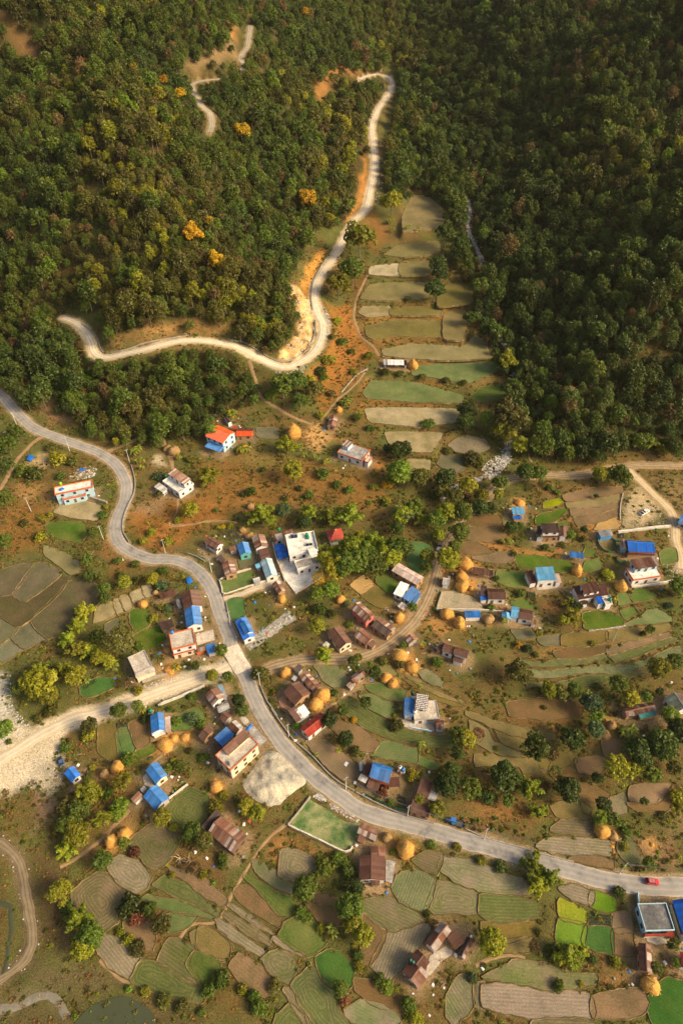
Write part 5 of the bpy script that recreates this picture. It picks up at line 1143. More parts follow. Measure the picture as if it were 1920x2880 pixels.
  [(FL, 'T6', (1224, 1062), (1426, 1030), (1404, 940), 3.3, D(slab='white', wall='white', trim='orange', par_h=0.4)), (S_, 'T6', (1242, 986), (1404, 960), (1390, 894), 6.0, D(roof='rust', wall='lblue', z_from=3.4, rise=0.5))]),
 ('hut', 'blue-roofed hut cut by the right edge beside the track', 'blue hut at the right edge', 'hut', [(G, 'T6', (1532, 664), (1600, 690), (1620, 625), 2.6, D(roof='blue', wall='grey'))]),
 ('house', 'house with a half white half blue roof beside the village track', 'white and blue roofed house', 'house',
  [(S_, 'A3', (820, 590), (892, 632), (984, 540), 3.2, D(roof='blue', wall='lblue')), (S_, 'A3', (736, 556), (818, 590), (902, 492), 3.0, D(roof='white', wall='white')), (S_, 'A3', (905, 640), (940, 655), (985, 560), 2.3, D(roof='blue', wall='grey', openw=False))]),
 ('barn', 'large faded pink-grey roofed barn beside the village track', 'pink-grey barn', 'barn', [(G, 'A3', (720, 343), (956, 479), (1028, 409), 3.0, D(roof='pink', wall='mud', rise=1.0))]),
 ('house', 'pink-walled house with a rust-striped roof and blue plinth', 'pink-walled house', 'house', [(G, 'A3', (344, 690), (487, 816), (559, 742), 5.0, D(roof='rust', wall='pinkred', rise=1.2))]),
 ('barn', 'rust and black roofed barn right of the pink-walled house', 'rust and black barn', 'barn', [(G, 'A3', (533, 851), (680, 957), (757, 871), 2.8, D(roof='dark', roof2='rust', wall='mud', rise=0.9))]),
 ('house', 'rusty gabled house with a brown porch below the pink-walled house', 'rusty porch house', 'house', [(G, 'A3', (370, 942), (486, 1032), (562, 960), 2.9, D(roof='rust', wall='mud')), (S_, 'A3', (498, 1024), (544, 1056), (584, 1010), 2.2, D(roof='brown', wall='mud', openw=False))]),
 ('house', 'brown gabled house with a cream end wall at the foot of the grove', 'brown house below the grove', 'house', [(G, 'A3', (130, 918), (244, 1068), (344, 981), 3.1, D(roof='brown', wall='cream')), (S_, 'A3', (84, 1030), (120, 1058), (156, 1022), 2.0, D(roof='zinc', wall='cream', openw=False))]),
 ('shed', 'small brown gabled shed touching the bend of the village track', 'shed on the track bend', 'shed', [(G, 'A3', (838, 968), (880, 1022), (942, 944), 2.5, D(roof='rust', wall='stone', openw=False))]),
 ('hut', 'tiny yellow-walled hut with a white roof beside a haystack', 'tiny yellow hut', 'hut', [(S_, 'A3', (775, 672), (826, 704), (862, 664), 2.3, D(roof='zinc', wall='yellow', openw=False))]),
 ('shed', 'grey and rust gabled shed between the track and the haystacks', 'grey shed by the haystacks', 'shed', [(G, 'A3', (1183, 470), (1245, 482), (1277, 400), 2.5, D(roof='zinc', roof2='rust', wall='white'))]),
 ('house', 'brown row house with a white two-windowed end in the middle fields', 'brown row house', 'house',
  [(G, 'A3', (1180, 1080), (1282, 1118), (1312, 1048), 3.2, D(roof='brown', wall='white')), (G, 'A3', (1290, 1112), (1412, 1152), (1442, 1082), 3.9, D(roof='brown', wall='white')), (S_, 'A3', (1128, 1062), (1176, 1082), (1200, 1010), 2.6, D(roof='dark', wall='mud', openw=False)), (S_, 'A3', (1280, 1170), (1370, 1200), (1390, 1160), 2.4, D(roof='brown', wall='white', openw=False))]),
]
for h in HOUSES: house(*h)
# brick rows holding the brown roof of the white house down
def on_roof_blocks():
    root = [o for o in COL.objects if o.get('label', '').startswith('white house with blue wing')][0]
    c, u, v, L, W, gz = quad_frame('C4', (525, 845), (900, 900), (990, 435), 5.2, root.location.z)
    M = Matrix.Identity(4); M.col[0][:3] = (u[0], u[1], 0); M.col[1][:3] = (v[0], v[1], 0); M.col[3][:3] = (c[0], c[1], gz); M = T(-root.location) @ M
    bm = MB(); bm.box((0, 0, 0), (0.26, 0.36, 0.12)); me = bm.mesh('brick', WM['white']); rise = 0.10 * W
    for r in range(9):
        for k in range(10):
            y = -W / 2 + (r + 0.5) / 9 * W; x = -L / 2 + (k + 0.5) / 10 * L
            link('brick', me, root, M @ T(x + random.uniform(-.08, .08), y, 5.2 + rise * (y + W / 2) / W + 0.15) @ RZ(random.uniform(-.2, .2)))
on_roof_blocks()

# red two-tier shrine
def shrine():
    q = px('T8', [(1086, 905)]); w = unproject(q, hgt)[0]
    root = bpy.data.objects.new('shrine', None); COL.objects.link(root); root.location = w; tag(root, 'small red two-tiered pagoda shrine with teal walls at the edge of the bamboo grove', 'shrine'); R = RZ(0.25)
    b = MB(); b.box((0, 0, 0.2), (5.4, 5.4, 1.0)); link('plinth', b.mesh('plinth', SLAB['tan']), root, R)
    b = MB(); b.box((0, 0, 2.0), (3.4, 3.4, 2.7)); link('wall', b.mesh('wall', WM['teal']), root, R)
    for i, (s, z, hh) in enumerate(((3.1, 3.3, 1.3), (1.9, 4.7, 1.4))):
        b = MB(); b.add([(-s, -s, z), (s, -s, z), (s, s, z), (-s, s, z), (-s * .45, -s * .45, z + hh * .75), (s * .45, -s * .45, z + hh * .75), (s * .45, s * .45, z + hh * .75), (-s * .45, s * .45, z + hh * .75), (0, 0, z + hh * (1.15 if i else .8))],
                        [(0, 1, 5, 4), (1, 2, 6, 5), (2, 3, 7, 6), (3, 0, 4, 7), (4, 5, 8), (5, 6, 8), (6, 7, 8), (7, 4, 8), (3, 2, 1, 0)]); link('roof', b.mesh('roof', SH['red'][0]), root, R)
    b = MB(); b.box((0, 0, 4.5), (1.7, 1.7, 0.9)); link('drum', b.mesh('drum', WM['pinkred']), root, R)
    b = MB(); b.lathe([(0.02, 6.9), (0.12, 6.6), (0.22, 6.35), (0.3, 6.2), (0.05, 6.1)][::-1]); link('finial', b.mesh('finial', WM['yellow'], True), root, R)
    for k in range(4):
        o = link('door' if k == 3 else 'window', win_mesh('door') if k == 3 else win_mesh('window'), root, RZ(0.25 + k * math.pi / 2) @ T(0, -1.71, 1.9))
    FOOT.append(np.array([(w[0] + a, w[1] + b_) for a, b_ in ((-3, -3), (3, -3), (3, 3), (-3, 3))])); u_, v_, _ = project(*w); REFS.append((u_, v_, 'red shrine'))
shrine()

# ------------------------------------------------------------------ concrete yards, walls, drains
def slab_px(name, t, pts, mat, h=0.12):
    w = unproject(px(t, pts), hgt); z = float(np.max(w[:, 2])) ; w = to_plane(px(t, pts), z + 0.05)
    P = [tuple(p[:2]) for p in w]
    if sum(P[i][0] * P[(i + 1) % len(P)][1] - P[(i + 1) % len(P)][0] * P[i][1] for i in range(len(P))) < 0: P = P[::-1]
    b = MB(); b.prism(P, z - 1.5, z + h); o = link(name, b.mesh(name, mat)); tag(o, kind='structure'); FOOT.append(np.array(P)); return o
slab_px('paved_yard', 'A2', [(1190, 380), (1300, 340), (1370, 500), (1560, 450), (1610, 520), (1340, 680), (1250, 560)], SLAB['white'])
slab_px('paved_yard', 'A2', [(424, 1062), (585, 1015), (602, 1110), (440, 1160)], SLAB['tan'])
slab_px('paved_yard', 'B1', [(1290, 830), (1350, 790), (1475, 920), (1400, 985)], SLAB['grey'])
slab_px('paved_yard', 'C4', [(110, 1170), (450, 1200), (830, 1280), (1130, 1300), (1130, 1530), (600, 1480), (350, 1460), (170, 1380)], SLAB['tan'])
slab_px('paved_yard', 'B5', [(1287, 292), (1353, 304), (1328, 455), (1284, 440)], SLAB['grey'])
slab_px('paved_yard', 'C1', [(500, 510), (680, 400), (780, 470), (640, 560), (500, 730), (460, 680)], SLAB['tan'])
slab_px('paved_yard', 'A7', [(215, 400), (250, 350), (320, 430), (290, 470), (235, 440)], mottled('brick_paving', (0.32, 0.15, 0.08), (0.42, 0.23, 0.13), 0.8))
slab_px('paved_yard', 'B3', [(690, 205), (715, 185), (775, 265), (740, 285), (700, 265)], SLAB['tan'])
slab_px('paved_yard', 'A4', [(1000, 815), (1190, 795), (1200, 830), (1010, 850)], SLAB['tan'])
slab_px('paved_yard', 'C2', [(800, 1930), (1240, 1920), (1230, 2040), (1000, 2060), (830, 2000)], SLAB['tan'])
slab_px('paved_yard', 'B1', [(1215, 720), (1260, 690), (1310, 750), (1270, 790)], SLAB['tan'])
STONE = mottled('stone_wall', (0.26, 0.22, 0.17), (0.44, 0.38, 0.30), 1.2, 0.95, 0.8, 0.1, fine=3.5); PALEW = mottled('pale_wall', (0.48, 0.42, 0.33), (0.68, 0.62, 0.52), 0.8, 0.9, 0.4, 0.05)
CONC = mottled('drain_concrete', (0.22, 0.20, 0.17), (0.36, 0.33, 0.28), 0.7, 0.9, 0.3); DARKC = mottled('drain_dark', (0.035, 0.032, 0.028), (0.07, 0.06, 0.05), 0.7, 0.9, 0.2)
def wall_line(name, t, pts, h, th, mat, label, cat='wall', rag=0.12):
    w = unproject(px(t, pts), hgt); C = catmull(w, 0.9) if len(w) > 2 else np.array([w[0] + (w[1] - w[0]) * k for k in np.linspace(0, 1, 2 + int(np.linalg.norm(w[1] - w[0]) / 0.9))])
    C[:, 2] = hgt(C[:, 0], C[:, 1]); n = len(C); Tn = np.gradient(C[:, :2], axis=0); Tn /= np.linalg.norm(Tn, axis=1)[:, None]; Nn = np.stack([-Tn[:, 1], Tn[:, 0]], 1)
    top = h + rag * (RNG.random(n) - 0.5) * 2; o = C.mean(0); V = []
    for k in range(n):
        a = th / 2 * (1 + 0.25 * (RNG.random(2) - 0.5) * (rag > 0.05))
        for s, q in ((-1, a[0]), (1, a[1])):
            p = C[k, :2] + Nn[k] * s * q
            V += [(p[0] - o[0], p[1] - o[1], C[k, 2] - 0.6 - o[2]), (p[0] - o[0], p[1] - o[1], C[k, 2] + top[k] - o[2])]
    F = []
    for k in range(n - 1):
        a, b = 4 * k, 4 * k + 4
        F += [(a, b, b + 1, a + 1), (a + 1, b + 1, b + 3, a + 3), (a + 3, b + 3, b + 2, a + 2)]
    F += [(0, 1, 3, 2), (4 * n - 4, 4 * n - 2, 4 * n - 1, 4 * n - 3)]
    bm = MB(); bm.add(V, F); ob = link(name, bm.mesh(name, mat)); ob.location = o; tag(ob, label, cat); return ob
W1 = [
 ('compound_wall', 'A2', [(648, 575), (668, 640), (690, 698), (850, 648), (1050, 582), (1200, 535)], 1.1, 0.35, PALEW, 'pale wall around the green plot at the mouth of the lane'),
 ('compound_wall', 'A2', [(650, 560), (800, 500), (935, 462)], 0.9, 0.3, PALEW, 'pale wall along the upper side of the roadside green plot'),
 ('compound_wall', 'A2', [(1135, 235), (1165, 360), (1210, 480), (1245, 580)], 1.8, 0.3, PALEW, 'white compound wall left of the big white building'),
 ('compound_wall', 'A2', [(1340, 690), (1440, 630), (1500, 585)], 1.2, 0.3, PALEW, 'cream wall closing the front of the big white building yard'),
 ('compound_wall', 'B8', [(165, 795), (420, 915), (690, 1040), (755, 992)], 1.0, 0.4, PALEW, 'pale wall along the lower side of the walled green plot'),
 ('compound_wall', 'B8', [(368, 530), (270, 660), (165, 790)], 0.8, 0.4, STONE, 'stone wall along the left side of the walled green plot'),
 ('compound_wall', 'A4', [(85, 1035), (300, 1035), (520, 1040), (700, 1055)], 1.0, 0.35, PALEW, 'pale wall along the foot of the pale ploughed plot'),
 ('stone_wall', 'A4', [(88, 1030), (110, 960), (140, 870)], 0.9, 0.4, STONE, 'stone wall on the track side of the pale ploughed plot'),
 ('stone_wall', 'A5', [(768, 603), (980, 578), (1200, 550), (1412, 530)], 1.0, 0.9, PALEW, 'thick pale boundary wall under the lot with the parked pickup'),
 ('stone_wall', 'A5', [(830, 130), (800, 280), (795, 460)], 0.8, 0.5, STONE, 'rough stone wall on the left edge of the bare lot'),
 ('stone_wall', 'T6', [(1210, 1108), (1400, 1085), (1568, 1055)], 0.9, 0.8, PALEW, 'pale retaining wall in front of the rusty-topped balcony house'),
 ('stone_wall', 'B1', [(330, 395), (460, 345), (560, 325)], 1.0, 0.7, STONE, 'rough stone retaining wall under the grey flat-roofed house'),
 ('stone_wall', 'B1', [(475, 608), (640, 540), (780, 480), (900, 425)], 0.9, 0.6, PALEW, 'pale stone wall below the gravel track near the bridge'),
 ('stone_wall', 'T7', [(600, 780), (660, 800), (740, 825)], 1.4, 0.6, STONE, 'grey stone wall at the corner of the red-parapet house'),
 ('stone_wall', 'T5', [(0, 255), (100, 140), (180, 90)], 0.4, 0.5, STONE, 'low stone edge along the earth path to the white-roofed shed'),
 ('stone_wall', 'A6', [(700, 575), (860, 560), (1040, 530)], 0.6, 0.5, STONE, 'low stone edge below the green plots of the large brown and white house'),
 ('stone_wall', 'B3', [(870, 365), (930, 320), (1000, 265)], 1.0, 0.4, PALEW, 'broken pale wall between the lower blue house and the contour field'),
 ('compound_wall', 'C4', [(370, 1440), (600, 1480), (860, 1530), (1050, 1570)], 0.9, 0.3, WM['lblue'], 'pale blue wall in front of the brick-weighted house'),
 ('compound_wall', 'C2', [(625, 1060), (640, 1300), (700, 1600), (780, 1850)], 1.5, 0.2, WM['lblue'], 'pale blue wall left of the dark flat-roofed house'),
 ('drain_wall', 'B1', [(1415, 430), (1470, 560), (1568, 700)], 0.7, 0.3, CONC, 'concrete drain wall on the right verge below the bridge'),
 ('drain_wall', 'A7', [(165, 460), (240, 570), (330, 690)], 0.8, 0.3, CONC, 'concrete drain wall beside the roadside yard of the brown houses'),
 ('drain_wall', 'A7', [(355, 710), (460, 800), (620, 965), (770, 1060)], 0.6, 0.3, CONC, 'concrete drain wall along the brown field above the road'),
 ('drain_wall', 'B8', [(790, 490), (1000, 600), (1240, 700), (1500, 775)], 0.6, 0.3, CONC, 'concrete drain wall along the garden of the orange-walled house'),
 ('drain_wall', 'A2', [(635, 560), (660, 640), (685, 715)], 0.8, 0.3, CONC, 'dark drain wall between the road and the green plot'),
 ('drain_wall', 'A2', [(708, 780), (730, 880), (760, 960), (830, 1090)], 0.8, 0.3, CONC, 'drain wall between the road and the large blue house'),
 ('drain_wall', 'A2', [(355, 322), (430, 350), (510, 395)], 0.8, 0.35, CONC, 'drain wall at the top of the first road curve'),
 ('drain_wall', 'T7', [(905, 560), (930, 660), (925, 750), (880, 850), (850, 940), (850, 1020), (890, 1090)], 0.7, 0.35, CONC, 'long drain wall on the inside of the upper road bend'),
 ('drain_wall', 'B6', [(760, 230), (900, 290), (1100, 345), (1300, 405), (1500, 455)], 0.5, 0.3, CONC, 'low drain wall on the upper verge of the lower road'),
 ('drain_wall', 'T4', [(585, 370), (575, 280), (590, 180), (640, 80), (690, 0)], 0.6, 0.35, CONC, 'grey drain wall along the upper pale dirt road'),
 ('drain_wall', 'T4', [(0, 578), (120, 600), (230, 670), (330, 722), (420, 722), (490, 690), (560, 610), (600, 530), (605, 440)], 0.6, 0.35, CONC, 'grey drain wall around the hairpin of the pale dirt road'),
 ('drain_wall', 'T3', [(560, 470), (620, 510), (670, 570), (700, 650), (740, 668), (850, 650), (980, 605), (1120, 575), (1300, 545)], 0.5, 0.35, CONC, 'grey drain wall along the wooded left arm of the dirt road'),
]
for nm, t, p, h, th, m, lb in W1: wall_line(nm, t, p, h, th, m, lb, rag=0.04 if 'drain' in nm else 0.14)
# pale concrete causeway where the road crosses the stream
C_ = road_geo[0][1]; u_, v_, _ = project(C_[:, 0], C_[:, 1], C_[:, 2]); k_ = np.where((v_ > 1818) & (v_ < 1898) & (u_ < 720) & (u_ > 600))[0]
me = None
if len(k_): 
    o_ = ribbon('bridge_deck', C_[k_[0]:k_[-1] + 1], 5.9, mottled('deck_concrete', (0.40, 0.335, 0.25), (0.60, 0.52, 0.40), 0.5, c3=(0.70, 0.62, 0.49), fine=2.0), 0.05, False, 0.5); o_.name = 'bridge'

# trodden bare earth around the buildings, then the soil colours go onto the ground
for P in FOOT:
    sl = window(P, 6); x_, y_ = XX[sl], YY[sl]; d_, _ = seg_dist(x_, y_, P, True); d_ = np.where(inside(x_, y_, P), 0, d_) + 3.2 * (fbm(x_ / 3.5, y_ / 3.5, 701, 3) - 0.5)
    kk = (1 - smooth(0.4, 3.4, d_)) * 0.8; colr[sl] = colr[sl] * (1 - kk[..., None]) + np.array((0.25, 0.175, 0.10)) * kk[..., None]; veg[sl] *= 1 - kk

# ------------------------------------------------------------------ streams
WATER = None
m, nt, b = nmat('murky_water'); b.inputs['Base Color'].default_value = (0.055, 0.062, 0.028, 1); b.inputs['Roughness'].default_value = 0.12; b.inputs['Specular IOR Level'].default_value = 0.5; bump(nt, b, noise(nt, wpos(nt), 0.8, 3), 0.15, 0.05); WATER = m
def stream(t, pts, wd, mat, nm='stream', lift=0.1):
    w = unproject(px(t, pts), hgt); C = catmull(w, 1.3); C[:, 2] = hgt(C[:, 0], C[:, 1]); ribbon(nm, C, wd, mat, lift, True, wd * 0.25, 5); return C
stream('B4', [(-60, 610), (20, 592), (75, 610), (72, 690), (80, 780), (60, 880), (50, 980), (30, 1060), (0, 1120)], 1.3, WATER)
stream('B4', [(-60, 1330), (40, 1320), (150, 1290), (260, 1240), (330, 1225), (400, 1270), (440, 1340), (460, 1380)], 2.0, mottled('grey_silt', (0.15, 0.135, 0.10), (0.23, 0.205, 0.15), 0.5), 'stream_bed')
SB = mottled('stream_gravel', (0.16, 0.145, 0.12), (0.30, 0.27, 0.215), 0.9, 0.95, 0.8, 0.15, c3=(0.48, 0.44, 0.36), fine=2.5)
sC = [stream('T2', [(268, 150), (275, 240), (285, 310), (340, 370), (390, 440), (380, 560), (365, 640), (420, 690), (490, 720), (530, 790), (570, 890), (590, 960), (580, 1040), (610, 1120), (650, 1190)], 2.2, SB, 'stream_bed'),
      stream('O', [(1100, 590), (1120, 640), (1115, 740), (1165, 800), (1182, 860), (1175, 950), (1165, 1030), (1150, 1075), (1120, 1095), (1060, 1110), (1010, 1150)], 3.0, SB, 'stream_bed'), stream('A2', [(1320, 880), (1200, 960), (1080, 1040), (980, 1120), (900, 1180)], 4.5, SB, 'stream_bed')]
stream_geo = [('stream_bed', C, 2.2) for C in sC[:1]]

# ------------------------------------------------------------------ foliage
def leaf_mat(name, c1, c2, trans=0.36):
    m = bpy.data.materials.new(name); m.use_nodes = True; nt = m.node_tree; nt.nodes.clear()
    out = nt.nodes.new('ShaderNodeOutputMaterial'); v = wpos(nt)
    oi = nt.nodes.new('ShaderNodeObjectInfo'); a = noise(nt, v, 0.9, 2, 0.6)
    c = mixc(nt, c1, c2, ramp(nt, [(0.3, (0, 0, 0)), (0.7, (1, 1, 1))], a).outputs[0])
    hs = nt.nodes.new('ShaderNodeHueSaturation'); nt.links.new(c, hs.inputs['Color'])
    for k, (lo, hi) in (('Hue', (0.482, 0.512)), ('Value', (0.62, 1.38))):
        r = N(nt, 'ShaderNodeMapRange'); r.inputs[3].default_value = lo; r.inputs[4].default_value = hi
        if k == 'Hue':
            mm = N(nt, 'ShaderNodeMath', operation='FRACT'); m2 = N(nt, 'ShaderNodeMath', operation='MULTIPLY'); m2.inputs[1].default_value = 7.31
            nt.links.new(oi.outputs['Random'], m2.inputs[0]); nt.links.new(m2.outputs[0], mm.inputs[0]); nt.links.new(mm.outputs[0], r.inputs[0])
        else: nt.links.new(oi.outputs['Random'], r.inputs[0])
        nt.links.new(r.outputs[0], hs.inputs[k])
    d = nt.nodes.new('ShaderNodeBsdfDiffuse'); t = nt.nodes.new('ShaderNodeBsdfTranslucent'); mx = nt.nodes.new('ShaderNodeMixShader'); mx.inputs[0].default_value = trans
    g = nt.nodes.new('ShaderNodeBsdfGlossy'); g.inputs['Roughness'].default_value = 0.5; g.inputs['Color'].default_value = (0.6, 0.6, 0.55, 1); m3 = nt.nodes.new('ShaderNodeMixShader'); m3.inputs[0].default_value = 0.03
    nt.links.new(hs.outputs[0], d.inputs[0]); nt.links.new(hs.outputs[0], t.inputs[0]); nt.links.new(d.outputs[0], mx.inputs[1]); nt.links.new(t.outputs[0], mx.inputs[2])
    nt.links.new(mx.outputs[0], m3.inputs[1]); nt.links.new(g.outputs[0], m3.inputs[2]); nt.links.new(m3.outputs[0], out.inputs[0])
    return m
LM = {'dark': leaf_mat('leaf_dark', (0.048, 0.078, 0.012), (0.084, 0.112, 0.017)), 'mid': leaf_mat('leaf_mid', (0.072, 0.112, 0.012), (0.125, 0.16, 0.018)),
      'bright': leaf_mat('leaf_bright', (0.10, 0.17, 0.014), (0.165, 0.225, 0.018)), 'olive': leaf_mat('leaf_olive', (0.088, 0.092, 0.015), (0.135, 0.125, 0.02)),
      'yellow': leaf_mat('leaf_yellow', (0.185, 0.195, 0.012), (0.32, 0.30, 0.018)), 'bamboo': leaf_mat('leaf_bamboo', (0.15, 0.215, 0.012), (0.31, 0.315, 0.018)),
      'gold': leaf_mat('leaf_gold', (0.36, 0.22, 0.010), (0.52, 0.31, 0.014)), 'dry': leaf_mat('leaf_dry', (0.135, 0.095, 0.03), (0.19, 0.13, 0.04)), 'red': leaf_mat('leaf_red', (0.17, 0.06, 0.03), (0.22, 0.09, 0.04)),
      'grass': leaf_mat('dry_grass', (0.25, 0.14, 0.04), (0.38, 0.22, 0.065)), 'weed': leaf_mat('weed', (0.12, 0.135, 0.02), (0.19, 0.185, 0.028)), 'straw': leaf_mat('loose_straw', (0.5, 0.30, 0.08), (0.62, 0.40, 0.13), 0.1),
      'banana': leaf_mat('leaf_banana', (0.15, 0.20, 0.02), (0.25, 0.27, 0.03)), 'grey': leaf_mat('leaf_greygreen', (0.06, 0.10, 0.035), (0.10, 0.14, 0.05))}
BARK = mottled('bark', (0.14, 0.105, 0.075), (0.26, 0.21, 0.16), 1.5, 0.95, 0.4)
def leaves(C, Nrm, size, asp=1.6, rng=None, jit=0.7):
    """rhombic leaf clumps at centres C facing roughly Nrm"""
    n = len(C); R = rng.normal(size=(n, 3)) * jit; nn = Nrm + R; nn /= np.linalg.norm(nn, axis=1)[:, None] + 1e-9
    a = rng.normal(size=(n, 3)); a -= nn * (a * nn).sum(1)[:, None]; a /= np.linalg.norm(a, axis=1)[:, None]; b = np.cross(nn, a)
    s = (size * rng.uniform(0.7, 1.35, n))[:, None]
    V = np.stack([C - a * s * asp / 2, C + b * s / 2, C + a * s * asp / 2, C - b * s / 2], 1).reshape(-1, 3)
    return V, np.arange(4 * n).reshape(n, 4)
def lobe_crown(seed, nl, per, leaf, squash=0.85, lobe=0.42, up=True, spread=0.62, gap=0.0):
    rng = np.random.default_rng(seed); C = []; Nn = []
    k = np.arange(nl) + 0.5; phi = np.arccos(1 - (1.25 if up else 1.7) * k / nl); th = math.pi * (1 + 5 ** 0.5) * k + rng.uniform(0, 6)
    cen = np.stack([np.cos(th) * np.sin(phi), np.sin(th) * np.sin(phi), np.cos(phi)], 1) * spread * rng.uniform(0.75, 1.25, (nl, 1)); cen[:, 2] *= squash
    if gap: cen = cen[rng.random(nl) > gap]
    for c in cen:
        r = lobe * rng.uniform(0.7, 1.25); d = rng.normal(size=(per, 3)); d /= np.linalg.norm(d, axis=1)[:, None]
        d[:, 2] = np.where(d[:, 2] < -0.35, -d[:, 2], d[:, 2])
        C.append(c + d * r * rng.uniform(0.72, 1.08, (per, 1)) * np.array([1, 1, squash])); Nn.append(d + np.array([0, 0, 0.25]))
    C = np.concatenate(C); Nn = np.concatenate(Nn)
    return leaves(C, Nn, leaf, 1.5, rng)
def bamboo_crown(seed, n=17, per=125):
    rng = np.random.default_rng(seed); Cs = []; Ns = []; stems = []
    for i in range(n):
        th = i * 2.4 + rng.uniform(-.35, .35); lean = rng.uniform(0.3, 1.08) if i > 3 else rng.uniform(0.05, 0.3); h = rng.uniform(0.85, 1.4); t = np.linspace(0, 1, 9)
        rad = lean * t ** 1.7; z = h * (1.25 * t - 0.62 * lean * t ** 3)
        P = np.stack([np.cos(th) * rad, np.sin(th) * rad, z], 1); stems.append(P)
        q = rng.uniform(0.38, 1.0, per); pos = np.stack([np.interp(q, t, P[:, j]) for j in range(3)], 1); wd = 0.165 * np.sin(np.clip((q - 0.3) / 0.7, 0, 1) * math.pi) ** 0.6 + 0.03
        off = rng.normal(size=(per, 3)); off /= np.linalg.norm(off, axis=1)[:, None]; off[:, 2] = np.abs(off[:, 2]) * 0.7 - 0.1
        Cs.append(pos + off * wd[:, None]); Ns.append(off + np.array([0, 0, 0.6]))
    V, F = leaves(np.concatenate(Cs), np.concatenate(Ns), 0.095, 2.2, rng, 0.55)
    return V, F, stems
CACHE = {}
def crown(kind, var, mat):
    k = (kind, var, mat)
    if k in CACHE: return CACHE[k]
    g = ('geo', kind, var)
    if g not in CACHE:
        sd_ = hash((kind == 'x', var)) % 1000 + var * 31 + len(kind) * 7
        CACHE[g] = {'forest': lambda: lobe_crown(sd_, 15, 56, 0.135, (1.45, 1.15, 1.6, 1.0)[var % 4], 0.37, False, 0.62), 'round': lambda: lobe_crown(sd_, 26, 95, 0.125, 0.9, 0.33, True, 0.68), 'leafy': lambda: lobe_crown(sd_, 22, 85, 0.13, 1.0, 0.33, True, 0.72, 0.15),
                    'sparse': lambda: lobe_crown(sd_, 20, 48, 0.11, 0.9, 0.34, True, 0.72, 0.2), 'bush': lambda: lobe_crown(sd_, 11, 60, 0.17, 0.75, 0.40, True, 0.6, 0.08), 'bamboo': lambda: bamboo_crown(sd_)[:2]}[kind]()
    V, F = CACHE[g]; CACHE[k] = mesh_np('crown', V, F, [LM[mat]]); return CACHE[k]
def trunk_mesh(var, top=1.0):
    k = ('trunk', var)
    if k not in CACHE:
        r = random.Random(var); b = MB(); b.tube([(0, 0, -0.08), (r.uniform(-.02, .02), r.uniform(-.02, .02), 0.3), (r.uniform(-.05, .05), r.uniform(-.05, .05), 0.62), (r.uniform(-.06, .06), r.uniform(-.06, .06), 1.0)], [0.045, 0.034, 0.027, 0.012], 6)
        for i in range(4):
            a = r.uniform(0, 6.28); z = r.uniform(0.5, 0.75); b.tube([(0, 0, z), (0.12 * math.cos(a), 0.12 * math.sin(a), z + 0.13), (0.27 * math.cos(a), 0.27 * math.sin(a), z + 0.22)], [0.018, 0.012, 0.005], 5)
        CACHE[k] = b.mesh('trunk', BARK)
    return CACHE[k]
def stems_mesh(var):
    k = ('stems', var)
    if k not in CACHE:
        b = MB(); rng = np.random.default_rng(var)
        for i in range(14):
            th = rng.uniform(0, 6.28); l = rng.uniform(0.1, 0.7); b.tube([(0.05 * math.cos(th), 0.05 * math.sin(th), -0.05), (l * .2 * math.cos(th), l * .2 * math.sin(th), 0.5), (l * .55 * math.cos(th), l * .55 * math.sin(th), 0.9)], [0.014, 0.011, 0.006], 4)
        CACHE[k] = b.mesh('stem', mottled('bamboo_stem', (0.20, 0.22, 0.05), (0.34, 0.32, 0.10), 1.0))
    return CACHE[k]
def plant(name, kind, x, y, z, R, mat, var, label, cat, group=None, hc=None):
    """tree = trunk + crown of radius R, crown centre hc above ground"""
    root = bpy.data.objects.new(name, None); COL.objects.link(root); root.location = (x, y, z); root.rotation_euler = (0, 0, random.uniform(0, 6.28)); root.empty_display_size = 0.5
    tag(root, label, cat, group)
    if kind == 'bamboo':
        s = R * random.uniform(0.95, 1.1); link('stems', stems_mesh(var % 3), root, Matrix.Diagonal((s, s, s, 1))); link('crown', crown(kind, var % 4, mat), root, Matrix.Diagonal((s, s, s, 1)))
    elif kind == 'bush':
        link('crown', crown(kind, var % 4, mat), root, T(0, 0, R * 0.35) @ Matrix.Diagonal((R, R, R * random.uniform(0.9, 1.3), 1)))
        link('stem', trunk_mesh(var % 5), root, Matrix.Diagonal((R, R, R * 0.8, 1)))
    else:
        hc = hc or R * 1.3; link('trunk', trunk_mesh(var % 5), root, Matrix.Diagonal((R * 1.2, R * 1.2, hc * 1.15, 1)))
        link('crown', crown(kind, var % 5, mat), root, T(0, 0, hc) @ Matrix.Diagonal((R, R, R, 1)))
    return root
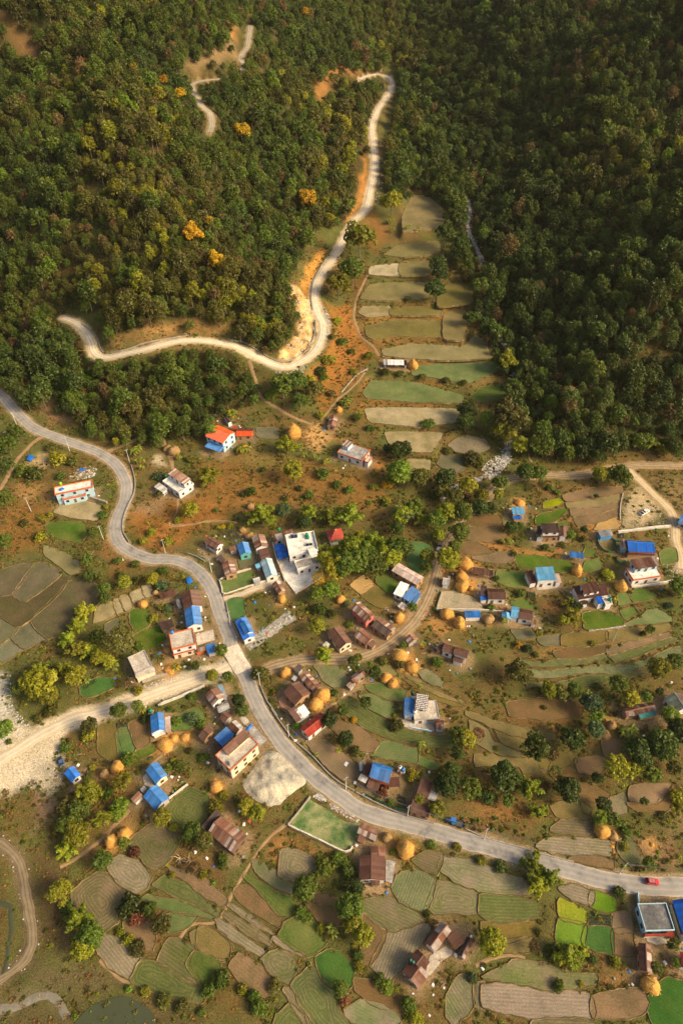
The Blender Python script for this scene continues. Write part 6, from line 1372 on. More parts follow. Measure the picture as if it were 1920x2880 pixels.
def banana_leaf():
    if 'bl' not in CACHE:
        V = []; F = []; n = 8
        for i in range(n + 1):
            t = i / n; w = 0.30 * math.sin(math.pi * min(1, 0.12 + t * 0.88)) ** 0.6 * (1 if t < 0.97 else 0.3) / 2 + 0.01
            x = t * 0.92; z = 0.62 * t - 0.95 * t ** 2.3
            V += [(x, -w, z + 0.05), (x, 0, z), (x, w, z + 0.05)]
        for i in range(n):
            a = 3 * i; F += [(a, a + 3, a + 4, a + 1), (a + 1, a + 4, a + 5, a + 2)]
        me = bpy.data.meshes.new('leaf'); me.from_pydata(V, [], F); me.materials.append(LM['banana']); me.update(); CACHE['bl'] = me
        me2 = me.copy(); me2.materials.clear(); me2.materials.append(LM['gold']); CACHE['bl2'] = me2
        b = MB(); b.tube([(0, 0, -0.1), (0.01, 0, 0.5), (0, 0.01, 1.0)], [0.075, 0.06, 0.04], 7); CACHE['bs'] = b.mesh('stem', mottled('banana_stem', (0.16, 0.17, 0.05), (0.28, 0.26, 0.1), 1.0))
    return CACHE['bl']
def banana(x, y, z, R, label, group):
    banana_leaf(); root = bpy.data.objects.new('banana_plant', None); COL.objects.link(root); root.location = (x, y, z); tag(root, label, 'banana plant', group)
    n = 1 if R < 2.2 else (2 if R < 3.5 else 3)
    for s in range(n):
        a0 = random.uniform(0, 6.28); d = 0 if n == 1 else R * 0.38; cx, cy = d * math.cos(s * 6.28 / n + a0), d * math.sin(s * 6.28 / n + a0); h = random.uniform(1.8, 2.6); r = R * (1.0 if n == 1 else 0.68)
        link('stem', CACHE['bs'], root, T(cx, cy, 0) @ Matrix.Diagonal((2, 2, h, 1)))
        for k in range(9):
            M = T(cx, cy, h * 0.97) @ RZ(a0 + k * 2.4 + random.uniform(-.2, .2)) @ Matrix.Rotation(random.uniform(-0.5, 0.35), 4, 'Y') @ Matrix.Diagonal((r, r * 1.05, r, 1))
            link('leaf', CACHE['bl2' if random.random() < 0.10 else 'bl'], root, M)
    return root

# ---- labels that say where a plant stands
USED = {}
def where_label(desc, u, v, words_max=16):
    best = min(REFS, key=lambda r: (r[0] - u) ** 2 + (r[1] - v) ** 2); du, dv = u - best[0], v - best[1]; dist = math.hypot(du, dv)
    side = ('right of' if du > 0 else 'left of') if abs(du) > 0.9 * abs(dv) else ('below' if dv > 0 else 'above')
    far = 'just ' if dist < 55 else ('well ' if dist > 170 else '')
    lab = f'{desc} {far}{side} the {best[2]}'
    return ' '.join(lab.split()[:words_max])
def finish_labels(items):
    """items: (object, desc, u, v, size px). Same words twice -> say which by size and order, else share a group."""
    by = {}
    for it in items: by.setdefault(where_label(it[1], it[2], it[3]), []).append(it)
    for lab, L in by.items():
        if len(L) == 1: L[0][0]['label'] = lab; continue
        L.sort(key=lambda it: -it[4])
        order = sorted(L, key=lambda it: it[2]); names = ['leftmost'] + [f'{w_} from left' for w_ in 'second third fourth fifth sixth seventh eighth ninth tenth eleventh twelfth thirteenth fourteenth fifteenth sixteenth seventeenth eighteenth nineteenth twentieth twenty-first twenty-second twenty-third twenty-fourth twenty-fifth'.split()]
        if len(L) == 2: names = ['left-hand', 'right-hand']
        for i, it in enumerate(order):
            it[0]['label'] = ' '.join((f'{names[min(i, len(names) - 1)]} ' + lab).split()[:16])
def place(u, v, hc):
    q = np.array([[u, v]]); w = unproject(q, hgt)[0]
    for _ in range(4): w = to_plane(q, float(hgt(w[0], w[1])) + hc)[0]
    z = float(hgt(w[0], w[1])); dep = project(w[0], w[1], z)[2]; return w[0], w[1], z, float(dep)

# ------------------------------------------------------------------ haystacks
STRAW = mottled('straw', (0.36, 0.165, 0.03), (0.53, 0.265, 0.055), 0.8, 0.95, 1.0, 0.12, c3=(0.62, 0.35, 0.09), fine=5.0)
STRAWD = mottled('old_straw', (0.28, 0.165, 0.065), (0.42, 0.265, 0.11), 0.8, 0.95, 1.0, 0.12, fine=5.0)
def hay_mesh(seed, prof):
    rng = np.random.default_rng(seed); n = 26; m = len(prof); V = []
    ph = rng.uniform(0, 6, 6)
    for j, (r, z) in enumerate(prof):
        for k in range(n):
            a = 2 * math.pi * k / n; rr = r * (1 + 0.07 * math.sin(2 * a + ph[0]) + 0.06 * math.sin(3 * a + ph[1] + z) + 0.04 * math.sin(5 * a + ph[3] + 3 * z) + rng.normal(0, 0.035)); V.append((rr * math.cos(a), rr * math.sin(a), z + rng.normal(0, 0.018) + 0.05 * math.sin(a + ph[2])))
    V.append((0.03, 0.02, prof[-1][1] + 0.06)); F = [(j * n + k, j * n + (k + 1) % n, (j + 1) * n + (k + 1) % n, (j + 1) * n + k) for j in range(m - 1) for k in range(n)]
    b = MB(); b.add(V, F + [((m - 1) * n + k, (m - 1) * n + (k + 1) % n, len(V) - 1) for k in range(n)])
    # loose straw wisps on the surface
    w = []; 
    for i in range(520):
        j = rng.integers(0, len(V) - 1); p = np.array(V[j]) * rng.uniform(1.0, 1.04); d = rng.normal(size=3); d[2] -= 0.8; d /= np.linalg.norm(d); s = np.cross(d, p + 1e-3); s /= np.linalg.norm(s) + 1e-6
        q = p + d * 0.2; w.append([p - s * 0.012, p + s * 0.012, q + s * 0.012, q - s * 0.012])
    return b, np.array(w)
HAYP = {'dome': [(0.80, -0.1), (0.93, 0.12), (1.0, 0.4), (0.97, 0.7), (0.82, 1.0), (0.58, 1.25), (0.30, 1.42), (0.10, 1.5)], 'cone': [(0.72, -0.1), (0.88, 0.1), (0.98, 0.42), (0.94, 0.78), (0.74, 1.15), (0.46, 1.5), (0.2, 1.8), (0.06, 1.95)],
        'heap': [(1.0, -0.1), (1.0, 0.06), (0.86, 0.24), (0.68, 0.42), (0.45, 0.56), (0.22, 0.64), (0.08, 0.66)]}
HAYM = {}
for kd in HAYP:
    for vr in range(3):
        b, w = hay_mesh(vr * 13 + len(kd), HAYP[kd])
        for nm, mt in (('a', STRAW), ('b', STRAWD)):
            me = b.mesh('straw_body', mt, True); wm_ = mesh_np('loose_straw', w.reshape(-1, 3), np.arange(len(w) * 4).reshape(-1, 4), [LM['straw'] if nm == 'a' else LM['dry']]); HAYM[(kd, vr, nm)] = (me, wm_)
HAY = [('T4', 1275, 752, 33, 'cone', 'a'), ('T4', 768, 1060, 20, 'cone', 'a'), ('T7', 1155, 440, 28, 'dome', 'b'), ('T7', 1198, 455, 35, 'dome', 'b'), ('T8', 800, 160, 48, 'cone', 'a'), ('A2', 852, 95, 30, 'dome', 'b'), ('A2', 920, 155, 38, 'dome', 'b'),
 ('A2', 1213, 728, 38, 'dome', 'a'), ('A2', 52, 672, 26, 'dome', 'b'), ('A1', 1308, 650, 40, 'dome', 'a'), ('A1', 1530, 1065, 36, 'dome', 'b'), ('B1', 573, 262, 48, 'heap', 'a'), ('A3', 255, 605, 40, 'dome', 'a'), ('A3', 788, 772, 48, 'cone', 'a'), ('A3', 1395, 280, 64, 'dome', 'a'),
 ('A3', 1365, 392, 52, 'dome', 'a'), ('A3', 1370, 475, 58, 'dome', 'a'), ('A3', 1452, 505, 25, 'dome', 'a'), ('A3', 1230, 742, 56, 'dome', 'a'), ('A3', 1345, 822, 50, 'cone', 'a'), ('A3', 795, 1120, 60, 'dome', 'a'), ('A4', 1380, 665, 48, 'cone', 'a'), ('A4', 568, 1110, 48, 'dome', 'b'), ('A6', 1000, 160, 50, 'cone', 'a'),
 ('A7', 265, 183, 38, 'dome', 'a'), ('A7', 535, 350, 57, 'cone', 'a'), ('A7', 495, 420, 48, 'dome', 'a'), ('A7', 1105, 60, 46, 'dome', 'a'), ('A7', 1195, 135, 48, 'heap', 'a'), ('A7', 1005, 225, 38, 'cone', 'a'), ('A7', 1055, 262, 36, 'dome', 'a'), ('A7', 456, 42, 20, 'heap', 'a'),
 ('B1', 530, 955, 70, 'heap', 'a'), ('B1', 720, 885, 44, 'heap', 'a'), ('B1', 615, 895, 40, 'heap', 'a'), ('B2', 1070, 970, 56, 'dome', 'a'), ('B2', 955, 1035, 40, 'dome', 'b'), ('B3', 1195, 278, 40, 'dome', 'a'), ('B3', 475, 655, 46, 'cone', 'a'), ('B3', 555, 610, 45, 'dome', 'a'), ('B8', 1070, 900, 42, 'dome', 'b'),
 ('B8', 1240, 1005, 78, 'cone', 'a'), ('A8', 995, 1105, 50, 'dome', 'a'), ('A8', 1072, 1140, 32, 'dome', 'b'), ('A8', 1060, 355, 32, 'dome', 'b'), ('A8', 1020, 415, 38, 'heap', 'b'), ('B7', 1338, 1090, 58, 'dome', 'a'), ('T6', 445, 520, 34, 'heap', 'a'), ('A3', 1240, 80, 1, 'heap', 'a'), ('C2', 920, 110, 45, 'heap', 'a'), ('C2', 140, 150, 45, 'heap', 'a'), ('T8', 498, 670, 25, 'dome', 'b')]
hay_items = []
HAYPOLE = MB().tube([(0, 0, -0.6), (0, 0, 0.55)], 0.06, 5).mesh('centre_pole', POST)
for t, x, y, r, kd, nm in HAY:
    if r < 5: continue
    u, v = px(t, [(x, y)])[0]; rp = 1.08 * r / TILES[t][2]
    X, Y, Z, dep = place(u, v, 1.5); R = rp * dep / FPX; hf = 0.62 if kd != 'heap' else 0.35
    X, Y, Z, dep = place(u, v, R * hf)
    root = bpy.data.objects.new('haystack', None); COL.objects.link(root); root.location = (X, Y, Z); root.rotation_euler = (0, 0, random.uniform(0, 6.28)); tag(root, None, 'haystack', 'haystacks around the village')
    me, wm_ = HAYM[(kd, random.randrange(3), nm)]; zs = R * random.uniform(0.92, 1.08); link('straw_body', me, root, Matrix.Diagonal((R, R, zs, 1))); ob = link('loose_straw', wm_, root, Matrix.Diagonal((R, R, zs, 1))); ob['kind'] = 'stuff'
    if kd != 'heap': link('centre_pole', HAYPOLE, root, T(0.03 * R, 0.02 * R, zs * (1.5 if kd == 'dome' else 1.95)))
    root.rotation_euler = (random.uniform(-.07, .07), random.uniform(-.07, .07), random.uniform(0, 6.28))
    FOOT.append(np.array([(X + R * math.cos(a), Y + R * math.sin(a)) for a in np.linspace(0, 6.28, 9)[:-1]]))
    hay_items.append((root, {('dome', 'a'): 'golden rounded haystack', ('cone', 'a'): 'golden pointed haystack', ('heap', 'a'): 'low heap of golden straw', ('dome', 'b'): 'brownish weathered haystack', ('heap', 'b'): 'low heap of brown straw', ('cone', 'b'): 'brown pointed haystack'}[(kd, nm)], u, v, rp))
finish_labels(hay_items)
# straw trodden into the earth round the stacks
for o, *_r in hay_items:
    R = o.children[0].matrix_basis[0][0]; P = np.array([(o.location.x + R * math.cos(q), o.location.y + R * math.sin(q)) for q in np.linspace(0, 6.28, 9)[:-1]])
    sl = window(P, 5); x_, y_ = XX[sl], YY[sl]; d_ = np.hypot(x_ - o.location.x, y_ - o.location.y) - R + 4.0 * (fbm(x_ / 2.5, y_ / 2.5, 801, 3) - 0.5); kk = (1 - smooth(0.2, 2.6, d_)) * 0.85
    colr[sl] = colr[sl] * (1 - kk[..., None]) + np.array((0.40, 0.225, 0.075)) * kk[..., None]; veg[sl] *= 1 - kk
a = terrain_mesh.attributes.new('col', 'FLOAT_COLOR', 'POINT'); a.data.foreach_set('color', np.concatenate([colr, np.ones(colr.shape[:2] + (1,))], -1).astype(np.float32).ravel())
a = terrain_mesh.attributes.new('veg', 'FLOAT', 'POINT'); a.data.foreach_set('value', veg.astype(np.float32).ravel())


# ------------------------------------------------------------------ plants in and around the village: (tile, [x, y, diameter, kind, colour])
r_, l_, b_, y_ = 'round', 'leafy', 'bush', 'leafy'
PL = {
 'T4': [(860, 100, 150, l_, 'mid'), (760, 205, 150, l_, 'yellow'), (1450, 60, 110, r_, 'dark'), (1460, 130, 100, r_, 'dark'), (1425, 250, 130, r_, 'dark'), (1238, 298, 45, b_, 'mid'), (755, 450, 65, b_, 'yellow'), (790, 590, 75, b_, 'mid'), (690, 720, 100, b_, 'yellow'), (970, 690, 70, b_, 'yellow'), (640, 800, 80, b_, 'mid'),
        (470, 880, 130, l_, 'mid'), (380, 900, 150, l_, 'mid'), (600, 930, 120, l_, 'olive'), (660, 840, 60, b_, 'bright'), (300, 960, 80, b_, 'bright'), (500, 1000, 100, l_, 'mid'), (710, 950, 60, b_, 'dry'), (820, 1000, 90, 'banana', ''), (30, 1090, 95, 'banana', ''), (850, 660, 50, b_, 'mid'), (640, 1100, 60, b_, 'yellow'), (900, 1110, 60, b_, 'bright'), (560, 860, 90, b_, 'yellow'), (720, 560, 50, b_, 'weed'), (870, 800, 55, b_, 'yellow')],
 'T5': [(415, 655, 120, r_, 'dark'), (325, 650, 75, r_, 'dark'), (400, 800, 145, l_, 'bright'), (540, 840, 120, l_, 'olive'), (715, 850, 130, r_, 'dark'), (865, 385, 110, r_, 'dark'), (855, 470, 110, r_, 'dark'), (870, 900, 110, l_, 'yellow'), (960, 970, 90, l_, 'yellow'), (1095, 880, 90, l_, 'mid'), (1150, 420, 200, l_, 'olive'), (1110, 500, 130, l_, 'yellow'), (1230, 620, 110, l_, 'yellow'),
        (1350, 620, 130, l_, 'mid'), (1100, 40, 95, l_, 'bright'), (1160, 75, 60, l_, 'mid'), (840, 1080, 110, l_, 'mid'), (640, 960, 80, b_, 'mid'), (420, 1100, 115, l_, 'grey'), (50, 930, 55, b_, 'bright'), (310, 1010, 60, b_, 'yellow'), (590, 490, 90, b_, 'mid'), (555, 160, 50, b_, 'olive'), (720, 170, 55, b_, 'olive'), (840, 185, 45, b_, 'olive'), (1170, 265, 150, l_, 'dark'), (1000, 440, 100, l_, 'mid'), (1160, 560, 100, l_, 'yellow'),
        (900, 720, 110, b_, 'olive'), (960, 740, 80, b_, 'weed'), (500, 1050, 110, l_, 'mid'), (560, 1130, 110, 'bamboo', 'bamboo'), (720, 1080, 120, l_, 'mid'), (780, 980, 110, l_, 'olive'), (650, 1140, 110, l_, 'mid'), (330, 880, 70, b_, 'yellow'), (740, 660, 60, b_, 'weed'), (200, 500, 60, b_, 'mid'), (100, 430, 60, b_, 'olive'), (700, 940, 90, l_, 'olive'), (300, 120, 60, b_, 'olive'), (400, 140, 60, b_, 'olive')],
 'T6': [(490, 320, 120, r_, 'mid'), (570, 325, 110, r_, 'mid'), (1000, 330, 110, r_, 'yellow'), (1130, 345, 140, r_, 'mid'), (1160, 95, 120, 'bamboo', 'bamboo'), (1320, 115, 140, 'bamboo', 'bamboo'), (1430, 150, 90, 'bamboo', 'yellow'), (290, 390, 70, l_, 'mid'), (180, 480, 80, l_, 'yellow'), (290, 465, 70, l_, 'yellow'), (170, 565, 110, r_, 'dark'), (240, 570, 90, r_, 'dark'), (40, 590, 120, l_, 'mid'), (30, 730, 120, r_, 'mid'),
        (385, 690, 80, r_, 'dark'), (440, 690, 60, l_, 'bright'), (650, 420, 55, b_, 'mid'), (700, 455, 45, b_, 'bright'), (885, 710, 45, r_, 'dark'), (800, 740, 55, b_, 'bright'), (1540, 1100, 110, l_, 'bright'), (970, 480, 34, l_, 'mid'), (590, 400, 60, 'sparse', 'olive'), (340, 780, 60, 'banana', ''), (380, 790, 50, 'banana', ''), (620, 1060, 50, b_, 'mid'), (1050, 1020, 80, b_, 'yellow'), (880, 780, 50, b_, 'olive')],
 'T7': [(930, 450, 110, 'banana', ''), (960, 530, 85, 'banana', ''), (975, 572, 55, 'banana', ''), (110, 345, 110, l_, 'mid'), (50, 425, 120, l_, 'mid'), (30, 560, 110, l_, 'dark'), (235, 625, 110, b_, 'mid'), (160, 610, 100, b_, 'mid'), (1430, 630, 160, 'bamboo', 'yellow'), (1310, 870, 100, l_, 'yellow'), (1230, 940, 55, b_, 'yellow'), (705, 905, 70, b_, 'mid'), (645, 1025, 80, r_, 'mid'), (290, 930, 55, b_, 'yellow'), (300, 1040, 75, b_, 'olive'),
        (1045, 1030, 65, b_, 'yellow'), (990, 1085, 55, b_, 'yellow'), (1310, 520, 60, b_, 'yellow'), (1235, 510, 75, 'banana', ''), (725, 845, 40, b_, 'yellow'), (15, 1085, 100, l_, 'mid'), (1440, 255, 65, l_, 'bright'), (25, 800, 120, l_, 'mid'), (1090, 640, 75, b_, 'grey'), (1490, 872, 36, b_, 'bright'), (1100, 760, 60, b_, 'olive'), (400, 520, 110, b_, 'yellow'), (500, 530, 90, b_, 'olive'), (420, 640, 60, b_, 'mid'), (1160, 1090, 70, b_, 'yellow'), (350, 440, 70, b_, 'olive'), (345, 905, 40, b_, 'yellow'), (170, 960, 60, b_, 'olive')],
 'T8': [(380, 35, 90, 'banana', ''), (440, 262, 125, 'banana', ''), (750, 250, 175, 'bamboo', 'bamboo'), (800, 430, 130, l_, 'yellow'), (90, 700, 85, l_, 'yellow'), (580, 730, 205, 'bamboo', 'bamboo'), (725, 700, 90, l_, 'grey'), (955, 330, 65, 'banana', ''), (1030, 360, 80, 'banana', ''), (1082, 413, 42, 'banana', ''), (870, 312, 52, 'banana', ''), (835, 262, 62, 'banana', ''), (1000, 450, 95, b_, 'mid'), (1100, 525, 60, b_, 'mid'), (1178, 562, 62, b_, 'bright'),
        (905, 600, 65, b_, 'mid'), (900, 720, 150, 'bamboo', 'bamboo'), (1050, 740, 150, 'bamboo', 'bamboo'), (1180, 740, 190, 'bamboo', 'bamboo'), (870, 790, 95, r_, 'dark'), (745, 615, 50, b_, 'olive'), (500, 575, 75, b_, 'mid'), (1430, 650, 60, b_, 'mid'), (1520, 290, 120, r_, 'dark'), (1530, 450, 140, l_, 'bright'), (1540, 730, 120, l_, 'mid'), (1510, 830, 95, l_, 'mid'), (1000, 950, 85, 'banana', ''), (1080, 990, 140, 'bamboo', 'bamboo'), (1185, 960, 150, l_, 'mid'), (1250, 1050, 180, r_, 'mid'),
        (1330, 910, 170, 'bamboo', 'bamboo'), (1300, 1010, 150, l_, 'bright'), (1420, 950, 160, 'bamboo', 'bamboo'), (1150, 1080, 170, l_, 'mid'), (1080, 1110, 150, l_, 'yellow'), (1350, 1070, 160, r_, 'mid'), (1450, 1020, 140, l_, 'mid'), (1510, 960, 140, l_, 'mid'), (1240, 880, 130, 'bamboo', 'yellow'), (280, 820, 36, b_, 'yellow'), (315, 815, 34, b_, 'gold'), (363, 810, 46, b_, 'yellow'), (585, 420, 45, b_, 'mid'), (265, 700, 34, b_, 'bright'), (450, 590, 40, b_, 'olive'), (1440, 520, 70, b_, 'gold'), (1350, 540, 60, b_, 'yellow'), (840, 550, 50, b_, 'olive'), (240, 160, 90, l_, 'bright'), (170, 120, 60, l_, 'mid'), (1320, 650, 36, b_, 'bright')],
 'A3': [(480, 265, 150, l_, 'mid'), (565, 310, 130, r_, 'mid'), (700, 210, 150, r_, 'mid'), (765, 130, 140, l_, 'mid'), (860, 140, 110, l_, 'mid'), (640, 100, 130, 'bamboo', 'bamboo'), (60, 420, 130, 'sparse', 'gold'), (165, 520, 140, l_, 'mid'), (40, 560, 130, l_, 'bright'), (1050, 215, 120, l_, 'mid'), (1040, 330, 95, l_, 'mid'), (1235, 245, 195, r_, 'yellow'), (1300, 120, 110, r_, 'mid'), (1160, 20, 110, r_, 'mid'), (915, 682, 80, l_, 'mid'), (300, 650, 70, b_, 'grey'),
        (100, 1100, 155, 'bamboo', 'bamboo'), (415, 1140, 65, l_, 'mid'), (825, 1035, 65, l_, 'mid'), (1010, 1012, 65, 'banana', ''), (180, 740, 90, b_, 'olive'), (60, 700, 110, b_, 'mid'), (40, 860, 130, l_, 'yellow'), (340, 840, 70, b_, 'bright'), (110, 240, 130, l_, 'yellow'), (300, 330, 140, l_, 'mid')],
 'A4': [(750, 390, 60, 'banana', ''), (1315, 350, 70, b_, 'bright'), (1310, 960, 120, 'bamboo', 'yellow'), (1340, 1090, 190, 'bamboo', 'yellow'), (1380, 1000, 80, r_, 'dark'), (1260, 1130, 90, l_, 'yellow'), (800, 520, 60, b_, 'mid'), (1090, 460, 70, b_, 'mid'), (1250, 430, 60, b_, 'olive'), (860, 880, 80, b_, 'mid'), (580, 1010, 80, b_, 'bright'), (710, 1130, 60, l_, 'yellow'), (630, 745, 60, b_, 'mid')],
 'A6': [(240, 590, 65, l_, 'yellow'), (60, 955, 200, r_, 'olive'), (330, 1090, 100, l_, 'yellow'), (980, 1060, 150, l_, 'mid'), (1490, 850, 125, l_, 'mid'), (1350, 925, 175, l_, 'yellow'), (1270, 565, 85, l_, 'mid'), (1540, 200, 150, 'bamboo', 'bamboo'), (700, 1135, 70, 'banana', ''), (780, 1085, 75, b_, 'mid'), (570, 1110, 115, l_, 'mid'), (440, 1120, 90, l_, 'yellow'), (950, 290, 60, 'banana', ''), (870, 60, 80, b_, 'yellow'), (1440, 340, 70, b_, 'grey'), (220, 790, 60, b_, 'olive'), (740, 690, 60, b_, 'yellow'), (1200, 600, 60, b_, 'olive'), (60, 690, 70, 'bamboo', 'gold'), (140, 730, 80, b_, 'grey')],
 'A8': [(915, 205, 135, r_, 'grey'), (955, 300, 90, l_, 'bright'), (945, 385, 110, r_, 'grey'), (790, 455, 145, r_, 'dark'), (520, 515, 165, l_, 'mid'), (300, 725, 185, r_, 'dark'), (750, 815, 155, r_, 'dark'), (470, 800, 190, 'bamboo', 'bamboo'), (540, 970, 140, 'bamboo', 'bamboo'), (1195, 165, 110, r_, 'yellow'), (1305, 155, 75, l_, 'bright'), (1250, 545, 175, r_, 'dark'), (1420, 505, 200, r_, 'dark'), (1540, 400, 170, r_, 'dark'), (1170, 385, 150, 'banana', ''),
        (1100, 665, 180, 'sparse', 'yellow'), (1235, 655, 105, l_, 'yellow'), (1350, 715, 115, l_, 'mid'), (950, 732, 68, r_, 'dark'), (690, 375, 75, 'sparse', 'olive'), (1000, 925, 95, l_, 'dark'), (985, 1010, 95, l_, 'bright'), (1070, 1035, 95, l_, 'mid'), (25, 455, 120, l_, 'yellow'), (50, 805, 140, l_, 'mid'), (180, 865, 120, b_, 'dark'), (330, 895, 75, l_, 'mid'), (1400, 115, 55, l_, 'dark'), (620, 115, 95, l_, 'yellow'), (700, 135, 90, l_, 'olive'), (790, 112, 85, l_, 'mid'), (1510, 670, 95, l_, 'olive'), (1545, 870, 130, b_, 'yellow'),
        (580, 230, 36, b_, 'mid'), (240, 522, 36, b_, 'yellow'), (420, 750, 70, 'bamboo', 'bamboo'), (660, 690, 90, 'sparse', 'mid'), (1290, 900, 55, l_, 'dark'), (1160, 1120, 70, b_, 'mid'), (1430, 1000, 70, b_, 'olive'), (1480, 290, 110, l_, 'bright'), (110, 420, 90, 'sparse', 'red'), (1340, 250, 40, b_, 'yellow'), (640, 570, 80, b_, 'dry')],
 'A7': [(590, 540, 108, r_, 'dark'), (692, 470, 78, r_, 'mid'), (865, 410, 80, l_, 'mid'), (712, 682, 108, r_, 'dark'), (765, 105, 70, l_, 'mid'), (805, 80, 50, l_, 'bright'), (925, 190, 82, l_, 'mid'), (990, 105, 70, b_, 'olive'), (1105, 130, 75, b_, 'olive'), (550, 70, 130, 'bamboo', 'bamboo'), (1265, 710, 78, 'banana', ''), (770, 535, 45, b_, 'gold'), (495, 790, 42, 'banana', ''), (655, 760, 55, 'banana', ''), (1255, 290, 48, 'banana', ''), (1450, 1015, 165, r_, 'dark'), (1490, 905, 105, r_, 'dark'), (1545, 655, 120, l_, 'mid'),
        (1085, 580, 95, b_, 'olive'), (180, 325, 34, b_, 'yellow'), (170, 395, 38, b_, 'olive'), (350, 575, 65, b_, 'bright'), (80, 200, 115, b_, 'olive'), (1075, 505, 40, b_, 'yellow'), (1120, 445, 40, 'banana', ''), (620, 340, 60, b_, 'mid'), (1380, 110, 80, b_, 'bright'), (780, 760, 70, b_, 'olive'), (1200, 950, 90, b_, 'yellow'), (980, 1070, 80, b_, 'red'), (1530, 780, 100, l_, 'dark')],
 'B1': [(1055, 100, 105, l_, 'bright'), (635, 245, 95, 'banana', ''), (815, 238, 75, l_, 'mid'), (965, 335, 105, r_, 'yellow'), (1110, 338, 85, l_, 'mid'), (110, 655, 135, r_, 'mid'), (270, 605, 90, l_, 'mid'), (345, 622, 110, 'banana', ''), (350, 722, 85, b_, 'dark'), (85, 232, 115, 'banana', ''), (20, 195, 100, l_, 'yellow'), (290, 470, 85, b_, 'yellow'), (205, 392, 90, 'sparse', 'dry'), (1205, 560, 105, r_, 'dark'), (1245, 650, 115, r_, 'dark'), (205, 1105, 125, b_, 'bright'), (620, 1115, 62, b_, 'yellow'), (680, 1155, 80, b_, 'mid'),
        (640, 745, 90, b_, 'bright'), (780, 720, 110, b_, 'grey'), (860, 770, 80, b_, 'mid'), (760, 1020, 60, b_, 'olive'), (900, 1080, 90, b_, 'mid'), (440, 150, 45, b_, 'grey'), (310, 50, 80, b_, 'bright'), (780, 520, 70, b_, 'mid'), (580, 640, 60, b_, 'mid')],
 'A1': [(760, 725, 200, 'bamboo', 'yellow'), (700, 855, 200, 'bamboo', 'bamboo'), (620, 965, 180, 'bamboo', 'bamboo'), (720, 1065, 220, 'bamboo', 'yellow'), (820, 1085, 160, 'bamboo', 'bamboo'), (1100, 985, 235, 'sparse', 'olive'), (900, 955, 125, l_, 'mid'), (955, 605, 110, r_, 'mid'), (960, 512, 105, l_, 'mid'), (820, 392, 95, l_, 'mid'), (920, 405, 85, l_, 'olive'), (1140, 455, 120, l_, 'yellow'), (1395, 425, 110, l_, 'yellow'), (1275, 440, 85, b_, 'olive'), (1480, 490, 110, b_, 'grey'),
        (800, 245, 110, l_, 'mid'), (1080, 255, 75, b_, 'mid'), (915, 1135, 140, r_, 'yellow'), (1110, 390, 80, b_, 'mid'), (1480, 680, 80, b_, 'yellow'), (1540, 690, 80, b_, 'grey'), (1410, 790, 80, b_, 'yellow'), (1285, 1040, 75, b_, 'bright'), (1240, 290, 80, b_, 'mid'), (1500, 350, 90, b_, 'mid'), (380, 40, 110, b_, 'yellow'), (30, 90, 120, l_, 'mid')],
 'B2': [(350, 85, 165, 'bamboo', 'bamboo'), (300, 185, 180, l_, 'yellow'), (430, 195, 220, l_, 'yellow'), (330, 295, 150, l_, 'yellow'), (450, 315, 150, l_, 'yellow'), (690, 135, 175, l_, 'yellow'), (570, 70, 180, 'bamboo', 'bamboo'), (165, 265, 115, l_, 'mid'), (965, 60, 125, 'banana', ''), (795, 170, 75, 'banana', ''), (470, 470, 125, b_, 'olive'), (30, 630, 150, l_, 'bright'), (85, 742, 55, b_, 'bright'), (820, 590, 130, l_, 'olive'), (810, 690, 110, b_, 'yellow'), (600, 800, 105, b_, 'mid'), (850, 975, 65, b_, 'yellow'), (1140, 1110, 150, l_, 'yellow'), (790, 1140, 70, b_, 'yellow'), (640, 730, 50, b_, 'dry'), (800, 1080, 60, b_, 'mid'), (350, 530, 70, b_, 'olive')],
 'B3': [(190, 410, 125, l_, 'olive'), (310, 330, 150, l_, 'yellow'), (255, 430, 135, l_, 'mid'), (180, 540, 135, r_, 'mid'), (240, 605, 155, r_, 'yellow'), (170, 695, 155, 'bamboo', 'bamboo'), (405, 515, 115, l_, 'yellow'), (450, 325, 85, b_, 'mid'), (520, 425, 135, b_, 'bright'), (820, 492, 105, l_, 'yellow'), (905, 560, 58, b_, 'yellow'), (1030, 590, 125, r_, 'mid'), (1110, 655, 115, l_, 'olive'), (560, 670, 75, l_, 'mid'), (410, 790, 115, r_, 'mid'), (1190, 425, 100, b_, 'yellow'), (1250, 335, 65, b_, 'yellow'),
        (1400, 415, 95, l_, 'yellow'), (1480, 460, 95, l_, 'yellow'), (1105, 885, 56, b_, 'yellow'), (735, 1120, 85, b_, 'mid'), (600, 1110, 160, b_, 'dark'), (115, 1000, 135, 'sparse', 'yellow'), (630, 730, 70, b_, 'red'), (1240, 800, 70, b_, 'mid'), (660, 180, 32, b_, 'bright'), (870, 150, 70, b_, 'mid'), (930, 130, 70, b_, 'mid'), (1340, 370, 60, b_, 'olive'), (320, 200, 50, b_, 'olive'), (890, 885, 45, b_, 'yellow'), (1050, 840, 80, 'sparse', 'dry'), (650, 890, 1, b_, 'mid')],
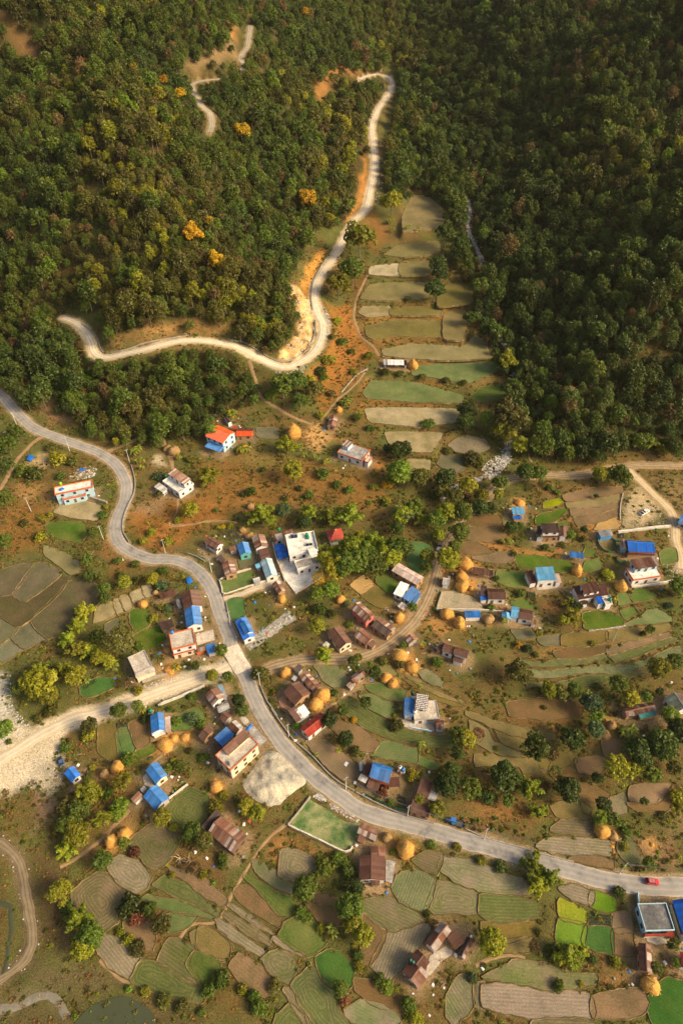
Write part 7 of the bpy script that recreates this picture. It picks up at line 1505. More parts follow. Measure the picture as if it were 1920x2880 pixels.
 'B4': [(540, 700, 200, 'bamboo', 'bamboo'), (620, 830, 170, r_, 'mid'), (580, 895, 145, r_, 'yellow'), (1115, 742, 115, r_, 'olive'), (1025, 632, 75, l_, 'mid'), (400, 545, 125, 'sparse', 'yellow'), (430, 480, 80, 'sparse', 'gold'), (950, 900, 100, b_, 'olive'), (880, 850, 80, b_, 'yellow'), (1440, 1190, 90, b_, 'mid'), (1500, 1120, 90, b_, 'mid'), (900, 620, 100, b_, 'dark'), (930, 690, 110, b_, 'red'), (830, 790, 60, b_, 'yellow'), (1000, 1200, 70, b_, 'yellow'), (1130, 1270, 90, b_, 'olive'), (1250, 1310, 90, b_, 'olive'), (1390, 1340, 60, b_, 'mid'), (890, 1180, 50, b_, 'bright'), (460, 620, 90, b_, 'dark')],
 'B5': [(720, 490, 145, r_, 'mid'), (860, 340, 125, b_, 'mid'), (770, 430, 95, b_, 'mid'), (1080, 490, 100, r_, 'dark'), (1040, 620, 165, r_, 'mid'), (1050, 725, 125, l_, 'yellow'), (1125, 812, 135, r_, 'yellow'), (900, 790, 115, 'banana', ''), (970, 1182, 95, r_, 'mid'), (700, 662, 85, b_, 'mid'), (1240, 1120, 85, b_, 'mid'), (1300, 1170, 85, b_, 'bright'), (420, 1310, 110, b_, 'mid'), (150, 1120, 110, b_, 'mid'), (70, 1190, 100, b_, 'mid'), (1440, 1290, 95, b_, 'mid'), (1100, 950, 75, b_, 'mid'), (1100, 1030, 70, b_, 'yellow'), (520, 1160, 90, b_, 'olive'),
        (380, 1240, 80, b_, 'bright'), (1040, 380, 100, b_, 'dark'), (1000, 330, 80, b_, 'mid'), (750, 690, 70, b_, 'bright'), (840, 760, 60, b_, 'yellow'), (1500, 1380, 90, b_, 'yellow'), (1000, 1250, 80, b_, 'red'), (300, 1190, 70, b_, 'yellow'), (960, 280, 90, b_, 'mid'), (1340, 240, 50, b_, 'yellow'), (160, 280, 70, b_, 'mid')],
 'B6': [(1230, 485, 150, 'bamboo', 'bamboo'), (1330, 565, 165, 'bamboo', 'bamboo'), (1250, 610, 165, 'bamboo', 'bamboo'), (1150, 455, 75, 'bamboo', 'bamboo'), (1245, 405, 80, 'bamboo', 'bamboo'), (930, 1005, 160, r_, 'yellow'), (490, 812, 48, b_, 'mid'), (1230, 1040, 75, 'sparse', 'dry'), (560, 88, 105, l_, 'yellow'), (1470, 1085, 170, 'bamboo', 'bamboo'), (1000, 490, 85, b_, 'dark'), (860, 450, 60, b_, 'yellow'), (440, 30, 70, l_, 'yellow'), (1060, 210, 1, b_, 'dry'), (240, 40, 45, b_, 'bright'), (700, 350, 60, b_, 'yellow'), (520, 330, 60, b_, 'mid'), (1260, 940, 50, b_, 'olive')],
 'B7': [(720, 900, 140, 'bamboo', 'bamboo'), (850, 850, 120, 'bamboo', 'bamboo'), (1085, 932, 75, b_, 'yellow'), (1380, 972, 75, l_, 'mid'), (1500, 800, 75, l_, 'mid'), (1522, 932, 55, l_, 'bright'), (1325, 228, 80, r_, 'mid'), (845, 1085, 45, b_, 'yellow'), (70, 1042, 65, b_, 'grey'), (680, 1090, 80, b_, 'mid'), (930, 910, 60, b_, 'mid'), (130, 200, 70, b_, 'olive'), (1110, 430, 80, b_, 'mid'), (620, 830, 50, b_, 'mid'), (1150, 110, 60, b_, 'yellow')],
}
KN = {'round': ('broadleaf_tree', 'tree', 'round dense'), 'leafy': ('leafy_tree', 'tree', 'uneven leafy'), 'sparse': ('sparse_tree', 'tree', 'sparse open'), 'bush': ('bush', 'bush', 'low'), 'bamboo': ('bamboo_clump', 'bamboo', 'arching')}
CN = {'dark': 'dark green', 'mid': 'green', 'bright': 'bright green', 'olive': 'olive', 'yellow': 'yellow-green', 'gold': 'golden', 'dry': 'dry brown', 'red': 'reddish', 'grey': 'grey-green', 'bamboo': 'green', 'weed': 'weedy green'}
PLANT_FOOT = []; items = []; cnt = 0
for t, L in PL.items():
    s = TILES[t][2]
    for x, y, d, kind, colr_ in L:
        if d < 5: continue
        u, v = px(t, [(x, y)])[0]; cnt += 1
        X, Y, Z, dep = place(u, v, 2.0); R = d / s / 2 * dep / FPX
        if kind == 'banana':
            X, Y, Z, dep = place(u, v, 2.2); o = banana(X, Y, Z, R * 1.15, None, 'banana plants in the village'); items.append((o, 'big-leaved banana plant', u, v, d / s)); PLANT_FOOT.append((X, Y, 0.6)); continue
        hc = {'round': 1.15, 'leafy': 1.3, 'sparse': 1.4, 'bush': 0.4, 'bamboo': 0.75}[kind] * R + (0.6 if kind != 'bush' else 0)
        X, Y, Z, dep = place(u, v, hc); nm, cat, adj = KN[kind]
        if t in ('T8', 'A3', 'T5') and colr_ == 'mid' and kind != 'bush' and cnt % 2: colr_ = ('bright', 'bamboo')[cnt % 4 // 2]
        o = plant(nm, kind, X, Y, Z, R * 1.13, colr_, cnt, None, cat, {'round': 'orchard trees', 'leafy': 'village trees', 'sparse': 'village trees', 'bush': 'bushes around the village', 'bamboo': 'bamboo clumps'}[kind], hc)
        items.append((o, f'{adj} {CN[colr_]} {"bamboo clump" if kind == "bamboo" else cat}', u, v, d / s)); PLANT_FOOT.append((X, Y, min(R, 1.0)))
finish_labels(items)

# ------------------------------------------------------------------ forest
BARE = [px('T4', p) for p in ([(420, 190), (500, 235), (575, 330), (620, 480), (590, 600), (470, 720), (330, 730), (380, 660), (470, 520), (500, 400), (440, 300)], [(530, 230), (570, 50), (640, -40), (720, -30), (610, 100), (590, 320)])] + \
       [px('T3', [(690, 590), (880, 540), (1150, 460), (1400, 440), (1568, 460), (1568, 600), (1250, 590), (950, 650), (700, 720)]), px('T3', [(200, 1040), (360, 930), (440, 1040), (540, 1150), (330, 1176)]),
        px('T1', [(1030, 100), (1110, 90), (1170, 120), (1150, 230), (1100, 270), (1060, 200)]), px('T1', [(830, 290), (1080, 220), (1110, 290), (860, 340)]), px('T1', [(1430, 390), (1510, 310), (1568, 340), (1568, 440), (1450, 460)]), px('T2', [(-40, 270), (60, 300), (150, 310), (250, 340), (260, 420), (190, 490), (160, 480), (210, 380), (80, 370), (-40, 350)]),
        px('T1', [(0, 50), (60, 70), (150, 160), (180, 300), (130, 280), (0, 120)]), px('T2', [(565, 970), (600, 1000), (650, 1176), (575, 1176)]), px('T2', [(60, 640), (120, 640), (170, 560), (165, 900), (120, 990), (60, 1000)])]
vis = []   # road points that stay in view
for nm, C, wd in road_geo + stream_geo:
    if nm in ('dirt_road', 'forest_track', 'road', 'track', 'stream_bed'):
        u, v, dpt = project(C[:, 0], C[:, 1], C[:, 2]); vis.append(np.stack([u, v, wd / 2 * FPX / dpt], 1)[::2])
vis[-1] = vis[-1][(vis[-1][:, 1] > 560) & (vis[-1][:, 1] < 740)]
vis = np.concatenate(vis)
hid = [(285, 1002, 34), (330, 988, 30), (365, 980, 12), (415, 968, 14), (545, 957, 30), (590, 962, 18), (1050, 312, 12), (620, 216, 14), (655, 205, 16), (560, 290, 15), (690, 160, 14), (680, 185, 16), (660, 205, 16), (640, 218, 18), (610, 224, 14), (545, 255, 20), (555, 275, 16)]
for hx, hy, hr in hid: vis = vis[(vis[:, 0] - hx) ** 2 + (vis[:, 1] - hy) ** 2 > hr * hr]
cell = 4.25; fx = np.arange(-700, 640, cell); fy = np.arange(190, 1180, cell); FX, FYg = np.meshgrid(fx, fy); FX = FX + cell * 0.42 * (RNG.random(FX.shape) * 2 - 1) + (np.arange(len(fy))[:, None] % 2) * cell / 2; FYg = FYg + cell * 0.42 * (RNG.random(FX.shape) * 2 - 1)
FX = FX.ravel(); FYg = FYg.ravel(); FZ_ = hgt(FX, FYg); sc = np.clip(np.exp(RNG.normal(-0.08, 0.31, len(FX))), 0.45, 1.9) * (0.8 + 0.45 * fbm(FX / 40, FYg / 40, 77, 2))
Rf = 2.85 * sc; Hc = 4.8 * sc
u, v, dep = project(FX, FYg, FZ_ + Hc)
keep = (u > -1100) & (u < 2800) & (v > -420) & (dep < 1150)
FX, FYg, FZ_, sc, Rf, Hc, u, v, dep = [q[keep] for q in (FX, FYg, FZ_, sc, Rf, Hc, u, v, dep)]
m = np.zeros(len(u), bool)
for P in FOREST: m |= inside(u, v, P)
for P in BARE: m &= ~(inside(u, v, P) & (RNG.random(len(u)) < 0.93))
rp = Rf * FPX / dep
bad = RNG.random(len(u)) < 0.05
bad |= (u < 1110) & (fbm(FX / 26, FYg / 26, 611, 3) > 0.72) & (RNG.random(len(u)) < 0.6)
for q in vis: bad |= (u - q[0]) ** 2 + (v - q[1]) ** 2 < (rp * 0.86 + q[2]) ** 2
bad |= look(RD, FX, FYg) < 1.5
bad |= look(FDg, FX, FYg) < 0
for P in FOOT: bad |= inside(FX, FYg, P)
k = m & ~bad
FX, FYg, FZ_, sc, Rf, Hc, u, v, dep, rp = [q[k] for q in (FX, FYg, FZ_, sc, Rf, Hc, u, v, dep, rp)]
# species: patches of dark, green, olive; the left hill is drier and yellower
sn = fbm(FX / 55, FYg / 55, 201, 3) + 0.28 * (RNG.random(len(FX)) - 0.5); leftside = u < 1110
sn = sn - 0.16 * (leftside & (v > 930))
sp = np.where(leftside, np.digitize(sn, [0.40, 0.60, 0.76]), np.digitize(sn, [0.52, 0.70, 0.86]))      # 0 dark 1 mid 2 olive 3 yellow
rr = RNG.random(len(FX)); sp = np.where(rr < 0.04, 4, sp); sp = np.where(rr > 0.988, 5, sp)               # 4 dry, 5 bright
SPN = ['dark', 'mid', 'olive', 'yellow', 'dry', 'bright']
def joined_tree(var, mat):
    key = ('ft', var, mat)
    if key not in CACHE:
        V, F = (CACHE.get(('geo', 'forest', var)) or (crown('forest', var, mat), CACHE[('geo', 'forest', var)])[1])
        b = MB(); b.tube([(0, 0, -0.3), (0.03, 0.02, 0.7), (0.0, 0.05, 1.5)], [0.055, 0.042, 0.02], 5); tv = np.array(b.v)
        tf = [f for f in b.f if len(f) == 4]; V2 = np.concatenate([V * 1.0 + np.array([0, 0, 1.43]), tv]); F2 = np.concatenate([F, np.array(tf) + len(V)])
        me = mesh_np('forest_tree', V2, F2, [LM[mat], BARK], False, [0] * len(F) + [1] * len(tf)); o = bpy.data.objects.new('forest_tree_source', me); CACHE[key] = o
    return CACHE[key]
def scatter(name, pts, rz, s, vi, sources, label=None, cat=None):
    """one object of kind stuff: sources instanced on points"""
    me = bpy.data.meshes.new(name); me.vertices.add(len(pts)); me.vertices.foreach_set('co', np.asarray(pts, np.float32).ravel())
    for nm, dat, ty in (('rz', rz, 'FLOAT'), ('sc', s, 'FLOAT'), ('vi', vi, 'INT')):
        a = me.attributes.new(nm, ty, 'POINT'); a.data.foreach_set('value', np.asarray(dat, np.int32 if ty == 'INT' else np.float32))
    o = link(name, me); ng = bpy.data.node_groups.new(name, 'GeometryNodeTree'); ng.interface.new_socket('Geometry', in_out='INPUT', socket_type='NodeSocketGeometry'); ng.interface.new_socket('Geometry', in_out='OUTPUT', socket_type='NodeSocketGeometry')
    nn = ng.nodes; gi = nn.new('NodeGroupInput'); go = nn.new('NodeGroupOutput'); ip = nn.new('GeometryNodeInstanceOnPoints'); jn_ = nn.new('GeometryNodeJoinGeometry')
    for so in reversed(sources):
        oi = nn.new('GeometryNodeObjectInfo'); oi.inputs['Object'].default_value = so; oi.inputs['As Instance'].default_value = True; ng.links.new(oi.outputs['Geometry'], jn_.inputs[0])
    def att(nm, ty):
        n = nn.new('GeometryNodeInputNamedAttribute'); n.data_type = ty; n.inputs['Name'].default_value = nm; return [q for q in n.outputs if q.enabled][0]
    cx = nn.new('ShaderNodeCombineXYZ'); ng.links.new(att('rz', 'FLOAT'), cx.inputs[2]); ng.links.new(cx.outputs[0], ip.inputs['Rotation'])
    c3 = nn.new('ShaderNodeCombineXYZ'); sa = att('sc', 'FLOAT')
    for i in range(3): ng.links.new(sa, c3.inputs[i])
    ng.links.new(c3.outputs[0], ip.inputs['Scale']); ip.inputs['Pick Instance'].default_value = True; ng.links.new(att('vi', 'INT'), ip.inputs['Instance Index'])
    ng.links.new(gi.outputs[0], ip.inputs['Points']); ng.links.new(jn_.outputs[0], ip.inputs['Instance']); ng.links.new(ip.outputs[0], go.inputs[0])
    md = o.modifiers.new('scatter', 'NODES'); md.node_group = ng; tag(o, label, cat, None, 'stuff'); return o
var = RNG.integers(0, 4, len(FX)); inframe = (u > 10) & (u < 1910) & (v > 10) & (v < 2870)
order = np.argsort(np.where(inframe, -rp, 1e6)); single = np.zeros(len(FX), bool); single[order[:285]] = True
fti = []
REFS_KEEP = list(REFS); REFS[:] = [(230, 950, 'left bend of the dirt road'), (520, 955, 'straight wooded stretch of the dirt road'), (790, 1050, 'hairpin of the dirt road'), (880, 800, 'pale rocky cutting'), (990, 620, 'upper curve of the dirt road'), (120, 1180, 'top left end of the paved road'), (420, 1150, 'small wood above the paved road'), (620, 1210, 'orange-roofed house'), (1390, 900, 'upper terraces'), (1430, 1100, 'rocky stream bed'), (1500, 1300, 'village track under the forest'), (1760, 1290, 'junction of the right-hand tracks'), (1330, 640, 'pale gully'), (1700, 1000, 'right-hand forest slope'), (300, 700, 'middle of the left hillside')]
for i in np.where(single)[0]:
    o = plant('forest_tree', 'forest', FX[i], FYg[i], FZ_[i], Rf[i], SPN[sp[i]], int(var[i]), None, 'tree', 'trees at the lower edge of the forest', Hc[i])
    fti.append((o, f'{CN[SPN[sp[i]]]} forest tree', float(u[i]), float(v[i]), float(rp[i])))
finish_labels(fti); REFS[:] = REFS_KEEP
q = ~single
scatter('forest', np.stack([FX, FYg, FZ_], 1)[q], RNG.uniform(0, 6.28, q.sum()), Rf[q], var[q] + 4 * sp[q], [joined_tree(a, m_) for m_ in SPN for a in range(4)], 'dense green and olive forest covering both steep hillsides', 'forest')
# golden-flowered trees standing out of the forest
GOLD = [('T1', 853, 632, 44), ('T1', 1112, 635, 70), ('T1', 1408, 945, 78), ('T1', 612, 305, 34), ('T1', 888, 140, 36), ('T1', 1405, 195, 36), ('T3', 1360, 42, 120), ('T3', 1296, 245, 62), ('T3', 1530, 270, 120), ('T1', 845, 500, 40), ('T1', 960, 1010, 40), ('T1', 785, 590, 36)]
gi_ = []
for t, x, y, d in GOLD:
    uu, vv = px(t, [(x, y)])[0]; X, Y, Z, dp = place(uu, vv, 8.5); R = d / TILES[t][2] / 2 * dp / FPX
    o = plant('golden_tree', 'leafy', X, Y, Z, R * 1.15, 'gold', int(x), None, 'tree', 'golden trees in the forest', max(8.0, R * 1.3)); gi_.append((o, 'golden yellow flowering tree', uu, vv, d))
GL = ['small golden tree left of the upper forest bend', 'golden tree below the hidden forest track', 'bright golden tree above the pale cutting of the dirt road', 'small golden tree high on the upper left slope', 'small golden tree near the top of the left hill', 'golden tree right of the uppermost track bend', 'broad golden tree in the middle of the left hillside', 'slender golden tree above the yellow-flowered bank', 'large golden tree right of the slender golden one', 'small golden tree beside the forest track curve', 'small golden tree below the centre of the left hill', 'faint golden tree left of the small bright one']
for (o, *_), lb in zip(gi_, GL): o['label'] = lb
tall = [('T2', 645, 130, 70, 'bright'), ('T2', 320, 310, 70, 'olive'), ('T2', 1110, 690, 60, 'yellow'), ('T2', 230, 930, 90, 'yellow'), ('T2', 535, 1010, 85, 'dark'), ('T2', 480, 1080, 90, 'dark'), ('T2', 550, 1130, 80, 'dark'), ('T2', 85, 1100, 130, 'yellow'), ('T3', 875, 1050, 100, 'dry'), ('T3', 500, 980, 110, 'bright'), ('T3', 445, 650, 80, 'yellow'), ('T3', 455, 730, 80, 'yellow'), ('T1', 375, 320, 60, 'red'), ('T1', 290, 500, 60, 'dry'), ('T2', 540, 940, 70, 'mid'), ('O', 1165, 830, 40, 'yellow'), ('O', 1135, 760, 40, 'mid'), ('O', 1078, 730, 28, 'mid'), ('O', 1062, 590, 40, 'mid'), ('O', 1100, 660, 36, 'mid')]
it2 = []
for t, x, y, d, c in tall:
    uu, vv = px(t, [(x, y)])[0]; X, Y, Z, dp = place(uu, vv, 6.0); R = d / TILES[t][2] / 2 * dp / FPX; hc = R * 1.3 + 1
    X, Y, Z, dp = place(uu, vv, hc); o = plant('leafy_tree', 'leafy', X, Y, Z, R * 1.1, c, int(x), None, 'tree', 'trees at the forest edge', hc); it2.append((o, f'tall {CN[c]} tree at the forest edge', uu, vv, d))
finish_labels(it2)
st = [('T2', 222, 1010, 45), ('T2', 240, 1050, 40), ('T2', 300, 1075, 40), ('T2', 350, 1080, 30)]
bi = []
for t, x, y, d in st:
    uu, vv = px(t, [(x, y)])[0]; X, Y, Z, dp = place(uu, vv, 2.2); bi.append((banana(X, Y, Z, d / TILES[t][2] / 2 * dp / FPX * 1.2, None, 'banana plants on the top terrace'), 'banana plant on the top terrace', uu, vv, d))
finish_labels(bi)

# ------------------------------------------------------------------ ground cover: dry grass, weeds, low scrub (uncountable)
def tuft(kind, seed, mat):
    rng = np.random.default_rng(seed)
    if kind == 'grass':
        n = 26; th = rng.uniform(0, 6.28, n); r0 = rng.uniform(0, 0.6, n); c = np.stack([np.cos(th) * r0, np.sin(th) * r0, np.zeros(n)], 1); lean = np.stack([np.cos(th), np.sin(th), np.zeros(n)], 1) * rng.uniform(0.15, 0.6, (n, 1)); h = rng.uniform(0.4, 0.95, n)
        s = np.stack([-np.sin(th), np.cos(th), np.zeros(n)], 1) * 0.09; top = c + lean + np.stack([np.zeros(n), np.zeros(n), h], 1)
        V = np.stack([c - s, c + s, top + s * 0.5, top - s * 0.5], 1).reshape(-1, 3); F = np.arange(4 * n).reshape(n, 4)
    else: V, F = lobe_crown(seed, 5, 16, 0.30, 0.65, 0.42, True, 0.55); V = V + np.array([0, 0, 0.25])
    o = bpy.data.objects.new('tuft_source', mesh_np('tuft', V, F, [LM[mat]])); return o
SRC = [tuft('grass', 1, 'grass'), tuft('grass', 2, 'grass'), tuft('bush', 3, 'weed'), tuft('bush', 4, 'olive'), tuft('bush', 5, 'bright'), tuft('bush', 6, 'yellow'), tuft('grass', 7, 'dry'), tuft('bush', 8, 'dry')]
n = 170000
gx = RNG.uniform(-200, 200, n); gy = RNG.uniform(24, 420, n); gz_ = hgt(gx, gy); uu, vv, dp = project(gx, gy, gz_)
ok = (uu > -250) & (uu < 2170) & (vv < 3100) & (vv > 560)
fm = np.zeros(n, bool)
for P in FOREST: fm |= inside(uu, vv, P)
fd = look(FDg, gx, gy); ok &= fd > 0.35
ok &= look(RD, gx, gy) > 0.7 + 1.2 * RNG.random(n); ok &= look(PD, gx, gy) > 0.3
HB = np.zeros(XX.shape, bool)
for P in FOOT: sl = window(P, 1); HB[sl] |= inside(XX[sl], YY[sl], P)
ok &= ~look(HB, gx, gy)
ii = np.clip(np.searchsorted(GX, gx) - 1, 0, len(GX) - 1); jj = np.clip(np.searchsorted(GY, gy) - 1, 0, len(GY) - 1); vg = veg[jj, ii]; cl = colr[jj, ii]
clump = fbm(gx / 5, gy / 5, 301, 3); ok &= RNG.random(n) < np.clip(0.10 + 0.9 * vg * smooth(0.40, 0.62, clump) + 0.5 * (fd < 2.0), 0, 1) * np.where(vg < 0.15, 0.12, 1)
ok &= ~(fm & (RNG.random(n) < 0.3))
gx, gy, gz_, fd, vg, cl = gx[ok], gy[ok], gz_[ok], fd[ok], vg[ok], cl[ok]; n = len(gx)
warm = cl[:, 0] / (cl[:, 1] + 1e-6); t = RNG.random(n) + 0.22 * (warm - 1.6) + 0.5 * (fbm(gx / 16, gy / 16, 333, 2) - 0.5)
vi = np.where(t > 0.62, RNG.choice([0, 1, 6], n), np.where(t > 0.45, RNG.choice([5, 2, 7], n, p=[.45, .35, .2]), RNG.choice([2, 3, 4, 5], n, p=[.35, .25, .25, .15])))
s = np.where((vi == 0) | (vi == 1) | (vi == 6), RNG.uniform(0.35, 0.85, n), 0.2 + 0.7 * RNG.random(n) ** 3.0)
scatter('ground_cover', np.stack([gx, gy, gz_ - 0.05], 1), RNG.uniform(0, 6.28, n), s, vi, SRC, 'dry orange grass and low green weeds covering the open ground', 'ground cover')

# ------------------------------------------------------------------ sand heap, stones, water
def heap():
    out = px('A7', [(-60, 1000), (-10, 930), (30, 880), (100, 785), (160, 757), (225, 775), (300, 850), (425, 965), (418, 1010), (340, 1060), (270, 1120), (225, 1170), (150, 1180), (60, 1140), (-20, 1080)])
    w = unproject(out, hgt); P = densify(round_poly(w[:, :2], 1, 0.2), 1.0); c = P.mean(0); V, F = fill(P, 0.7)
    d, _ = seg_dist(V[:, 0], V[:, 1], P, True); g = hgt(V[:, 0], V[:, 1])
    h = 2.6 * (1 - np.exp(-d / 3.2)) * (0.75 + 0.6 * fbm(V[:, 0] / 5, V[:, 1] / 5, 401, 3)) + 1.5 * (fbm(V[:, 0] / 2.0, V[:, 1] / 2.0, 411, 3) - 0.5) * np.minimum(d, 1.5)
    me = bpy.data.meshes.new('sand_heap'); me.from_pydata([(a - c[0], b - c[1], e) for a, b, e in zip(V[:, 0], V[:, 1], g + h - 0.1 - g.mean())], [], F)
    me.materials.append(mottled('pale_sand', (0.25, 0.24, 0.20), (0.46, 0.405, 0.30), 0.25, 0.95, 1.0, 0.3, c3=(0.62, 0.52, 0.35), fine=1.5)); me.polygons.foreach_set('use_smooth', [True] * len(F)); me.update()
    o = link('sand_heap', me); o.location = (c[0], c[1], g.mean()); tag(o, 'broad pale heap of quarry sand spread beside the road', 'sand heap'); FOOT.append(P)
    u_, v_, _ = project(c[0], c[1], g.mean()); REFS.append((float(u_), float(v_), 'pale sand heap'))
heap()
def pond(t, pts, name):
    w = unproject(px(t, pts), hgt); P = densify(round_poly(w[:, :2], 2), 1.5); V, F = fill(P, 3); z = hgt(V[:, 0], V[:, 1]) + 0.14
    me = bpy.data.meshes.new(name); me.from_pydata([(a, b_, c) for a, b_, c in zip(V[:, 0], V[:, 1], z)], [], F); me.materials.append(WATER); me.polygons.foreach_set('use_smooth', [True] * len(F)); me.update(); tag(link(name, me), kind='structure')
pond('B4', [(470, 1480), (560, 1360), (640, 1290), (760, 1250), (850, 1225), (960, 1270), (1060, 1350), (1110, 1480)], 'pond')
def rock(seed):
    rng = np.random.default_rng(seed); bm = bmesh.new(); bmesh.ops.create_icosphere(bm, subdivisions=1, radius=1)
    for v in bm.verts: v.co = v.co * rng.uniform(0.7, 1.2); v.co.z *= 0.6
    me = bpy.data.meshes.new('stone'); bm.to_mesh(me); bm.free(); me.materials.append(mottled('stone_grey', (0.30, 0.28, 0.25), (0.55, 0.52, 0.47), 0.9, 0.95, 0.3)); return bpy.data.objects.new('stone_source', me)
rs = [rock(i) for i in range(4)]; pts = []; ss = []
def strew(P, n, lo, hi):
    w = unproject(px(*P), hgt)[:, :2] if isinstance(P, tuple) else P
    a = w.min(0); b_ = w.max(0); x = RNG.uniform(a[0], b_[0], n * 3); y = RNG.uniform(a[1], b_[1], n * 3); k = inside(x, y, w); x = x[k][:n]; y = y[k][:n]
    pts.extend(zip(x, y, hgt(x, y) + 0.03)); ss.extend(lo + (hi - lo) * RNG.random(len(x)) ** 2.5)
strew(('T5', [(960, 780), (1040, 700), (1160, 660), (1170, 720), (1100, 800), (1000, 840)]), 420, 0.15, 0.75); strew(('T7', [(480, 640), (520, 600), (620, 560), (670, 590), (640, 640), (540, 665)]), 160, 0.12, 0.6)
strew(('B8', [(380, 520), (450, 500), (530, 560), (480, 580)]), 150, 0.1, 0.4); strew(('B8', [(540, 590), (620, 620), (820, 740), (800, 760), (640, 690), (560, 640)]), 150, 0.1, 0.4)
strew(('T4', [(600, 300), (690, 380), (720, 470), (680, 600), (650, 590), (690, 480), (650, 400)]), 350, 0.12, 0.5); strew(('T4', [(300, 790), (420, 800), (560, 750), (520, 810), (380, 840)]), 250, 0.12, 0.45)
strew(('B2', [(-100, 100), (100, 130), (110, 420), (300, 600), (0, 800)]), 500, 0.1, 0.45); strew(('B2', [(0, 1000), (560, 760), (600, 900), (560, 1120), (200, 1200)]), 350, 0.08, 0.3); strew(('A5', [(820, 150), (1250, 250), (1400, 480), (1380, 520), (800, 570)]), 350, 0.08, 0.35)
strew(('T4', [(430, 190), (580, 330), (610, 470), (590, 590), (470, 715), (330, 735), (470, 560), (490, 400)]), 260, 0.15, 0.8)
strew(('B1', [(330, 420), (900, 230), (920, 260), (360, 470)]), 250, 0.1, 0.4); strew(('T2', [(120, 600), (180, 640), (200, 800), (170, 940), (140, 960), (165, 800)]), 200, 0.15, 0.6); strew(('T6', [(1440, 900), (1568, 880), (1568, 1040), (1460, 1040)]), 160, 0.08, 0.4)
for C in sC:
    for i in range(len(C) * 5):
        p = C[RNG.integers(0, len(C))]; x = p[0] + RNG.normal(0, 1.3); y = p[1] + RNG.normal(0, 1.3); pts.append((x, y, float(hgt(x, y)) + 0.1)); ss.append(0.12 + 0.5 * RNG.random() ** 2.5)
for nm, C, wd in road_geo:
    if nm in ('forest_track',): continue
    for i in range(len(C) * (3 if nm != 'road' else 1)):
        p = C[RNG.integers(0, len(C))]; a = RNG.uniform(0, 6.28); r = wd / 2 + abs(RNG.normal(0.2, 0.7)); x = p[0] + r * math.cos(a); y = p[1] + r * math.sin(a); d = np.min((C[:, 0] - x) ** 2 + (C[:, 1] - y) ** 2)
        if d > (wd / 2 + 0.1) ** 2: pts.append((x, y, float(hgt(x, y)) + 0.05)); ss.append(0.06 + 0.25 * RNG.random() ** 2)
n = len(pts); scatter('loose_stones', np.array(pts), RNG.uniform(0, 6.28, n), np.array(ss), RNG.integers(0, 4, n), rs, 'loose grey and pale stones along the tracks and stream bed', 'stones')

# ------------------------------------------------------------------ household clutter around the houses (too small to count)
cl_mats = [mottled('clutter_' + k, c, tuple(q * 1.2 for q in c), 1.0, 0.7, 0) for k, c in (('white', (0.66, 0.64, 0.6)), ('blue', (0.04, 0.2, 0.5)), ('red', (0.5, 0.08, 0.05)), ('grey', (0.25, 0.24, 0.22)), ('plank', (0.26, 0.17, 0.1)), ('teal', (0.08, 0.32, 0.3)))]
srcs = []
for i, m in enumerate(cl_mats):
    b = MB(); rr_ = random.Random(i)
    if i in (0, 1, 2): b.add([(-.5, -.35, 0), (.45, -.4, 0), (.5, .3, 0), (-.4, .4, 0), (-.3, -.2, .3), (.3, -.25, .36), (.25, .2, .28), (-.25, .22, .33)], [(0, 1, 5, 4), (1, 2, 6, 5), (2, 3, 7, 6), (3, 0, 4, 7), (4, 5, 6, 7)])
    elif i == 3: b.lathe([(0.3, 0), (0.34, 0.35), (0.36, 0.5), (0.3, 0.52)], 10)
    elif i == 4: b.box((0, 0, .06), (1.6, .2, .1)); b.box((0.1, 0.25, .08), (1.4, .16, .1), 0, Matrix.Rotation(.2, 3, 'Z')); b.box((0, 0.1, .18), (1.3, .2, .08), 0, Matrix.Rotation(-.3, 3, 'Z'))
    else: b.lathe([(0.22, 0), (0.3, 0.1), (0.3, 0.45), (0.2, 0.5)], 10)
    srcs.append(bpy.data.objects.new('clutter_source', b.mesh('clutter', m)))
pts = []; 
for o in list(COL.objects):
    if o.get('category') in ('house', 'shed', 'hut', 'barn', 'building') and o.parent is None:
        for i in range(random.randint(7, 16)):
            a = random.uniform(0, 6.28); r = random.uniform(3.5, 10); x, y = o.location.x + r * math.cos(a), o.location.y + r * math.sin(a)
            if look(HB, x, y) or look(FDg, x, y) < 0.3 or look(RD, x, y) < 0.5: continue
            pts.append((x, y, float(hgt(x, y))))
n = len(pts); scatter('household_clutter', np.array(pts), RNG.uniform(0, 6.28, n), RNG.uniform(0.5, 1.2, n), RNG.choice(6, n, p=[.34, .12, .08, .18, .22, .06]), srcs, 'sacks, buckets and planks scattered around the farmyards', 'clutter')

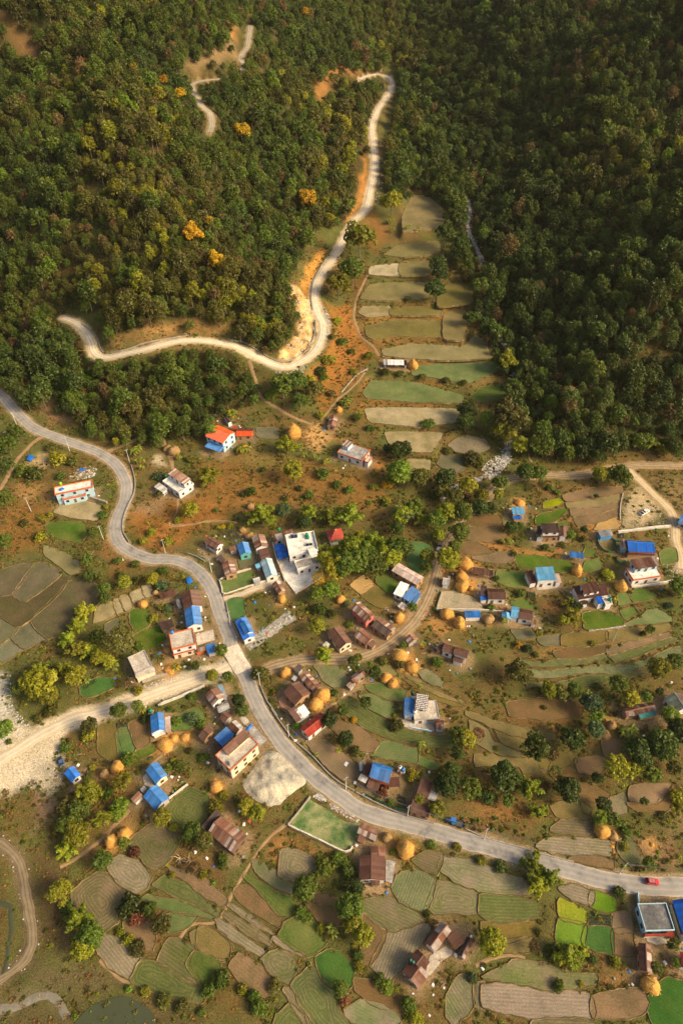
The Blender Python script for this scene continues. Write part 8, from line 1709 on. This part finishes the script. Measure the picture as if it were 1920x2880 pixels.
# ------------------------------------------------------------------ utility poles and cables
POLEM = mottled('pole_concrete', (0.50, 0.47, 0.42), (0.66, 0.63, 0.57), 1.0, 0.8, 0.1); WIREM = mottled('cable', (0.10, 0.10, 0.10), (0.16, 0.16, 0.16), 1.0, 0.6, 0)
pb = MB(); pb.tube([(0, 0, -0.5), (0, 0, 8.2)], [0.15, 0.09], 8); PMESH = pb.mesh('shaft', POLEM)
pb = MB(); pb.box((0, 0, 7.7), (1.5, 0.1, 0.1)); CROSS = pb.mesh('crossarm', mottled('pole_steel', (0.3, 0.29, 0.28), (0.4, 0.39, 0.38), 1.0, 0.5, 0)); pb = MB(); pb.lathe([(0.05, 0), (0.07, 0.08), (0.04, 0.16)], 7); INS = pb.mesh('insulator', WM['white'])
POLES = [('T7', 118, 288, 'beside the road at the upper left'), ('T7', 480, 460, 'below the road above the red-parapet house'), ('T7', 895, 545, 'at the banana plants on the upper bend'), ('T7', 713, 1072, 'left of the tightest road bend'), ('T7', 1140, 1165, 'on the grass above the lower bend'), ('A2', 572, 490, 'at the wall of the patched brown house'), ('A2', 745, 975, 'beside the large blue roadside house'),
         ('B1', 1410, 420, 'on the right verge below the bridge'), ('A7', 293, 660, 'at the roadside near the long red barn'), ('B8', 695, 458, 'at the bend below the brown field'), ('B8', 1257, 712, 'at the garden of the stepped brown house'), ('B6', 880, 297, 'right of the blue tractor'), ('B7', 1112, 298, 'left of the red car'), ('A6', 925, 660, 'in the dry terraces of the right village'), ('T7', 75, 420, 'among trees at the left edge'), ('T7', 215, 878, 'on the orange slope below the red-parapet house')]
pp = []
for t, x, y, wh in POLES:
    w = unproject(px(t, [(x, y)]), hgt)[0]; root = bpy.data.objects.new('utility_pole', None); COL.objects.link(root); root.location = w; root.rotation_euler = (0, 0, 0.6); tag(root, 'pale concrete utility pole ' + wh, 'utility pole', 'roadside utility poles')
    link('shaft', PMESH, root); a = link('crossarm', CROSS, root)
    for k in (-0.65, 0, 0.65): link('insulator', INS, a, T(k, 0, 7.75))
    pp.append(w)
def cable(a, b, lab, h=7.8):
    for k, dz in enumerate((0, -0.6)):
        P = [Vector(a) + (Vector(b) - Vector(a)) * t_ + Vector((0, 0, h + dz - 4 * 1.0 * t_ * (1 - t_))) for t_ in np.linspace(0, 1, 14)]
        o = P[0].copy(); bm = MB(); bm.tube([p - o for p in P], 0.035, 4); ob = link('power_cable', bm.mesh('power_cable', WIREM)); ob.location = o; tag(ob, ('upper ' if k == 0 else 'lower ') + lab, 'cable')
for i, j, lab in ((8, 9, 'cable spanning from the red barn to the bend'), (9, 10, 'cable along the garden of the orange-walled house'), (10, 11, 'cable from the stepped brown house past the tractor'), (11, 12, 'cable crossing above the lower road verge'), (4, 5, 'cable over the lower curve of the upper road'), (5, 6, 'cable along the road past the lane mouth')): cable(pp[i], pp[j], lab)
w = unproject(np.array([[2040, 2475.]]), hgt)[0]; cable(pp[12], w, 'cable running out past the red car')

# ------------------------------------------------------------------ water tanks, panels, tarps, beds
def frame_at(t, x, y, h):
    q = px(t, [(x, y)]); w = unproject(q, hgt)[0]
    for _ in range(3): w = to_plane(q, float(hgt(w[0], w[1])) + h)[0]
    return w
TK = {'green': mottled('tank_green', (0.01, 0.22, 0.10), (0.02, 0.28, 0.13), 1, 0.4, 0), 'lime': mottled('tank_lime', (0.2, 0.5, 0.03), (0.26, 0.6, 0.04), 1, 0.4, 0), 'blue': mottled('tank_blue', (0.02, 0.17, 0.5), (0.03, 0.2, 0.56), 1, 0.4, 0), 'black': mottled('tank_black', (0.02, 0.02, 0.022), (0.04, 0.04, 0.042), 1, 0.4, 0), 'white': mottled('tank_white', (0.6, 0.6, 0.58), (0.7, 0.7, 0.68), 1, 0.4, 0)}
for t, x, y, h, c, lab in (('T7', 1147, 640, 3.4, 'green', 'green water tank on the brown-topped white house'), ('T7', 418, 692, 5.8, 'lime', 'lime green water tank on the red-parapet house'), ('A2', 1447, 152, 6.8, 'green', 'rear green water tank on the big white roof'), ('A2', 1456, 176, 6.8, 'green', 'front green water tank on the big white roof'), ('A2', 1190, 100, 3.2, 'green', 'green tank on the striped annex'),
    ('A6', 893, 288, 3.3, 'green', 'green tank on the porch of the large brown and white house'), ('A5', 1028, 1062, 3.6, 'green', 'left green tank on the balcony of the rusty-topped house'), ('A5', 1066, 1052, 3.6, 'green', 'right green tank on the balcony of the rusty-topped house'), ('B1', 405, 660, 0.6, 'green', 'green and black tank behind the blue house between the beds'), ('B8', 1190, 268, 1.6, 'white', 'white drum tank beside the orange-walled house'),
    ('B8', 1216, 284, 1.6, 'blue', 'blue drum tank beside the orange-walled house'), ('A2', 208, 1048, 6.0, 'blue', 'blue tank on the red-rimmed roof near the bridge'), ('C1', 288, 566, 3.2, 'black', 'left dark tank on the lower farmhouse'), ('C1', 316, 586, 3.2, 'black', 'right dark tank on the lower farmhouse'), ('C4', 450, 370, 3.4, 'black', 'black tank behind the brick-weighted white house'), ('C4', 515, 950, 3.4, 'white', 'white pot-shaped tank on the brick-weighted white house')):
    w = frame_at(t, x, y, h); root = bpy.data.objects.new('water_tank', None); COL.objects.link(root); root.location = w; tag(root, lab, 'water tank', 'water tanks')
    b = MB(); b.lathe([(0.62, 0), (0.66, 0.1), (0.62, 0.35), (0.66, 0.4), (0.62, 0.7), (0.66, 0.75), (0.6, 1.1), (0.35, 1.35)], 16); link('body', b.mesh('body', TK[c], True), root); b = MB(); b.lathe([(0.24, 1.33), (0.26, 1.42), (0.2, 1.46)], 12); link('lid', b.mesh('lid', TK['black' if c != 'black' else 'green'], True), root)
    if h < 2: b = MB(); b.box((0, 0, -0.9), (1.5, 1.5, 1.75)); link('stand', b.mesh('stand', WM['stone']), root)
PAN = mottled('solar_glass', (0.012, 0.02, 0.045), (0.02, 0.035, 0.07), 1, 0.15, 0)
for t, x, y, h, n_, lab in (('A2', 1330, 160, 7.1, 4, 'bank of dark solar panels at the back of the big white roof'), ('A2', 1466, 230, 7.1, 2, 'pair of bluish solar panels on the front of the big white roof')):
    w = frame_at(t, x, y, h); root = bpy.data.objects.new('solar_panel', None); COL.objects.link(root); root.location = w; root.rotation_euler = (0, 0, 0.15); tag(root, lab, 'solar panel'); me = None
    for k in range(n_):
        b = MB(); b.box((0, 0, 0), (1.25, 1.0, 0.05), 0, Matrix.Rotation(0.35, 3, 'X')); o = link('panel', b.mesh('panel', PAN), root, T((k % 2) * 1.35 - .67, (k // 2) * 1.1 - .5, 0.35))
    b = MB(); b.box((0, 0, 0.05), (2.6, 0.1, 0.1)); b.box((0, 0.7, 0.2), (2.6, 0.1, 0.5)); link('rack', b.mesh('rack', POLEM), root)
TARP = mottled('blue_tarp', (0.01, 0.11, 0.42), (0.03, 0.17, 0.52), 0.9, 0.45, 0.4, 0.1)
WTARP = mottled('white_tarp', (0.6, 0.6, 0.58), (0.75, 0.74, 0.72), 0.9, 0.5, 0.4, 0.1)
def tarp(t, pts, h, lab, mat=TARP, nm='tarpaulin'):
    w = np.array([frame_at(t, x, y, h) for x, y in pts]); c = w.mean(0); V = []; F = []; n = 7
    for i in range(n + 1):
        for j in range(n + 1):
            a, b_ = i / n, j / n; p = (w[0] * (1 - a) + w[1] * a) * (1 - b_) + (w[3] * (1 - a) + w[2] * a) * b_
            z = p[2] - 0.5 * h * (abs(a - .5) ** 2 + abs(b_ - .5) ** 2) + RNG.normal(0, 0.07); V.append((p[0] - c[0], p[1] - c[1], z - c[2]))
    F = [(i * (n + 1) + j, (i + 1) * (n + 1) + j, (i + 1) * (n + 1) + j + 1, i * (n + 1) + j + 1) for i in range(n) for j in range(n)]
    b = MB(); b.add(V, F); 
    root = bpy.data.objects.new(nm, None); COL.objects.link(root); root.location = c; tag(root, lab, 'tarpaulin'); link('sheet', b.mesh('sheet', mat, True), root)
    for k in range(4):
        p = Vector(w[k] - c) * 0.85; g = float(hgt(c[0] + p.x, c[1] + p.y)) - c[2]; b = MB(); b.tube([(p.x, p.y, g - .2), (p.x, p.y, -0.12 * h)], 0.05, 5); link('pole', b.mesh('pole', POST), root)
tarp('T7', [(180, 520), (215, 530), (240, 495), (200, 480)], 1.2, 'blue tarpaulin shelter on the pale rubble at the left edge'); tarp('T7', [(538, 598), (585, 592), (588, 575), (548, 580)], 0.9, 'blue tarpaulin on the brick pile behind the red-parapet house')
tarp('A2', [(335, 540), (355, 605), (400, 570), (375, 520)], 1.9, 'small blue tarpaulin stall beside the road curve'); tarp('T7', [(395, 738), (440, 730), (442, 700), (405, 710)], 6.4, 'blue tarpaulin over the corner of the red-parapet roof')
tarp('T7', [(1110, 745), (1140, 752), (1150, 735), (1120, 722)], 1.4, 'small blue tarpaulin beside the brown-topped white house'); tarp('B8', [(672, 230), (695, 252), (722, 215), (695, 202)], 0.4, 'white sheet spread on the brown field above the road', WTARP, 'ground_sheet')
tarp('B8', [(770, 975), (795, 992), (808, 970), (782, 955)], 0.5, 'white sheet beside the rusty shed by the walled plot', WTARP, 'ground_sheet'); tarp('B2', [(1390, 655), (1480, 640), (1478, 612), (1395, 625)], 2.9, 'white cloth drying on the blue house between the beds', WTARP, 'ground_sheet')
tarp('B8', [(760, 405), (785, 415), (792, 390), (772, 380)], 0.6, 'small white sheet left of the orange-walled blue house', WTARP, 'ground_sheet'); tarp('C5', [(1000, 560), (1090, 590), (1180, 430), (1130, 420)], 2.6, 'blue tarpaulin at the corner of the roadside concrete building')
# vegetable beds: rows of small plants on dark soil
SOILM = mottled('bed_soil', (0.06, 0.045, 0.03), (0.11, 0.08, 0.05), 0.9); PLAST = mottled('black_plastic', (0.03, 0.032, 0.036), (0.055, 0.058, 0.062), 0.8, 0.35, 0.3)
def bed(t, pts, mat, lab, rows=6, soil=SOILM, size=0.22, strips=False):
    w = unproject(px(t, pts), hgt); c = w.mean(0); Vb = [Vector(p) for p in w]; root = bpy.data.objects.new('vegetable_bed', None); COL.objects.link(root); root.location = c; tag(root, lab, 'vegetable bed')
    zt = max(p.z for p in Vb) + 0.12 - c[2]
    b = MB(); P = [(p.x - c[0], p.y - c[1]) for p in Vb]; P = P if sum(P[i][0] * P[(i + 1) % 4][1] - P[(i + 1) % 4][0] * P[i][1] for i in range(4)) > 0 else P[::-1]; b.prism(P, zt - 0.8, zt); link('soil', b.mesh('soil', soil), root)
    rng = np.random.default_rng(len(lab)); C = []; L = (Vb[1] - Vb[0]).length
    for r in range(rows):
        f_ = (r + 0.5) / rows; n_ = int(L / (0.55 if not strips else 0.3))
        for k in range(n_):
            a = (k + 0.5) / n_; p = (w[0] * (1 - a) + w[1] * a) * (1 - f_) + (w[3] * (1 - a) + w[2] * a) * f_; C.append((p[0] - c[0] + rng.normal(0, .06), p[1] - c[1] + rng.normal(0, .06), zt + 0.12))
    C = np.repeat(np.array(C), 9, 0); d = rng.normal(size=C.shape); d[:, 2] = abs(d[:, 2]); d /= np.linalg.norm(d, axis=1)[:, None]; V, F = leaves(C + d * size * 0.6, d, size, 1.3, rng)
    o = link('plants', mesh_np('plants', V, F, [LM[mat]]), root); o['kind'] = 'stuff'
bed('A2', [(640, 110), (740, 200), (840, 175), (800, 100)], 'grey', 'cabbage bed above the small blue gabled house', 7); bed('B8', [(1170, 560), (1195, 520), (1260, 620), (1180, 640)][:1] + [(1185, 525), (1235, 530), (1255, 640)], 'grey', 'rows of cabbages beside the stepped brown house', 6)
bed('B2', [(750, 235), (880, 165), (890, 200), (770, 270)], 'grey', 'cabbage rows in the plot above the gravel track', 4); bed('A4', [(920, 870), (990, 870), (1000, 925), (920, 925)], 'grey', 'square of cabbage rows left of the brown scrub', 5); bed('B1', [(95, 770), (190, 755), (195, 795), (100, 815)], 'grey', 'cabbage rows at the head of the narrow green strip', 4)
bed('B5', [(990, 350), (1080, 350), (1095, 410), (1000, 420)], 'grey', 'cabbage patch left of the square brown house', 6); bed('A7', [(195, 470), (235, 450), (270, 490), (215, 510)], 'grey', 'cabbage patch in the walled roadside yard', 5); bed('A1', [(1440, 480), (1560, 450), (1568, 540), (1450, 530)], 'grey', 'cabbage bed above the narrow brown shed', 7); bed('A2', [(140, 780), (220, 770), (230, 850), (160, 860)], 'grey', 'cabbage bed left of the brown roadside house', 6)
bed('B7', [(880, 575), (1070, 600), (1062, 682), (872, 645)], 'mid', 'black plastic mulch bed with four thin green rows', 4, PLAST, 0.2, True); bed('A5', [(770, 620), (845, 612), (850, 665), (775, 670)], 'grey', 'cabbage rows below the thick pale boundary wall', 5); bed('A6', [(90, 710), (170, 700), (185, 760), (90, 765)], 'grey', 'round cabbage patch on the dry terraces', 6); bed('A6', [(140, 230), (210, 225), (215, 270), (145, 275)], 'grey', 'small cabbage square under the tall blue winged house', 5)
# green net fences
NET = mottled('green_net', (0.01, 0.20, 0.11), (0.02, 0.27, 0.15), 1, 0.7, 0)
def net_fence(t, pts, lab):
    w = unproject(px(t, pts), hgt); C = catmull(w, 1.6); C[:, 2] = hgt(C[:, 0], C[:, 1]); o = C[0]; root = bpy.data.objects.new('net_fence', None); COL.objects.link(root); root.location = o; tag(root, lab, 'fence'); V = []
    for p in C: V += [tuple(p - o), tuple(p - o + np.array([RNG.normal(0, .08), RNG.normal(0, .08), 1.05 + RNG.normal(0, .08)]))]
    b = MB(); b.add(V, [(2 * i, 2 * i + 2, 2 * i + 3, 2 * i + 1) for i in range(len(C) - 1)]); link('net', b.mesh('net', NET), root); pm_ = MB().tube([(0, 0, -.2), (0, 0, 1.3)], 0.05, 5).mesh('post', POST)
    for p in C: link('post', pm_, root, T(*(p - o)))
net_fence('A5', [(565, 678), (520, 712), (545, 770), (590, 822), (650, 850), (715, 852), (735, 800), (742, 720), (700, 680)], 'green net fence ringing the weedy pen below the grey shed'); net_fence('A5', [(740, 905), (755, 960), (790, 990), (850, 990), (885, 950)], 'curved green net fence around the small garden of shrubs')
net_fence('A5', [(735, 712), (770, 716), (805, 718)], 'short green net between the pen and the long vivid blue house'); net_fence('B8', [(850, 500), (950, 550), (1060, 600), (1180, 645), (1250, 655)], 'long green net along the roadside garden of the orange-walled house')

# ------------------------------------------------------------------ vehicles
TYRE = mottled('tyre', (0.015, 0.015, 0.015), (0.03, 0.03, 0.03), 2, 0.8, 0); RIM = mottled('rim', (0.35, 0.35, 0.35), (0.45, 0.45, 0.45), 2, 0.4, 0); VGL = mottled('car_glass', (0.012, 0.014, 0.018), (0.03, 0.033, 0.04), 2, 0.08, 0); LAMP = mottled('headlamp', (0.7, 0.7, 0.65), (0.8, 0.8, 0.75), 2, 0.2, 0); REDL = mottled('tail_lamp', (0.4, 0.02, 0.015), (0.5, 0.03, 0.02), 2, 0.3, 0)
def paint(nm, c):
    m, nt, b = nmat(nm); b.inputs['Base Color'].default_value = (*c, 1); b.inputs['Roughness'].default_value = 0.32; b.inputs['Coat Weight'].default_value = 0.35
    nt.links.new(mixc(nt, c, tuple(q * 0.72 + 0.03 for q in c), noise(nt, coords(nt), 2.5, 5)), b.inputs['Base Color']); return m
def wheel(root, x, y, r, w):
    b = MB(); n = 18; V = []; F = []
    prof = [(r * .62, -w / 2), (r * .93, -w / 2), (r, -w * .3), (r, w * .3), (r * .93, w / 2), (r * .62, w / 2)]
    V = [(q * math.cos(2 * math.pi * k / n), e, q * math.sin(2 * math.pi * k / n)) for q, e in prof for k in range(n)]; F = [(i * n + k, i * n + (k + 1) % n, (i + 1) * n + (k + 1) % n, (i + 1) * n + k) for i in range(5) for k in range(n)]
    b.add(V, F); o = link('wheel', b.mesh('wheel', TYRE, True), root, T(x, y, r)); b = MB(); b.add([(q * math.cos(2 * math.pi * k / 12), e, q * math.sin(2 * math.pi * k / 12)) for q, e in ((.63 * r, -w * .35), (.63 * r, w * .35)) for k in range(12)], [(k, (k + 1) % 12, 12 + (k + 1) % 12, 12 + k) for k in range(12)] + [tuple(range(11, -1, -1)), tuple(range(12, 24))]); link('rim', b.mesh('rim', RIM), o)
def loft(secs, m, nm, mat, root, smooth_=False):
    """secs: list of (x, [(y,z)...]) closed rings"""
    n = len(secs[0][1]); V = [(x, y, z) for x, r in secs for y, z in r]; F = [(i * n + k, i * n + (k + 1) % n, (i + 1) * n + (k + 1) % n, (i + 1) * n + k) for i in range(len(secs) - 1) for k in range(n)] + [tuple(range(n - 1, -1, -1)), tuple(range((len(secs) - 1) * n, len(secs) * n))]
    b = MB(); b.add(V, F); return link(nm, b.mesh(nm, mat, smooth_), root)
def ring(w, z0, z1, sh=0.12, tum=0.0):
    a = w / 2; return [(-a + .06, z0), (a - .06, z0), (a, z0 + .18), (a, z1 - sh), (a - sh - tum, z1), (-a + sh + tum, z1), (-a, z1 - sh), (-a, z0 + .18)]
def vehicle(name, t, ctr, nose, lab, cat, kind, mat, L=3.9, W=1.65):
    q = unproject(px(t, [ctr, nose]), hgt); d = q[1] - q[0]; a = math.atan2(d[1], d[0]); z = float(hgt(q[0][0], q[0][1]))
    dd = [np.min((C[:, 0] - q[0][0]) ** 2 + (C[:, 1] - q[0][1]) ** 2) for nm, C, wd in road_geo]; i = int(np.argmin(dd))
    if dd[i] < 9: C = road_geo[i][1]; z = float(C[int(np.argmin((C[:, 0] - q[0][0]) ** 2 + (C[:, 1] - q[0][1]) ** 2)), 2]) + 0.02
    root = bpy.data.objects.new(name, None); COL.objects.link(root); root.location = (q[0][0], q[0][1], z); root.rotation_euler = (0, 0, a); tag(root, lab, cat)
    h = L / 2; r = 0.31
    for sx in (-.31, .31):
        for sy in (-1, 1): wheel(root, sx * L, sy * (W / 2 - .1), r, .2)
    if kind == 'hatch':
        loft([(-h, ring(W * .9, .35, .8)), (-h + .12, ring(W, .25, .95)), (-h + .5, ring(W, .22, .98)), (h - 1.25, ring(W, .22, .98)), (h - .35, ring(W * .97, .24, .82)), (h - .06, ring(W * .9, .28, .66)), (h, ring(W * .84, .34, .55))], 0, 'body', mat, root)
        loft([(-h + .14, ring(W * .86, .93, 1.05, .03)), (-h + .42, ring(W * .84, .93, 1.42, .1, .06)), (h - 1.9, ring(W * .84, .93, 1.46, .1, .06)), (h - 1.2, ring(W * .86, .93, 1.02, .03))], 0, 'cabin', VGL, root)
        b = MB(); b.box((-.35, 0, 1.47), (1.75, W * .72, .05)); link('roof', b.mesh('roof', mat), root); b = MB()
        for k in range(5): b.box((-.35, (k - 2) * .22, 1.53), (1.5, .05, .05))
        for s in (-.9, .2): b.box((s - .0, 0, 1.51), (.05, 1.1, .05))
        link('roof_rack', b.mesh('roof_rack', RIM), root)
    elif kind == 'pickup':
        loft([(-h, ring(W, .4, .95)), (-h + .1, ring(W, .3, 1.0)), (-.05, ring(W, .28, 1.0)), (h - .9, ring(W, .28, 1.02)), (h - .1, ring(W * .95, .3, .85)), (h, ring(W * .88, .36, .7))], 0, 'body', mat, root)
        loft([(-.45, ring(W * .88, .98, 1.2, .03)), (-.3, ring(W * .84, .98, 1.5, .1, .05)), (.85, ring(W * .84, .98, 1.5, .1, .05)), (1.35, ring(W * .88, .98, 1.05, .03))], 0, 'cabin', VGL, root)
        b = MB(); b.box((.28, 0, 1.52), (1.2, W * .74, .05)); link('roof', b.mesh('roof', mat), root); b = MB(); b.box((-h + .78, 0, 1.005), (1.35, W * .8, .03)); link('load_bed', b.mesh('load_bed', TYRE), root)
    elif kind == 'jeep':
        loft([(-h, ring(W, .42, 1.0)), (-h + .1, ring(W, .35, 1.05)), (.55, ring(W, .35, 1.05)), (.65, ring(W * .8, .35, 1.05)), (h - .05, ring(W * .75, .38, .98)), (h, ring(W * .7, .42, .9))], 0, 'body', mat, root)
        loft([(-h + .06, ring(W * .92, 1.04, 1.2, .03)), (-h + .15, ring(W * .9, 1.04, 1.82, .1, .03)), (.3, ring(W * .88, 1.04, 1.8, .1, .03)), (.55, ring(W * .9, 1.04, 1.1, .03))], 0, 'cabin', VGL, root)
        b = MB(); b.box((-h / 2 + .2, 0, 1.84), (h + .1, W * .84, .06)); link('canopy', b.mesh('canopy', mottled('jeep_canvas', (0.06, 0.05, 0.04), (0.11, 0.09, 0.07), 1, .9, .2)), root)
        for s in (-1, 1): b = MB(); b.box((h - .6, s * (W / 2 - .1), .8), (1.0, .3, .1)); link('fender', b.mesh('fender', mat), root)
    for s in (-1, 1):
        b = MB(); b.lathe([(0.1, 0), (0.11, .03), (0.06, .06)], 10); link('headlight', b.mesh('headlight', LAMP), root, T(h - .04, s * W * .33, .62) @ Matrix.Rotation(math.pi / 2, 4, 'Y')); b = MB(); b.box((-h - .01, s * W * .38, .75), (.05, .2, .14)); link('tail_light', b.mesh('tail_light', REDL), root)
    return root
vehicle('car', 'B7', (1343, 362), (1400, 366), 'small red car with a roof rack driving on the paved road', 'car', 'hatch', paint('red_paint', (0.50, 0.018, 0.022)), 3.8, 1.65)
vehicle('pickup_truck', 'A5', (1093, 362), (1140, 335), 'white pickup truck parked on the bare lot at the right', 'pickup', 'pickup', paint('white_paint', (0.72, 0.72, 0.70)), 5.0, 1.8)
vehicle('jeep', 'A3', (1160, 135), (1146, 185), 'pale jeep with dark canopy driving down the village track', 'jeep', 'jeep', paint('silver_paint', (0.42, 0.40, 0.37)), 4.2, 1.7)
BLUEP = paint('tractor_blue', (0.012, 0.17, 0.52))
def tractor(t, ctr, nose, lab, big=True):
    q = unproject(px(t, [ctr, nose]), hgt); d = q[1] - q[0]; root = bpy.data.objects.new('tractor', None); COL.objects.link(root); root.location = (q[0][0], q[0][1], float(hgt(q[0][0], q[0][1]))); root.rotation_euler = (0, 0, math.atan2(d[1], d[0])); tag(root, lab, 'tractor')
    for s in (-1, 1): wheel(root, -.75, s * .75, .72, .38); wheel(root, 1.05, s * .6, .38, .24)
    loft([(-.1, ring(.62, .6, 1.35, .1)), (.3, ring(.66, .55, 1.4, .1)), (1.35, ring(.6, .55, 1.3, .12)), (1.5, ring(.5, .6, 1.15, .1))], 0, 'bonnet', BLUEP, root)
    for s in (-1, 1): b = MB(); b.box((-.75, s * .75, 1.5), (1.1, .45, .07)); b.box((-.2, s * .75, 1.25), (.07, .45, .5)); link('mudguard', b.mesh('mudguard', BLUEP), root)
    b = MB(); b.box((-.8, 0, 1.1), (.5, .55, .12)); b.box((-1.05, 0, 1.35), (.1, .55, .5)); link('seat', b.mesh('seat', TYRE), root); b = MB(); b.tube([(-.1, 0, 1.35), (-.3, 0, 1.55)], .03, 6); b.lathe([(.2, 1.55), (.22, 1.58), (.2, 1.6)], 12, (-.3, 0, 0)); link('steering_wheel', b.mesh('steering_wheel', TYRE), root)
    b = MB(); b.box((-.55, 0, 2.25), (1.5, 1.35, .07)); link('canopy', b.mesh('canopy', BLUEP), root)
    for sx, sy in ((-1.2, -.6), (-1.2, .6), (.1, -.6), (.1, .6)): b = MB(); b.tube([(sx, sy, 1.2), (sx, sy, 2.25)], .035, 6); link('canopy_post', b.mesh('canopy_post', TYRE), root)
    b = MB(); b.tube([(1.0, .2, 1.35), (1.0, .2, 2.0)], .04, 6); link('exhaust', b.mesh('exhaust', TYRE), root); return root
tractor('B6', (655, 178), (600, 162), 'blue tractor parked on the verge above the lower road')
def trailer(t, ctr, nose, lab):
    q = unproject(px(t, [ctr, nose]), hgt); d = q[1] - q[0]; root = bpy.data.objects.new('trailer', None); COL.objects.link(root); root.location = (q[0][0], q[0][1], float(hgt(q[0][0], q[0][1]))); root.rotation_euler = (0, 0, math.atan2(d[1], d[0])); tag(root, lab, 'trailer')
    dk = mottled('trailer_steel', (0.05, 0.055, 0.06), (0.10, 0.10, 0.105), 1.5, .6, .1)
    for s in (-1, 1): wheel(root, -.3, s * .85, .42, .26)
    b = MB(); b.box((0, 0, .8), (2.9, 1.7, .1)); link('bed', b.mesh('bed', dk), root)
    for c_, s_ in (((0, .83, 1.08), (2.9, .06, .5)), ((0, -.83, 1.08), (2.9, .06, .5)), ((-1.42, 0, 1.08), (.06, 1.6, .5)), ((1.42, 0, 1.08), (.06, 1.6, .5))): b = MB(); b.box(c_, s_); link('side_panel', b.mesh('side_panel', dk), root)
    b = MB(); b.tube([(1.4, 0, .7), (2.3, 0, .6)], .06, 6); link('drawbar', b.mesh('drawbar', dk), root)
trailer('B6', (715, 200), (660, 185), 'dark empty trailer hitched behind the blue tractor')
vehicle('tractor_cart', 'B2', (566, 932), (575, 955), 'small blue and grey cart parked on the gravel near the blue hut', 'cart', 'pickup', paint('cart_paint', (0.06, 0.12, 0.26)), 3.0, 1.5)
# bare branches and a roadside marker stone
def dead_branch(t, ctr, sz, lab, seed, nm='dead_branch'):
    w = unproject(px(t, [ctr]), hgt)[0]; r = random.Random(seed); b = MB()
    for i in range(9):
        a = r.uniform(0, 6.28); l = sz * r.uniform(.5, 1); p = [(0, 0, .1)]; x, y, z = 0, 0, .1
        for k in range(4): a += r.uniform(-.6, .6); x += l / 4 * math.cos(a); y += l / 4 * math.sin(a); z += l * r.uniform(0.0, .22); p.append((x, y, z))
        b.tube(p, [.11 * sz / 2, .08 * sz / 2, .06 * sz / 2, .04 * sz / 2, .02], 5)
    o = link(nm, b.mesh(nm, mottled('bare_wood', (0.42, 0.30, 0.17), (0.58, 0.44, 0.27), 1.0))); o.location = w; tag(o, lab, 'branch')
dead_branch('T8', (255, 50), 3.0, 'bare pale dead tree above the orange-roofed house', 1); dead_branch('B3', (950, 775), 3.0, 'pile of pale bare branches below the contour fields', 2); dead_branch('B3', (1010, 780), 2.0, 'reddish dry branch heap right of the pale branch pile', 5); dead_branch('B8', (880, 135), 1.8, 'bare pale branch above the orange-walled house', 3); dead_branch('A1', (840, 195), 2.2, 'leafless pale branch beside the upper olive field', 4)
b = MB(); b.lathe([(.22, -.2), (.24, .3), (.2, .8), (.08, 1.05)], 10); o = link('marker_stone', b.mesh('marker_stone', WM['white'])); o.location = unproject(px('A1', [(1130, 250)]), hgt)[0]; tag(o, 'white roadside marker stone below the road bend', 'stone')

# ------------------------------------------------------------------ thin valley haze: one closed box of even air
hm = bpy.data.materials.new('haze'); hm.use_nodes = True; hm.node_tree.nodes.clear()
ho = hm.node_tree.nodes.new('ShaderNodeOutputMaterial'); hv = hm.node_tree.nodes.new('ShaderNodeVolumePrincipled')
hv.inputs['Color'].default_value = (0.97, 0.9, 0.76, 1); hv.inputs['Density'].default_value = 0.000032; hv.inputs['Anisotropy'].default_value = 0.2
hm.node_tree.links.new(hv.outputs[0], ho.inputs['Volume'])
zlo, zhi = float(ZT.min()) - 1.5, max(float(ZT.max()) + 20, CAM_H + 10)
hb = MB(); hb.box((0, (GY[0] + GY[-1]) / 2, (zlo + zhi) / 2), (GX[-1] - GX[0] + 20, GY[-1] - GY[0] + 20, zhi - zlo))
tag(link('haze', hb.mesh('haze', hm)), kind='stuff')
